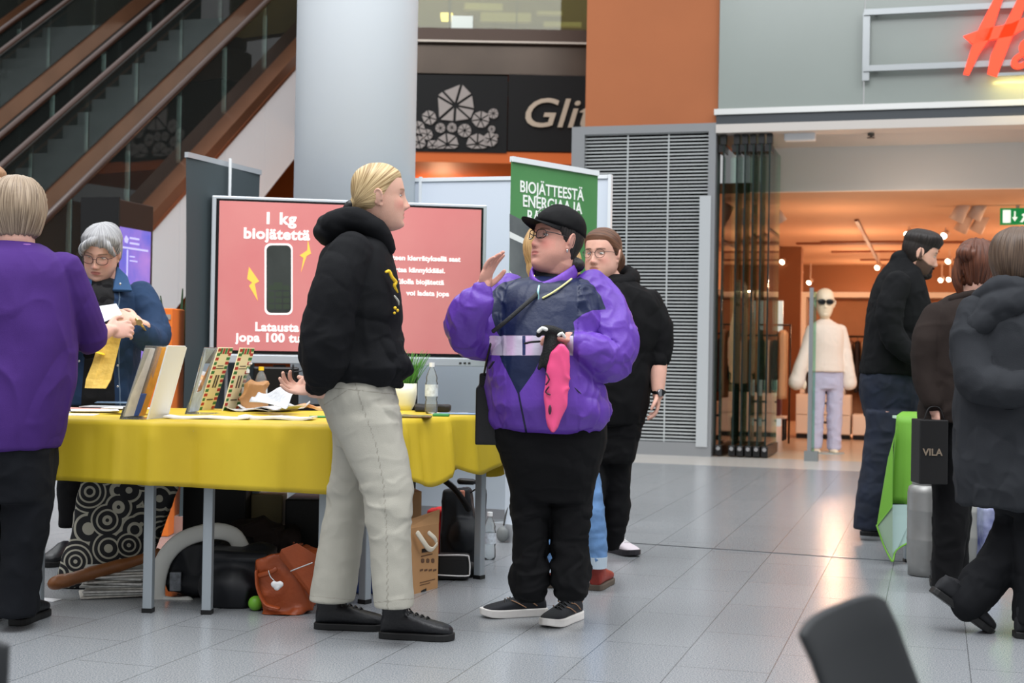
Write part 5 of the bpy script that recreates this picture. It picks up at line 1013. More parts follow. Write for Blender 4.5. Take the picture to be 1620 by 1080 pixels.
# grey roll-up banner
g0, g1_ = W(290, 500, 8.02), W(407, 500, 8.78); g0.z = g1_.z = 0
bn = empty('roll_up_banner', (g0 + g1_) / 2, 'dark slate roll-up banner standing left of the pink screen', 'banner')
rr = (g1_ - g0); rn = Vector((rr.y, -rr.x, 0)).normalized(); th_, cols = [], 12
for k_ in range(9):
    z = .10 + (2.125 - .10) * k_ / 8; t = abs(k_ / 8 - .5) * 2; ins = .030 * (1 - t * t); ring = []
    for side in (0, 1):
        for i in (range(cols) if side == 0 else range(cols - 1, -1, -1)):
            f = ins + (1 - 2 * ins) * i / (cols - 1); ring.append(tuple(g0 + rr * f + rn * (.012 * math.sin(PI * f) - side * .003) + Vector((0, 0, z))))
    th_.append(ring)
mk('fabric', rings(np.array(th_)), mat('slate fabric', (62, 72, 76), .6), bn)
mk('top_rail', hexa([g0 + rn * .012 + Vector((0, 0, 2.125)), g1_ + rn * .012 + Vector((0, 0, 2.125)), g1_ - rn * .012 + Vector((0, 0, 2.125)), g0 - rn * .012 + Vector((0, 0, 2.125)), g0 + rn * .012 + Vector((0, 0, 2.155)), g1_ + rn * .012 + Vector((0, 0, 2.155)), g1_ - rn * .012 + Vector((0, 0, 2.155)), g0 - rn * .012 + Vector((0, 0, 2.155))]), mat('alu', (190, 194, 198), .35, .5), bn)
mk('base', hexa([g0 + rn * .1, g1_ + rn * .1, g1_ - rn * .1, g0 - rn * .1] + [q + Vector((0, 0, .1)) for q in (g0 + rn * .1, g1_ + rn * .1, g1_ - rn * .1, g0 - rn * .1)]), mat('alu', ()), bn)
q = PL(354.5, 280, g0, g1_) + rn * .04; mk('pole', cyl((q.x, q.y, .1), (q.x, q.y, 2.17), .009, 12), mat('pole white', (225, 228, 230), .4), bn)
# green roll-up banner
g0, g1_ = W(805, 500, 7.93), W(942, 500, 8.5); g0.z = g1_.z = 0; rr = g1_ - g0; rn = Vector((rr.y, -rr.x, 0)).normalized()
bn = empty('roll_up_banner', (g0 + g1_) / 2, 'green roll-up banner with white BIOJÄTTEESTÄ lettering', 'banner')
gm = mat('banner green', (82, 142, 86), .5, vscale=1.2, col2=(60, 122, 66))
zq = lambda z: Vector((0, 0, z))
mk('fabric', hexa([g0 + zq(.1), g1_ + zq(.1), g1_ - rn * .004 + zq(.1), g0 - rn * .004 + zq(.1), g0 + zq(2.13), g1_ + zq(2.13), g1_ - rn * .004 + zq(2.13), g0 - rn * .004 + zq(2.13)]), gm, bn)
mk('top_rail', hexa([g0 + rn * .012 + zq(2.12), g1_ + rn * .012 + zq(2.12), g1_ - rn * .014 + zq(2.12), g0 - rn * .014 + zq(2.12), g0 + rn * .012 + zq(2.15), g1_ + rn * .012 + zq(2.15), g1_ - rn * .014 + zq(2.15), g0 - rn * .014 + zq(2.15)]), mat('rail white', ()), bn)
mk('base', hexa([g0 + rn * .1, g1_ + rn * .1, g1_ - rn * .1, g0 - rn * .1] + [q + zq(.1) for q in (g0 + rn * .1, g1_ + rn * .1, g1_ - rn * .1, g0 - rn * .1)]), mat('alu', ()), bn)
wht = mat('print white', (240, 244, 240), .5)
for s_, x, y, sz in (('BIOJÄTTEESTÄ', 821.5, 303, .092), ('ENERGIAA JA', 826, 326, .094), ('RAVINTEITA', 833, 350, .094)): stx(s_, x, y, sz, .0014, 'LEFT', bn, wht, .95, g0, g1_, .002)
mk('pale_lower_half', [flat([(803, 470), (940, 480), (936, 848), (798, 855)], g0, g1_, .001, .0006)], mat('banner pale', (196, 204, 214), .5), bn)
mk('printed_car', [flat([(806, 338), (822, 346), (850, 352), (900, 420), (900, 474), (806, 468)], g0, g1_, .0015, .0008)], mat('photo grey', (70, 76, 80), .5, vscale=3, col2=(120, 126, 126)), bn)
mk('printed_trim', [flat([(806, 366), (830, 378), (848, 400), (846, 404), (828, 386), (806, 376)], g0, g1_, .0022, .0006), flat([(806, 428), (816, 440), (812, 446), (806, 440)], g0, g1_, .0022, .0006)], mat('photo light', (226, 230, 228), .5), bn)
# info kiosk and orange stand behind the denim woman
k0, k1 = W(183, 500, 10.8), W(240, 500, 11.35); k0.z = k1.z = 0; kr = (k1 - k0).normalized(); kn = Vector((kr.y, -kr.x, 0))
ki = empty('info_kiosk', (k0 + k1) / 2, 'dark bronze info kiosk with a violet touch screen left of the grey banner', 'kiosk')
zt = W(183, 314, 10.8).z; mk('cabinet', hexa([k0, k1, k1 - kn * .28, k0 - kn * .28] + [q + zq(zt) for q in (k0, k1, k1 - kn * .28, k0 - kn * .28)]), mat('kiosk bronze', (52, 34, 26), .35, .3), ki, bevel=.01)
mk('side_panel', hexa([k0 + kn * .02 - kr * .02, k0 + kn * .02, k0 - kn * .3, k0 - kn * .3 - kr * .02] + [q + zq(zt + .01) for q in (k0 + kn * .02 - kr * .02, k0 + kn * .02, k0 - kn * .3, k0 - kn * .3 - kr * .02)]), black, ki)
mk('touch_screen', plate(185, 362, 235.5, 600, k0, k1, .006, .01), mat('kiosk screen', (84, 86, 176), .2, vscale=3, col2=(150, 110, 180), emit=.55), ki)
mk('screen_graphic', [plate(187, 392, 233, 395, k0, k1, .008, .002), plate(199, 395, 201, 440, k0, k1, .008, .002), plate(204, 376, 219, 379, k0, k1, .008, .002), plate(204, 384, 219, 387, k0, k1, .008, .002), flat([(198, 372), (202, 378), (200, 385), (196, 383), (195, 378)], k0, k1, .009), plate(204, 405, 212, 407, k0, k1, .008, .002), plate(204, 412, 216, 414, k0, k1, .008, .002)], mat('kiosk white', (180, 176, 226), .4, emit=.5), ki)
o_ = empty('display_stand', W(252, 600, 7.9), 'orange display box behind the denim woman\'s elbow', 'display'); o_.location.z = 0
mk('box', facing(228, 487, 271, 700, 7.9, .3, zlo=0), mat('stand orange', (236, 120, 40), .6), o_, bevel=.006)
mk('band', [facing(240, 497, 270, 505, 7.895, .01)], mat('band grey', (160, 150, 140), .6), o_); mk('print', [facing(250, 520, 266, 545, 7.895, .01)], mat('print yellow2', (246, 200, 60), .6), o_)
pl = empty('potted_plant', W(280, 560, 8.36), 'dark green leafy plant between orange box and slate banner', 'plant'); pl.location.z = 0
lv_ = []
for i in range(16):
    a = i * 2.4; h = .35 + .05 * (i % 7); c_ = W(280, 560, 8.36); c_.z = 0; tip = c_ + Vector((math.cos(a) * .10, math.sin(a) * .10, .75 + h)); lv_.append(tube([c_ + zq(.5), (c_ + tip) / 2 + zq(.3), tip], [(.006, .002), (.022, .003), (.004, .002)], 8, 4))
mk('foliage', lv_, mat('leaf dark', (36, 66, 34), .5, var=.2), pl, smooth=True); mk('pot', lathe(tuple(W(280, 560, 8.36).xy) + (0,), [(.0, 0), (.10, 0), (.13, .5), (.12, .5), (.11, .45), (0, .45)]), black, pl)
# ================================================================== TABLES AND CLOTHS
TZ_ = .755
def LP(px, D): p = W(px, 600, D); p.z = 0; return p
def table(cs, label, group=None, ixs=(.06, .06)):
    """cs: four floor corners (near-left, near-right, far-right, far-left)"""
    c_ = sum(cs, Vector()) / 4; t = empty('folding_table', c_, label, 'table', group)
    mk('tabletop', hexa([p + zq(TZ_ - .03) for p in cs] + [p + zq(TZ_) for p in cs]), mat('table white', (190, 188, 180), .6), t)
    for i, p in enumerate(cs):
        ex, ey = (cs[1] - cs[0]).normalized(), (cs[3] - cs[0]).normalized(); ix = ixs[0] if i in (0, 3) else ixs[1]; q = p + ex * ix * (1 if i in (0, 3) else -1) + ey * .08 * (1 if i < 2 else -1); r = (cs[1] - cs[0]).normalized() * .019; f = Vector((-r.y, r.x, 0))
        l_ = mk('leg', hexa([q - r - f, q + r - f, q + r + f, q - r + f] + [v + zq(TZ_ - .031) for v in (q - r - f, q + r - f, q + r + f, q - r + f)]), mat('leg grey', (156, 164, 170), .45, .2), t, bevel=.004)
        mk('foot_cap', hexa([q - r * 1.08 - f * 1.08, q + r * 1.08 - f * 1.08, q + r * 1.08 + f * 1.08, q - r * 1.08 + f * 1.08] + [v + zq(.018) for v in (q - r * 1.08 - f * 1.08, q + r * 1.08 - f * 1.08, q + r * 1.08 + f * 1.08, q - r * 1.08 + f * 1.08)]), black, l_)
    return t
def clothmesh(name, label, cs, drop, m, folds=(), wave=.012, seed=1, dropf=None, cat='tablecloth', flare=.05):
    rnd = random.Random(seed); c_ = sum(cs, Vector()) / len(cs); per = []; n = len(cs)
    for i in range(n):
        a, b = cs[i], cs[(i + 1) % n]; k_ = max(4, int((b - a).length / .02)); per += [(a + (b - a) * (j / k_), i, j / k_) for j in range(k_)]
    s_ = 0; S = []; last = per[0][0]
    for p, i, f in per: s_ += (p - last).length; last = p; S.append(s_)
    rowsV = []; K = 12; out_ = []
    for (p, i, f), s__ in zip(per, S):
        a, b = cs[i], cs[(i + 1) % n]; d = (b - a).normalized(); nn_ = Vector((d.y, -d.x, 0))
        if nn_.dot(p - c_) < 0: nn_ = -nn_
        a0 = cs[i - 1]; d0 = (a - a0).normalized(); n0 = Vector((d0.y, -d0.x, 0))
        if n0.dot(p - c_) < 0: n0 = -n0
        c1 = cs[(i + 2) % n]; d1 = (c1 - b).normalized(); n1 = Vector((d1.y, -d1.x, 0))
        if n1.dot(p - c_) < 0: n1 = -n1
        L_ = (b - a).length; wa = max(0, 1 - f * L_ / .10) * .5; wb = max(0, 1 - (1 - f) * L_ / .10) * .5
        out_.append((nn_ * (1 - wa - wb) + n0 * wa + n1 * wb).normalized())
    V = []; m_ = len(per)
    for k_ in range(K + 1):
        t = k_ / K
        for (p, i, f), nn_, s__ in zip(per, out_, S):
            dr = drop if dropf is None else dropf(i, f)
            w_ = wave * t * (math.sin(s__ * 13 + seed) + .6 * math.sin(s__ * 29 + 2 * seed)) + flare * t
            cr = sum(amp * math.exp(-((s__ - c) / .02) ** 2) for c, amp in folds)
            z = TZ_ + .006 - dr * t * (1 if t > .0 else 1)
            q = p + nn_ * (.006 + w_ + cr * min(1, t * 4)) + (zq(-.004) if k_ == 0 else Vector())
            V.append((q.x, q.y, z - (0 if k_ else 0)))
    F = []
    for k_ in range(K):
        for j in range(m_): F.append((k_ * m_ + j, k_ * m_ + (j + 1) % m_, (k_ + 1) * m_ + (j + 1) % m_, (k_ + 1) * m_ + j))
    F.append(tuple(range(m_ - 1, -1, -1)))
    o = mk(name, (np.array(V), F), m, smooth=False, label=label, cat=cat)
    for p in o.data.polygons: p.use_smooth = len(p.vertices) == 4
    sd = o.modifiers.new('t', 'SOLIDIFY'); sd.thickness = .0025; sd.offset = 1; return o
def yellow_mat(name, c, c2):
    m = mat(name, c, .42, vscale=3, col2=c2, spec=.4, bump=.35, bscale=7, stretch=(1, 1, .5)); return m
ym = yellow_mat('yellow paper cloth', (208, 182, 46), (198, 168, 38))
fl = lambda px: LP(px, 5.56); bk = lambda px: LP(px, 6.26)
xl, xr_ = lambda D: (LP(45, 5.60) - Fv * 5.6) + Fv * D, lambda D: (LP(527, 5.53) - Fv * 5.53) + Fv * D
xm = lambda D: (LP(281.5, 5.56) - Fv * 5.56) + Fv * D
A_c = [xl(5.60), xr_(5.53), xr_(6.74), xl(6.78)]
table([xl(5.60), xm(5.56) - Rv * .006, xm(6.76) - Rv * .006, xl(6.78)], 'folding table with grey legs under the yellow cloth, left one', 'folding tables under yellow paper cloth', (.03, .115))
table([xm(5.56) + Rv * .006, xr_(5.53) - Rv * .01, xr_(6.74) - Rv * .01, xm(6.76) + Rv * .006], 'folding table with grey legs under the yellow cloth, middle one', 'folding tables under yellow paper cloth', (.11, .025))
clothmesh('tablecloth', 'long yellow paper cloth over the front tables', A_c, .27, ym, folds=[(s_, a_) for s_, a_ in ((.12, .010), (.27, -.008), (.36, .012), (.50, .014), (.66, -.010), (.80, .008), (1.0, .012), (1.08, -.006))], wave=.006, seed=3, flare=.012, dropf=lambda i, f: .235 + .035 * f if i == 0 else (.27 if i != 2 else .30))
B_c = [xr_(5.80) + Rv * .065, LP(784, 6.64), LP(606, 7.08), xr_(6.8) + Rv * .065]
table(B_c, 'folding table set at an angle, right end of the yellow group', 'folding tables under yellow paper cloth', (.06, .11))
clothmesh('tablecloth', 'crumpled yellow paper cloth over the angled right table', B_c, .27, ym, folds=[(.3, .02), (.42, -.015), (.62, .016), (.8, .01), (1.0, -.012)], wave=.018, seed=8, flare=.03, dropf=lambda i, f: .275 + .02 * math.sin(f * 17) - (.03 if i == 0 and f > .6 else 0))
# ================================================================== ON THE TABLES
def sheet(bl, br, tl, tr, D0, D1, z0, z1, m, name=None, parent=None, th=.004, lean=.0, **k):
    p = [W(bl, 600, D0), W(br, 600, D1), W(tl, 600, D0 + lean), W(tr, 600, D1 + lean)]
    for q, z in zip(p, (z0, z0, z1, z1)): q.z = z
    n = (p[1] - p[0]).cross(p[2] - p[0]).normalized() * th
    return mk(name, hexa([p[0], p[1], p[1] + n, p[0] + n, p[2], p[3], p[3] + n, p[2] + n]), m, parent, **k)
Z0 = TZ_ + .008
acr = glass('acrylic', (244, 246, 246), .16, .05, 1.18)
def holder(lb, bl, br, tl, tr, D0, D1, z1, leaves, foot=True):
    b = W(bl, 600, D0); b.z = Z0; t = empty('leaflet_holder', b, lb, 'leaflet holder', 'clear leaflet holders on the yellow tables')
    sheet(bl, br, tl, tr, D0, D1, Z0, z1, acr, 'back_plate', t, .003)
    sheet(bl - 3, br - 3, bl + 3, br + 3, D0, D1, Z0, Z0 + .05, acr, 'pocket', t, .002)
    if foot:
        p = [W(bl, 600, D0), W(br, 600, D1), W(br + 34, 600, D1), W(bl + 34, 600, D0)]; mk('base_plate', hexa([Vector((q.x, q.y, Z0)) for q in p] + [Vector((q.x, q.y, Z0 + .003)) for q in p]), acr, t)
    return t
holder('clear acrylic leaflet holder nearest the purple t-shirt', 193, 228, 229, 263, 5.62, 5.80, 1.056, 0)
def mt(n_, c_, **k): return mat(n_, c_, .6, **k)
lf = sheet(196, 211, 228, 243, 5.63, 5.70, Z0 + .012, 1.045, mt('leaflet pale', (214, 208, 200), var=.12, vscale=24), 'leaflet', th=.005, label='pale printed leaflets in the first clear holder', cat='leaflet')
sheet(219, 229, 249, 263, 5.74, 5.795, Z0 + .01, 1.05, mt('leaflet orange', (232, 160, 50), var=.12, vscale=24), 'leaflet', th=.005, label='orange leaflets in the first clear holder', cat='leaflet')
sheet(211, 220, 222, 231, 5.70, 5.745, Z0 + .012, Z0 + .10, mt('leaflet blue', (50, 90, 170)), 'leaflet', th=.005, label='short blue leaflet in the first clear holder', cat='leaflet')
sheet(233, 262, 263, 291, 5.66, 5.84, Z0, 1.058, mt('card white', (226, 224, 216)), 'display_card', th=.006, label='blank white back of a tall display card, left of the slate banner', cat='display card')
sheet(257, 266, 288, 294, 5.84, 5.86, Z0, 1.052, mt('card white', ()), 'display_card', th=.004, label='thin second white card tucked behind the tall blank one', cat='display card')
holder('clear acrylic holder with bluish leaflets, before the dark banner', 296, 313, 322, 343, 6.15, 6.30, 1.054, 0)
sheet(299, 314, 324, 341, 6.17, 6.30, Z0 + .01, 1.05, mt('leaflet mist', (172, 184, 200), var=.15, vscale=40), 'leaflet', th=.004, label='grey-blue leaflets in the second clear holder', cat='leaflet')
seedm = mt('seed card', (236, 226, 186))
for (a, b, c_, d, D0, D1, lb) in ((314, 338, 344, 367, 6.55, 6.70, 'cream card with red and green border, left of two'), (352, 377, 378, 401, 6.55, 6.70, 'cream card with red and green border, right of two')):
    t = sheet(a, b, c_, d, D0, D1, Z0, 1.055, seedm, 'display_card', th=.004, label=lb, cat='display card', group='cream cards with red and green border')
    bl, br, tl, tr = [W(x, 600, D) for x, D in ((a, D0), (b, D1), (c_, D0), (d, D1))]; n = None
    P_ = lambda u, v_: (Vector((bl.x, bl.y, Z0)) * (1 - u) + Vector((br.x, br.y, Z0)) * u) * (1 - v_) + (Vector((tl.x, tl.y, 1.055)) * (1 - u) + Vector((tr.x, tr.y, 1.055)) * u) * v_
    nn_ = (P_(1, 0) - P_(0, 0)).cross(P_(0, 1) - P_(0, 0)).normalized() * .0052
    ql = lambda u0, v0, u1, v1: poly([P_(u0, v0) + nn_, P_(u1, v0) + nn_, P_(u1, v1) + nn_, P_(u0, v1) + nn_], tuple(nn_ * -.15))
    rb = random.Random(4); red_, grn = [], []
    for i in range(14):
        v_ = (i + .5) / 14; (red_ if i % 2 else grn).append(ql(.02, v_ - .025, .16 + .08 * rb.random(), v_ + .02)); (grn if i % 2 else red_).append(ql(.80 - .06 * rb.random(), v_ - .02, .98, v_ + .025))
    for i in range(4): (red_ if i % 2 else grn).append(ql(.2 + .16 * i, .9, .32 + .16 * i, .99))
    for mm, pp in ((mt('border red', (176, 50, 40)), red_), (mt('border green', (50, 120, 60)), grn), (mt('card text', (90, 80, 60)), [ql(.3, .70, .7, .715), ql(.25, .66, .75, .675), ql(.38, .36, .48, .56), ql(.54, .36, .64, .56), ql(.3, .16, .7, .18)])): mk('print', pp, mm, t)
def flatpaper(lb, px, py, w_, h, rot, m, z=0, th=.003, name='leaflet', cat='leaflet', group=None, curl=0):
    p = G(px, py, Z0); c_, s_ = math.cos(rot + YAW), math.sin(rot + YAW); nx = 8; V = []
    for top in (0, 1):
        for i in range(nx + 1):
            u = i / nx - .5
            for v_ in (-.5, .5):
                x, y = u * w_, v_ * h; V.append((p.x + c_ * x - s_ * y, p.y + s_ * x + c_ * y, Z0 + z + top * th + curl * (2 * abs(u)) ** 2 + (curl * .6 * math.cos(u * 9) if curl else 0)))
    F = []; o2 = 2 * (nx + 1)
    for i in range(nx): a = 2 * i; F += [(a, a + 1, a + 3, a + 2), (o2 + a, o2 + a + 2, o2 + a + 3, o2 + a + 1), (a, a + 2, o2 + a + 2, o2 + a), (a + 1, o2 + a + 1, o2 + a + 3, a + 3)]
    F += [(0, o2, o2 + 1, 1), (2 * nx, 2 * nx + 1, o2 + 2 * nx + 1, o2 + 2 * nx)]
    return mk(name, (np.array(V), F), m, label=lb, cat=cat, group=group)
pw, pr, pg_, pb = mt('print paper', (222, 222, 224), var=.10, vscale=30), mt('red print', (206, 150, 140), var=.25, vscale=18), mt('grey print', (176, 180, 184), var=.2, vscale=40), mt('blue print', (120, 146, 176), var=.2, vscale=20)
for i, (x, y, w_, h, r, m, lb) in enumerate(((112, 656, .21, .15, .1, pw, 'white leaflet on the yellow cloth beside the purple t-shirt, nearest'), (128, 648, .21, .15, -.2, pr, 'reddish leaflet overlapping the nearest white one at left'), (150, 652, .2, .15, .3, pw, 'white leaflet left of the first clear holder'), (170, 647, .21, .15, -.1, pg_, 'grey printed sheet left of the first clear holder'), (120, 640, .21, .15, .25, pw, 'white sheet further back at the left end of the yellow table'),
     (155, 640, .3, .2, -.15, pg_, 'open grey newspaper below the denim woman'), (188, 644, .21, .15, .2, pb, 'bluish leaflet behind the first clear holder'), (205, 655, .2, .14, -.1, pw, 'white leaflet under the first clear holder'))):
    flatpaper(lb, x, y, w_, h, r, m, z=.0035 * i, th=.003)
npm = mt('newsprint', (196, 196, 196), var=.18, vscale=60)
flatpaper('open white magazine lying along the front edge of the yellow table', 330, 662, .34, .14, .05, mt('magazine white', (224, 224, 226), var=.05, vscale=30), .001, .006, 'magazine', 'magazine', curl=.006)
flatpaper('second open magazine along the front edge, nearest the beige trousers', 440, 663, .30, .14, -.04, mt('magazine white', ()), .001, .008, 'magazine', 'magazine', curl=.007)
def crumple(lb, rect, D, dep, m, seed, name='newspaper', cat='newspaper', amp=.02, voxel=.006, group=None):
    x0, y0, x1, y1 = rect; V, F = facing(x0, y0, x1, y1, D, dep, zlo=Z0 + .001); V, F, N = fuse([(V, F)], voxel, 6)
    zz = np.clip((V[:, 2] - Z0) / .03, 0, 1); V = V + N * ((ridged(V * 13 + seed) - .5) * amp * 2 * zz)[:, None]; V[:, 2] = np.maximum(V[:, 2], Z0 + .001)
    return mk(name, (V, F), m, smooth=False, label=lb, cat=cat, group=group, fix=False)
for i_, (x_, y_, r_, cu_, lb_) in enumerate(((400, 650, .3, .012, 'opened newspaper beside the cream cards, nearest the cards'), (428, 650, -.3, .02, 'creased newspaper in the middle of the heap beside the cream cards'), (450, 648, .15, .03, 'curled newspaper of the heap nearest the blonde woman\'s hand'))): flatpaper(lb_, x_, y_, .24, .19, r_, npm, .004 + .004 * i_, .004, 'newspaper', 'newspaper', 'newspapers heaped on the yellow table', curl=cu_)
V_ = []; nn1, nn2 = 14, 8
for top in (0, 1):
    for i in range(nn1 + 1):
        for j_ in range(nn2 + 1):
            u, v_ = i / nn1, j_ / nn2; pa, pb_ = W(394, 636, 6.30) * (1 - u) + W(452, 648, 6.12) * u, W(412, 620, 6.52) * (1 - u) + W(472, 611, 6.40) * u
            q = pa * (1 - v_) + pb_ * v_; V_.append(tuple(q + zq(.018 * math.sin(u * 7 + v_ * 4) * v_ + .010 * math.sin(v_ * 9 + u * 3) + .002 * top)))
F_ = []; w1_, o1_ = nn2 + 1, (nn1 + 1) * (nn2 + 1)
for i in range(nn1):
    for j_ in range(nn2):
        a_ = i * w1_ + j_; F_ += [(a_, a_ + 1, a_ + w1_ + 1, a_ + w1_), (o1_ + a_, o1_ + a_ + w1_, o1_ + a_ + w1_ + 1, o1_ + a_ + 1)]
bd_ = [j_ for j_ in range(nn2)] + [i * w1_ + nn2 for i in range(nn1)] + [nn1 * w1_ + j_ for j_ in range(nn2, 0, -1)] + [i * w1_ for i in range(nn1, 0, -1)]
for a_, b_ in zip(bd_, bd_[1:] + bd_[:1]): F_.append((a_, b_, b_ + o1_, a_ + o1_))
mk('newspaper', (np.array(V_), F_), mt('newsprint light', (184, 186, 190), var=.16, vscale=60), label='loose grey newspaper sheet propped on the heap behind the blonde woman\'s hand', cat='newspaper', smooth=True)
crumple('folded brown kraft paper behind the newspapers', (384, 607, 418, 632), 6.58, .08, mt('kraft paper', (170, 124, 80), var=.12, vscale=14), 7, 'paper_bag', 'paper bag')
flatpaper('colourful food magazine under the blonde woman\'s hand, slightly open', 484, 648, .22, .20, .2, mt('food print', (214, 186, 140), vscale=22, col2=(188, 104, 52)), .003, .012, 'magazine', 'magazine', curl=.022)
flatpaper('green paper corner poking out by the beige trousers', 510, 660, .09, .1, .4, mt('leaf green', (50, 140, 76)), .002, .003, 'napkin', 'napkin')
def bottle(lb, px, py, D, h, r, cap, group=None, z0=Z0, lab=None, name='water_bottle'):
    p = LP(px, D); t = empty(name, p + zq(z0), lb, 'bottle', group); c_ = (p.x, p.y, z0)
    pr_ = [(0, .001), (r * .8, .0), (r, .012), (r * .98, h * .22), (r * .88, h * .27), (r, h * .33), (r, h * .58), (r * .86, h * .64), (r * .92, h * .70), (r * .62, h * .82), (r * .34, h * .89), (r * .34, h * .92), (0, h * .92)]
    mk('bottle_body', lathe(c_, pr_), glass('pet plastic', (244, 248, 249), .14, .05, 1.25), t, smooth=True)
    mk('cap', cyl((p.x, p.y, z0 + h * .915), (p.x, p.y, z0 + h), r * .42, 18), cap, t)
    mk('bottle_label', [rings(np.array([[[p.x + r * 1.02 * math.cos(a), p.y + r * 1.02 * math.sin(a), z0 + h * zz] for a in np.linspace(0, 2 * PI, 24, endpoint=False)] for zz in (.34, .57)]), False)], lab or mt('label pale', (206, 214, 222), var=.25, vscale=60), t, smooth=True)
    return t
capw = mt('cap white', (236, 238, 240)); bottle('clear water bottle with white cap standing on the yellow table', 683, 655, 6.65, .238, .030, capw)
bottle('clear bottle with yellow cap behind the newspapers', 413, 620, 6.66, .205, .030, mt('cap yellow', (240, 196, 40)))
t = bottle('white pump bottle behind the cream cards', 391, 620, 6.68, .19, .026, capw, name='soap_bottle')
pp = LP(391, 6.68); mk('pump', [tube([(pp.x, pp.y, Z0 + .19), (pp.x, pp.y, Z0 + .215), (pp.x + .02, pp.y, Z0 + .218)], [.005] * 3, 8, 3)], capw, t, smooth=True)
p = LP(641, 6.98); t = empty('potted_plant', p + zq(Z0), 'small grass plant in a round white and yellow pot on the yellow table', 'plant')
mk('pot', lathe((p.x, p.y, Z0), [(0, 0), (.034, 0), (.050, .03), (.059, .08), (.058, .132), (.055, .132), (.055, .10), (0, .10)], 40), mat('pot glaze', (238, 236, 210), .3), t, smooth=True)
gr = []
for i in range(90):
    a = random.random() * 6.28; r_ = random.random() * .04; b0 = p + Vector((math.cos(a) * r_, math.sin(a) * r_, Z0 + .10)); l_ = .09 + .07 * random.random(); o = Vector((math.cos(a) * .05 * random.random() * 2 + .01, math.sin(a) * .05, l_ + .04)); gr.append(tube([b0, b0 + o * .6 + zq(.01), b0 + o], [.0022, .0018, .0006], 5, 2, cap=False))
mk('grass', gr, mat('grass green', (96, 158, 62), .5, vscale=30, col2=(60, 120, 44)), t, smooth=True)
crumple('crumpled brown and green paper lying right of the beige trousers', (632, 658, 682, 669), 6.15, .12, mt('mud paper', (120, 84, 56), vscale=14, col2=(90, 110, 60)), 4, 'paper_bag', 'paper bag', .012)
t = mk('box', facing(684, 655, 710, 664, 6.35, .10, zlo=Z0), mt('pack green', (50, 130, 70)), label='flat green packet on the angled table', cat='packet', bevel=.003); t.name = 'packet'
crumple('low black folded bundle behind the water bottle', (655, 641, 712, 647), 6.80, .12, mt('bundle black', (30, 28, 28)), 6, 'cloth_bundle', 'bundle', .006)
for i, (x, y) in enumerate(((712, 654), (728, 655))): flatpaper('flat pale flyer at the right end of the angled table, ' + ('left' if i == 0 else 'right') + ' of two', x, y, .2, .12, .3 - .4 * i, pb if i else pw, .002 * i, .002)
# ================================================================== UNDER THE TABLES
def blob(name, lb, cat, parts, m, voxel=.008, smooth=8, amp=.012, scale=9, seed=0, parent=None, floor_=True, **k):
    V, F, N = fuse(parts, voxel, smooth); V = V + N * ((ridged(V * scale + seed) - .4) * amp)[:, None]
    if floor_: V[:, 2] = np.maximum(V[:, 2], .002)
    return mk(name, (V, F), m, parent, smooth=True, label=lb, cat=cat, fix=False, **k)
def fbox(x0, y0, x1, y1, D, dep, zlo=None): return facing(x0, y0, x1, y1, D, dep, zlo)
# newspapers
p = G(158, 950); rn_ = random.Random(2)
for i in range(11):
    w_, h = .26 + .05 * rn_.random(), .19; r = YAW + .1 + (rn_.random() - .5) * .5; c_, s_ = math.cos(r), math.sin(r); z = .002 + i * .0105; cx, cy = p.x + (rn_.random() - .5) * .03, p.y + .16 + (rn_.random() - .5) * .02
    V = [(cx + c_ * a * w_ / 2 - s_ * b * h / 2, cy + s_ * a * w_ / 2 + c_ * b * h / 2, zz + (.004 if a > 0 else 0)) for zz in (z, z + .0085) for a, b in ((-1, -1), (1, -1), (1, 1), (-1, 1))]
    mk('newspaper', hexa(V), mat('old newsprint %d' % (i % 3), [(198, 194, 186), (184, 184, 180), (206, 204, 200)][i % 3], .8, var=.2, vscale=50), label='newspaper in the pile on the floor under the left table' + (', topmost' if i == 10 else ', lowest' if i == 0 else ', sheet %s from the bottom' % ['', 'second', 'third', 'fourth', 'fifth', 'sixth', 'seventh', 'eighth', 'ninth', 'tenth'][i]), cat='newspaper', group='newspapers piled under the left table', bevel=.003)
a, b = W(88, 922, 5.86), W(218, 886, 5.98)
blob('leather_case', 'tan brown long soft case lying on the newspapers', 'bag', [tube([a, (a + b) / 2 + zq(.0), b, b + Rv * .08 + zq(.03)], [(.034, .03), (.03, .026), (.026, .024), (.024, .024)], 14, 4)], mat('tan leather', (124, 74, 34), .45, var=.15, bump=.2), amp=.006)
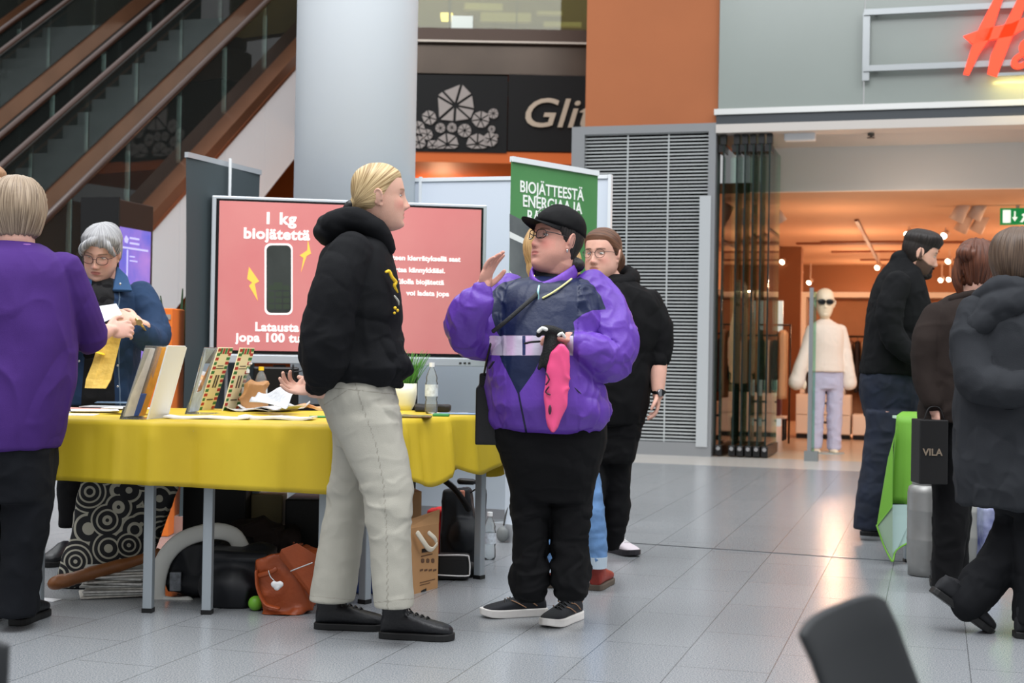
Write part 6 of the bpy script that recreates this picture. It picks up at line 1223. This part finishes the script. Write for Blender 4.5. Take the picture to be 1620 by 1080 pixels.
def wave_mat():
    m = mat('wave print', (226, 224, 214), .7); n = m.node_tree.nodes; L = m.node_tree.links; b = n['Principled BSDF']
    tc = n.new('ShaderNodeTexCoord'); mp = n.new('ShaderNodeMapping'); mp.inputs['Rotation'].default_value = (0, 0, -YAW); L.new(tc.outputs['Object'], mp.inputs[0])
    mp2 = n.new('ShaderNodeMapping'); mp2.inputs['Scale'].default_value = (1, .05, 1); L.new(mp.outputs[0], mp2.inputs[0])
    vo = n.new('ShaderNodeTexVoronoi'); vo.inputs['Scale'].default_value = 8.5; vo.inputs['Randomness'].default_value = .75; L.new(mp2.outputs[0], vo.inputs[0])
    mu = n.new('ShaderNodeMath'); mu.operation = 'MULTIPLY'; mu.inputs[1].default_value = 34; L.new(vo.outputs['Distance'], mu.inputs[0]); si = n.new('ShaderNodeMath'); si.operation = 'SINE'; L.new(mu.outputs[0], si.inputs[0])
    r = n.new('ShaderNodeValToRGB'); r.color_ramp.interpolation = 'CONSTANT'; r.color_ramp.elements[0].color = (.008, .008, .01, 1); r.color_ramp.elements[1].position = .5; r.color_ramp.elements[1].color = (*lin((176, 172, 156)), 1)
    L.new(si.outputs[0], r.inputs[0]); L.new(r.outputs[0], b.inputs['Base Color']); return m
hx = [W(90, 905, 6.15), W(222, 900, 6.15), W(222, 900, 6.4), W(96, 900, 6.4), W(132, 768, 6.15), W(282, 762, 6.15), W(282, 762, 6.4), W(136, 768, 6.4)]
for i in range(4): hx[i].z = .01
for i in range(4, 8): hx[i].z = .47
blob('patterned_bag', 'large shopper with black and white wave print under the table', 'bag', [hexa(hx)], wave_mat(), .012, 5, .02, 6)
# white-rimmed dark bag
D_ = 5.95; q = lambda x, y, d=0: W(x, y, D_ + d)
t = empty('duffel_bag', LP(310, 5.95), 'dark bag with a thick white curved rim between the table legs', 'bag')
blob('bag_body', None, None, [fbox(262, 858, 385, 950, 5.97, .24, .02)], mat('dark nylon', (18, 20, 26), .5), .01, 10, .02, 8, 1, t)
mk('rim', [tube([q(298, 956), q(270, 957), q(250, 948), q(250, 915), q(262, 880), q(290, 853), (q(335, 840)), q(368, 846), q(382, 866)], [(.018, .035)] * 9, 12, 4)], mat('white canvas', (226, 226, 220), .7, var=.06), t, smooth=True)
mk('tag', [fbox(268, 905, 286, 935, 5.945, .02)], mat('tag grey', (120, 124, 130), .6, var=.3, vscale=60), t, bevel=.004)
blob('backpack', 'black backpack lying behind the right leg of the middle table', 'backpack', [fbox(330, 872, 425, 962, 5.78, .26, .0), ell(W(370, 925, 5.85), (.14, .13, .12)), ell(W(405, 895, 5.9), (.09, .1, .1))], mat('dark nylon', ()), .01, 8, .02, 9, 5)
blob('crate_bag', 'dark brown bag of odds and ends behind the black backpack', 'bag', [fbox(352, 845, 462, 940, 6.25, .25, .0), ell(W(405, 850, 6.3), (.13, .1, .08))], mat('dark brown cloth', (36, 24, 20), .8), .012, 6, .04, 12, 9).name = 'cloth_bag'
mk('storage_box', fbox(450, 790, 545, 905, 6.5, .3, .0), mat('box black', (20, 20, 22), .5), bevel=.008, label='black box standing at the back beneath the middle table', cat='box')
mk('storage_box', fbox(288, 770, 388, 905, 6.5, .22, .0), mat('box black', ()), bevel=.008, label='black crate at the back behind the patterned shopper', cat='box')
mk('storage_box', fbox(396, 782, 446, 905, 6.62, .14, .0), mat('box cream', (150, 138, 104), .7), bevel=.006, label='pale yellowish box between the two black ones under the tables', cat='box')
tag(mk('ball', [ell(tuple(LP(411, 5.72).xy) + (.03,), (.03, .03, .03))], mat('ball green', (110, 170, 50), .4), smooth=True), 'small bright green ball on the floor left of the leather satchel', 'ball')
# satchel
t = empty('satchel', LP(450, 5.66), 'rust brown leather satchel with a white heart charm, on the floor', 'bag')
lea = mat('rust leather', (150, 68, 28), .45, var=.18, vscale=7, bump=.25, bscale=60); q = lambda x, y, d=0: W(x, y, 5.66 + d)
blob('bag_body', None, None, [hexa([q(418, 968), q(498, 968), q(500, 955, .2), q(412, 955, .2), q(404, 885), q(455, 872), q(470, 872, .16), q(406, 882, .16)]), tube([q(425, 975), q(455, 982), q(470, 972)], [.03, .035, .03], 12, 3), hexa([q(452, 872, -.01), q(502, 890, -.03), q(510, 880, .17), q(470, 858, .16), q(444, 866, -.01), q(502, 878, -.02), q(510, 868, .17), q(462, 856, .16)])], lea, .008, 5, .012, 10, 3, t)
mk('flap', hexa([q(444, 868, -.035), q(500, 950, -.045), q(500, 956, -.03), q(440, 880, -.02), q(470, 858, -.035), q(512, 884, -.04), q(512, 890, -.03), q(470, 866, -.02)]), lea, t, bevel=.004)
mk('strap', [tube([q(406, 905, -.01), q(408, 930, -.02), q(420, 955, -.03), q(440, 962, -.035)], [(.006, .014)] * 4, 10, 4), tube([q(410, 910, -.015), q(425, 906, -.03), q(436, 900, -.03)], [(.004, .010)] * 3, 8, 4)], lea, t, smooth=True)
mk('zip', [tube([q(460, 903, -.06), q(478, 896, -.06), q(494, 890, -.06)], [.003] * 3, 6, 3)], mat('zip steel', (190, 190, 190), .3, .8), t, smooth=True)
ch = mk('charm', [tube([q(425, 903, -.04), q(428, 912, -.045), q(434, 918, -.05)], [.003] * 3, 6, 3)], chrome, t, smooth=True)
V, F, N = fuse([ell(q(434, 924, -.06), (.016, .008, .014)), ell(q(443, 924, -.06), (.016, .008, .014)), ell(q(438, 929, -.06), (.015, .008, .013))], .004, 3); mk('heart', (V, F), mat('heart white', (226, 226, 226), .4), ch, smooth=True)
blob('shopping_bag', 'dark blue shopping bag standing between the blonde woman\'s legs', 'bag', [fbox(545, 862, 596, 950, 6.15, .2, .0)], mat('navy bag', (24, 44, 92), .5, var=.4, vscale=4), .01, 4, .012, 8, 2)
# kraft boxes
kr_ = mat('kraft card', (176, 132, 88), .75, var=.06, vscale=8)
t = empty('cardboard_box', LP(674, 6.25), 'kraft cardboard carrier box with printed text and white ribbon handle', 'box'); kc = [W(640, 900, 6.1), W(693, 900, 6.35), W(672, 900, 6.6), W(620, 900, 6.4)]
for c_ in kc: c_.z = 0
zt = .285; mk('carton', hexa([c_ for c_ in kc] + [c_ + zq(zt) for c_ in kc]), kr_, t)
mk('flap', [hexa([kc[0] + zq(zt), kc[1] + zq(zt), kc[1] + zq(zt) + Vector((0, 0, .003)), kc[0] + zq(zt + .003), kc[0] + zq(zt + .03) + Fv * .08, kc[1] + zq(zt + .055) + Fv * .07, kc[1] + zq(zt + .058) + Fv * .07, kc[0] + zq(zt + .033) + Fv * .08])], kr_, t)
ka, kb = kc[0], kc[1]
def kp(x0, y0, x1, y1, off=.0015): return plate(x0, y0, x1, y1, ka, kb, off, .001)
mk('print', [kp(664 + 7 * i, 900, 669 + 7 * i, 903) for i in range(4)] + [kp(666, 877, 684, 878.5)] + [kp(664, 918 - .0 * i, 688, 919.2), kp(664, 923, 680, 924)] + [flat(rrect(666 + 8 * i, 883, 671 + 8 * i, 890, 2), ka, kb, .0015, .0008) for i in range(3)], mat('print brown', (96, 66, 44), .7), t)
mk('slot', [flat([(667, 868), (679, 866), (679, 872), (667, 874)], ka, kb, .002, .001), flat([(666, 934), (674, 930), (674, 934), (666, 938)], ka, kb, .002, .001)], black, t)
kn_ = Vector(((kb - ka).y, -(kb - ka).x, 0)).normalized(); tt = lambda x, y, o=.02: PL(x, y, ka, kb) + kn_ * o
mk('ribbon', [tube([tt(654, 842), tt(660, 855, .03), tt(668, 866, .03), tt(678, 868, .02), tt(685, 860, .02)], [(.003, .012)] * 5, 8, 4), tube([tt(672, 842), tt(678, 850, .03), tt(684, 856)], [(.003, .010)] * 3, 8, 4)], mat('ribbon', (220, 210, 190), .7), t, smooth=True)
mk('cardboard_box', hexa([W(645, 850, 6.75) * Vector((1, 1, 0)), W(666, 850, 6.8) * Vector((1, 1, 0)), W(650, 850, 7.0) * Vector((1, 1, 0)), W(625, 850, 6.95) * Vector((1, 1, 0))] + [(lambda v: Vector((v.x, v.y, .385)))(W(x, 850, D)) for x, D in ((645, 6.75), (666, 6.8), (650, 7.0), (625, 6.95))]), kr_, label='plain tall cardboard box behind the kraft carrier box', cat='box', bevel=.003)
blob('red_bag', 'red cloth bag behind the grey table legs', 'bag', [fbox(676, 808, 712, 862, 7.15, .16, .0)], mat('red cloth', (196, 24, 28), .7), .01, 4, .02, 9, 2).name = 'cloth_bag'
t = empty('backpack', LP(733, 7.0), 'black rucksack with orange patch on a folding frame right of the table legs', 'backpack')
blob('bag_body', None, None, [hexa([LP(700, 6.95), LP(760, 6.95), LP(762, 7.2), LP(704, 7.2), W(702, 775, 6.98), W(742, 772, 6.98), W(745, 772, 7.15), W(706, 775, 7.15)]), ell(W(735, 845, 6.97), (.085, .08, .085))], mat('black pack cloth', (22, 26, 32), .6), .009, 6, .016, 9, 4, t)
mk('patch', [fbox(727, 776, 735, 789, 6.90, .02), ], mat('patch pink', (214, 140, 116), .6, var=.3, vscale=60), t, bevel=.004)
mk('strap', [tube([W(701, 758, 6.9), W(718, 772, 6.88), W(732, 790, 6.88), W(742, 806, 6.9)], [(.006, .016)] * 4, 8, 4)], black, t, smooth=True)
mk('handle', [tube([W(728, 761, 7.0), W(748, 762, 7.0)], [.016, .015], 12, 2), tube([W(746, 762, 7.0), W(758, 765, 7.0), W(767, 776, 7.0), W(766, 810, 7.0), W(764, 862, 7.0)], [.009] * 5, 10, 4), tube([W(738, 785, 7.0), W(750, 775, 7.0), W(762, 770, 7.0)], [.004] * 3, 8, 4), tube([W(755, 812, 7.0), W(764, 840, 7.0), W(760, 862, 7.0)], [.006] * 3, 8, 4)], black, t, smooth=True)
t = empty('pouch', LP(720, 6.55), 'black pouch with white piping lying before the rucksack', 'pouch')
mk('pouch_body', facing(690, 879, 742, 910, 6.55, .12, zlo=.004), mat('pouch black', (16, 17, 19), .6), t, bevel=.015)
rp = [W(x, y, 6.545) for x, y in ((690, 878), (735, 878), (742, 883), (743, 904), (737, 911), (690, 909))]
for v in rp: v.z = max(v.z, .005)
mk('piping', [tube(rp, [.0035] * 6, 8, 3)], mat('piping white', (220, 220, 220), .5), t, smooth=True)
blob('glove_bundle', 'small black bundle right of the white-piped pouch', 'bundle', [ell(tuple(LP(748, 6.68).xy) + (.03,), (.035, .05, .04))], mat('pouch black', ()), .006, 3, .006).name = 'cloth_bundle'
bottle('clear water bottle standing on the floor beside the rucksack', 779, 880, 7.25, .24, .033, capw, z0=.001)
t = empty('power_adapter', LP(799, 7.9), 'grey round power adapter on the floor by the partition', 'adapter')
V, F, N = fuse([ell(tuple(LP(799, 7.9).xy) + (.047,), (.036, .025, .045))], .006, 2); mk('housing', (V, F), mat('adapter grey', (112, 116, 116), .5), t, smooth=True)
mk('cable', [tube([W(797, 830, 7.9), W(803, 800, 7.95), W(810, 770, 8.0), W(818, 745, 8.0)], [.005] * 4, 8, 4)], black, t, smooth=True)
flatp = G(72, 950); tag(mk('leaflet', box((flatp.x - .04, flatp.y - .02, .001), (flatp.x + .05, flatp.y + .04, .004)), pw), 'small white paper scrap on the floor by the black trousers', 'leaflet')
# joint strip across the floor
a, b = G(984, 858), G(1640, 903); d_ = Vector((-(b - a).y, (b - a).x, 0)).normalized() * .006
struct('trim_4', hexa([a - d_, b - d_, b + d_, a + d_] + [v + zq(.003) for v in (a - d_, b - d_, b + d_, a + d_)]), mat('joint metal', (110, 114, 118), .3, .6))
# ================================================================== RIGHT SIDE
gcs = [LP(1421, 7.35), LP(1760, 7.35), LP(1745, 8.0), LP(1430, 8.0)]
table(gcs, 'table under the bright green cloth at right')
gm_ = mat('lime cloth', (106, 162, 52), .6, var=.06, vscale=3)
def gdrop(i, f):
    tip = max(math.exp(-(f / .09) ** 2) if i == 0 else 0, math.exp(-((1 - f) / .14) ** 2) if i == 3 else 0); return .44 + .26 * tip
gcl = clothmesh('tablecloth', 'bright lime green cloth hanging to a low pointed corner', gcs, .45, gm_, folds=[(.06, .02), (.16, -.02), (.30, .03), (.5, -.02), (.7, .02)], wave=.010, seed=5, flare=.02)
def fold(pts, d=.004): return poly([W(x, y, D) for x, y, D in pts], tuple(Fv * d))
mk('corner_fold', [fold([(1423, 661, 7.31), (1413, 700, 7.29), (1412, 801, 7.24), (1387, 833, 7.34), (1394, 790, 7.36), (1405, 725, 7.35)])], gm_, gcl)
mk('corner_hem', [tube([W(1387, 831, 7.33), W(1398, 862, 7.30), W(1410, 886, 7.27), W(1413, 886, 7.27), W(1418, 870, 7.30), W(1441, 856, 7.32)], [.0045] * 6, 8, 3)], gm_, gcl, smooth=True)
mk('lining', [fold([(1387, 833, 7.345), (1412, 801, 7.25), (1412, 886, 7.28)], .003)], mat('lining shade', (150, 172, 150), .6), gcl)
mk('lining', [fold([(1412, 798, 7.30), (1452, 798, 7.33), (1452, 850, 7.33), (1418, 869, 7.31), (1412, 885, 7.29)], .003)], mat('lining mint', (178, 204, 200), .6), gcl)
mk('leaflet', fbox(1428, 660, 1470, 664, 7.42, .2), mat('mint paper', (200, 226, 206), .6), label='pale leaflets on the green tabletop', cat='leaflet').location.z += .0
def gas(lb, px, D, r, h, m):
    p = LP(px, D); t = empty('gas_cylinder', p, lb, 'cylinder'); mk('tank', lathe((p.x, p.y, 0), [(0, .004), (r * .94, .004), (r * .94, .05), (r * .97, .055), (r * .97, .062), (r, .07), (r, h * .36), (r * 1.012, h * .37), (r * 1.012, h * .39), (r, h * .4), (r, h * .66), (r * 1.012, h * .67), (r * 1.012, h * .69), (r, h * .7), (r, h * .86), (r * .94, h * .92), (r * .6, h * .97), (0, h * .975)], 40), m, t, smooth=True)
    mk('collar', lathe((p.x, p.y, h * .93), [(r * .78, 0), (r * .8, h * .07), (r * .76, h * .07), (r * .74, 0), (r * .78, 0)], 32), m, t, smooth=True); mk('valve', [cyl((p.x, p.y, h * .95), (p.x, p.y, h * 1.02), .02, 12)], m, t); return t
gas('dull grey metal cylinder standing before the green cloth', 1471, 6.98, .098, .47, mat('tank grey', (150, 150, 148), .4, .5, var=.08, vscale=12))
gas('pale metal cylinder behind the walker\'s legs', 1545, 7.25, .098, .43, mat('tank pale', (196, 196, 190), .4, .3))
blob('cloth_bag', 'white and blue bag standing behind the grey coat', 'bag', [fbox(1556, 803, 1586, 850, 7.05, .10, zlo=.0)], mat('bag blue white', (190, 196, 226), .5, vscale=9, col2=(40, 50, 120)), .008, 3, .006, 9, 1)
# chairs in the foreground, out of focus
def chair(lb, tl, tr, group, lean=.0):
    a, b = W(*tl), W(*tr); r = (b - a).normalized(); n = Vector((r.y, -r.x, 0)).normalized(); w_ = (b - a).length; cx = (a + b) / 2
    t = empty('chair', Vector((cx.x, cx.y, 0)), lb, 'chair', group); cm_ = mat('chair shell', (46, 48, 50), .55, spec=.3)
    Vs = []; K, M_ = 12, 10
    for side in (0, 1):
        for j_ in range(M_ + 1):
            t_ = j_ / M_
            for i in range(K + 1):
                u = i / K; edge = (abs(u - .5) * 2) ** 6; q = a + (b - a) * (u + (0 if t_ > .15 else 0)); q = q + n * (.012 * math.sin(PI * u) * -1) + n * (.06 * t_ * t_) + Rv * (lean * t_); Vs.append(tuple(q + zq(-.43 * t_ - .012 * edge * (t_ == 0)) + n * (-.012 * side)))
    F = []; W1 = K + 1; O_ = W1 * (M_ + 1)
    for side in (0, 1):
        for j_ in range(M_):
            for i in range(K): q = (side * O_ + j_ * W1 + i, side * O_ + j_ * W1 + i + 1, side * O_ + (j_ + 1) * W1 + i + 1, side * O_ + (j_ + 1) * W1 + i); F.append(q if side else q[::-1])
    bd = list(range(W1)) + [j_ * W1 + K for j_ in range(1, M_ + 1)] + [M_ * W1 + i for i in range(K - 1, -1, -1)] + [j_ * W1 for j_ in range(M_ - 1, 0, -1)]
    for x, y in zip(bd, bd[1:] + bd[:1]): F.append((x, y, y + O_, x + O_))
    mk('backrest', (np.array(Vs), F), cm_, t, smooth=True, bevel=.004)
    s0 = Vector((cx.x, cx.y, 0)) + n * .02; zs = a.z - .42
    S_ = [s0 - r * w_ * .5 + n * .0, s0 + r * w_ * .5, s0 + r * w_ * .5 + n * .42, s0 - r * w_ * .5 + n * .42]
    mk('seat', hexa([Vector((q.x, q.y, zs)) for q in S_] + [Vector((q.x, q.y, zs + .03)) for q in S_]), cm_, t, bevel=.012)
    for q in S_: mk('leg', cyl(tuple((q + (s0 + n * .2 - q) * .1).xy) + (0,), tuple((q + (s0 + n * .2 - q) * .12).xy) + (zs,), .011, 12), steel, t, smooth=True)
chair('dark grey chair back, blurred in the right foreground', (1272, 990, 1.62), (1404, 932, 1.72), None, .15)
chair('dark chair corner, blurred at the lower left edge', (-260, 1040, 1.75), (6, 1004, 1.62), None)
# ================================================================== SHOP CONTENTS
def frame_unit(lb, px0, px1, D, ztop, group=None):
    a, b = W(px0, 600, D), W(px1, 600, D); t = empty('clothes_display', Vector((a.x, a.y, 0)), lb, 'display rack', group); y = a.y; wm_ = mat('unit white', (236, 214, 192), .6)
    mk('top_beam', box((a.x, y, ztop - .07), (b.x, y + .45, ztop)), wm_, t)
    mk('post', box((a.x, y, 0), (a.x + .06, y + .45, ztop - .071)), wm_, t); mk('post', box((b.x - .06, y, 0), (b.x, y + .45, ztop - .071)), wm_, t)
    mk('back_panel', box((a.x + .061, y + .40, .12), (b.x - .061, y + .45, ztop - .071)), mat('unit back', (176, 118, 78), .7, var=.05), t)
    mk('rail', cyl((a.x + .06, y + .2, 1.36), (b.x - .06, y + .2, 1.36), .015, 10), mat('rail dark', (60, 44, 34), .4, .5), t, smooth=True)
    return t, a, b
def drawer(lb, x0, x1, y, z1, n, parent=None):
    t = empty('drawer_unit', (x0, y, 0), lb, 'drawer unit'); wm_ = mat('unit white', ()); mk('carcass', box((x0, y + .02, .06), (x1, y + .42, z1)), wm_, t); mk('plinth', box((x0 + .01, y + .04, 0), (x1 - .01, y + .4, .06)), black, t)
    k = (z1 - .08) / n
    for i in range(n):
        d = mk('drawer', box((x0 + .01, y, .07 + i * k), (x1 - .01, y + .019, .06 + (i + 1) * k)), wm_, t, bevel=.002); xc = (x0 + x1) / 2; zc = .065 + (i + .62) * k
        mk('handle', box((xc - .06, y - .006, zc - .012), (xc + .06, y - .0005, zc + .012)), black, d)
fu, fa, fb_ = frame_unit('long white framed clothes display behind the mannequin', 1266, 1700, 19.2, 1.95)
yb = fa.y
drawer('white two-drawer unit left of the mannequin\'s legs', W(1262, 600, 19.0).x, W(1349, 600, 19.0).x, yb - .45, .58, 2); drawer('low white drawer unit right of the mannequin', W(1350, 600, 19.0).x + .02, W(1440, 600, 19.0).x, yb - .45, .33, 1)
cols_ = [(20, 18, 20), (226, 196, 160), (60, 40, 30), (200, 160, 120), (16, 16, 18), (236, 222, 204), (120, 84, 60), (40, 30, 30), (210, 176, 136)]
def hang(x, y, ztop, i, w_=.05, L_=.75, d_=.40, lb=None, grp='clothes on the long white display'):
    t = empty('hanging_garment', (x, y, ztop), lb, 'garment', grp); rows_ = []
    for k_, (f, dd) in enumerate(((0, .10), (.04, .34), (.12, .44), (.45, .40), (.8, .46), (1, .50))):
        rows_.append((x, y, ztop - .03 - f * L_, w_ / 2 * (.5 if k_ == 0 else 1), d_ / .44 * dd / 2))
    rows_.sort(key=lambda r_: r_[2]); V, F = loft(rows_, 24, 2.4, 3); V = V + 0; V[:, 0] += .008 * np.sin(V[:, 1] * 60 + i)
    mk('cloth', (V, F), mat('garment %d' % (i % 9), cols_[i % 9], .85), t, smooth=True); mk('hanger', tube([(x, y, ztop - .03), (x, y, ztop + .01), (x, y + .02, ztop + .03)], [.004] * 3, 6, 2), black, t, smooth=True); return t
k_ = 0; xx = fa.x + .14
names_ = ['black', 'pale beige', 'dark brown', 'sand coloured', 'deep black', 'cream', 'mid brown', 'near-black', 'light tan']
while xx < fb_.x - .2:
    if k_ % 11 != 9 and not (W(1500, 600, 19.2).x < xx and k_ % 2): hang(xx, yb + .2, 1.33, k_, .055, .62 + .14 * ((k_ * 7) % 3) / 2, .34, names_[k_ % 9] + ' garment on the rail of the long white display behind the mannequin')
    xx += .085; k_ += 1
fu2, ga, gb = frame_unit('white framed clothes display seen through the parked glass doors', 1090, 1206, 18.6, 1.93)
for i, x in enumerate(np.arange(ga.x + .12, gb.x - .1, .085)): hang(x, ga.y + .2, 1.33, i * 2 + 1, .06, .7, .34, names_[(i * 2 + 1) % 9] + ' garment hanging behind the parked glass doors', 'clothes behind the parked glass doors')
drawer('white drawer unit behind the parked glass doors', ga.x + .02, gb.x - .02, ga.y - .45, .48, 1)
# rail with black coat and a table by the left
q = W(1224, 560, 17.6)
t = empty('clothes_rail', (q.x, q.y, 0), 'small free-standing rail near the parked glass doors', 'rail'); mk('bar', cyl((q.x - .2, q.y, 1.46), (q.x + .2, q.y, 1.46), .012, 8), mat('rail dark', ()), t, smooth=True)
for s_ in (-.2, .2): mk('upright', cyl((q.x + s_, q.y, 0), (q.x + s_, q.y, 1.47), .012, 8), mat('rail dark', ()), t, smooth=True)
hang(q.x - .06, q.y, 1.43, 0, .22, .62, .34, 'big black coat on the small free-standing rail', 'clothes on the small rail'); hang(q.x + .11, q.y, 1.43, 3, .1, .85, .34, 'tan garment beside the big black coat', 'clothes on the small rail')
q = W(1219, 640, 18.3); t = empty('side_table', (q.x, q.y, 0), 'small low table with a boxy bag beneath the black coat', 'table'); mk('tabletop', box((q.x - .2, q.y - .15, .28), (q.x + .2, q.y + .15, .31)), mat('unit white', ()), t)
for sx_ in (-.18, .18):
    for sy_ in (-.13, .13): mk('leg', box((q.x + sx_ - .015, q.y + sy_ - .015, 0), (q.x + sx_ + .015, q.y + sy_ + .015, .28)), black, t)
mk('handbag', box((q.x - .12, q.y - .08, .312), (q.x + .14, q.y + .08, .56)), mat('handbag plum', (90, 40, 44), .5), bevel=.02, label='plum boxy handbag on the small low shop table', cat='bag')
q = W(1223, 492, 22); mk('mirror', box((q.x - .15, q.y, .0), (q.x + .15, q.y + .04, q.z + .16)), mat('screen pale', (176, 206, 214), .3, emit=.35), label='pale blue lit panel deep in the shop left of the mannequin', cat='screen').name = 'shop_screen'
struct('wall_shop_pier', box((W(1232, 450, 24).x, W(1232, 450, 24).y, 0), (W(1268, 450, 24).x, W(1232, 450, 24).y + .4, 2.93)), brown)
# mannequins
P = Person('white faceless mannequin with sunglasses in cream blouse and lilac trousers, by the entrance', 1304, 15.9, name='mannequin', cat='mannequin')
skinm = (240, 226, 210)
bl_ = P.sil([(505, 1297, 1313, 0, .06), (511, 1288, 1322, 0, .09), (518, 1280, 1332, 0, .13), (535, 1279, 1334, 0, .15), (560, 1281, 1333, 0, .15), (580, 1279, 1335, 0, .16), (588, 1278, 1336, 0, .16)])
a1 = P.tube([(1284, 522, 0, .065), (1276, 550, 0, .065), (1267, 580, -.02, .075), (1260, 604, -.03, .09)]); a2 = P.tube([(1330, 522, 0, .065), (1337, 550, 0, .065), (1341, 580, -.02, .07), (1344, 606, -.03, .08)])
P.garment('blouse', [bl_, a1, a2], mat('cream silk', (244, 226, 210), .6), .011, 3, .005, 7)
P.garment('trousers', [P.sil([(582, 1281, 1333, 0, .13), (600, 1280, 1334, 0, .13), (615, 1281, 1333, 0, .12)]), P.sil([(605, 1281, 1306, 0, .10), (650, 1281, 1303, 0, .09), (709, 1280, 1300, 0, .09)]), P.sil([(605, 1308, 1333, 0, .10), (650, 1309, 1332, 0, .09), (711, 1309, 1329, 0, .09)])], mat('lilac linen', (196, 192, 214), .8), .012, 3, .010, 8)
P.head(1305, 478, 0, yaw=-8, pitch=2, size=1.35, neck=[(1305, 500, 0), (1305, 510, 0)], neck_r=.05, nose=.6)
V, F, N = fuse(P.core + P.skin_parts + [ell(P.J(1272, 608, -.04), (.03, .03, .06)), ell(P.J(1340, 608, -.04), (.03, .03, .06)), ell(P.J(1291, 714, -.05), (.05, .12, .03)), ell(P.J(1319, 714, -.05), (.05, .12, .03))], .01, 2); V[:, 2] = np.maximum(V[:, 2], .012)
P.part('body', (V, F), mat('mannequin cream', (248, 226, 196), .4), smooth=True)
P.glasses(mat('sunglass black', (10, 10, 12), .2), (.026, .018), .004, .004); P.part('dark_lens', [xf(P.H, ell((s_ * .033, -.094, .004), (.025, .004, .017))) for s_ in (-1, 1)], mat('sunglass black', ()), smooth=True)
P.part('base_plate', [lathe((0, .0, 0), [(0, 0), (.2, 0), (.2, .012), (0, .012)], 32)], mat('base glass', (170, 180, 180), .2))
P = Person('mannequin in a long cream coat behind the parked glass doors', 1188, 17.2, name='mannequin', cat='mannequin')
P.garment('coat', [P.sil([(484, 1181, 1196, 0, .06), (492, 1172, 1204, 0, .11), (520, 1168, 1207, 0, .15), (560, 1170, 1206, 0, .15), (606, 1166, 1209, 0, .17)]), P.tube([(1170, 500, 0, .06), (1164, 550, 0, .06), (1165, 585, 0, .05)]), P.tube([(1205, 500, 0, .06), (1210, 550, 0, .06), (1209, 585, 0, .05)])], mat('coat cream', (240, 206, 170), .8), .012, 3, .012, 8)
P.garment('trousers', [P.sil([(600, 1172, 1204, 0, .11), (640, 1174, 1202, 0, .1), (690, 1176, 1200, 0, .09)])], mat('garment 4', (16, 16, 18)), .014, 3, .008)
P.head(1188, 462, 0, yaw=10, size=1.3, neck=[(1188, 480, 0), (1188, 490, 0)], neck_r=.05, nose=.6)
V, F, N = fuse(P.core + P.skin_parts, .012, 2); P.part('body', (V, F), MATS['mannequin cream'], smooth=True)
P.part('base_plate', [lathe((0, .0, 0), [(0, 0), (.2, 0), (.2, .012), (0, .012)], 32)], mat('base glass', ())); P.part('stand_rod', [cyl((0, 0, .012), (0, 0, .3), .012, 8)], chrome)
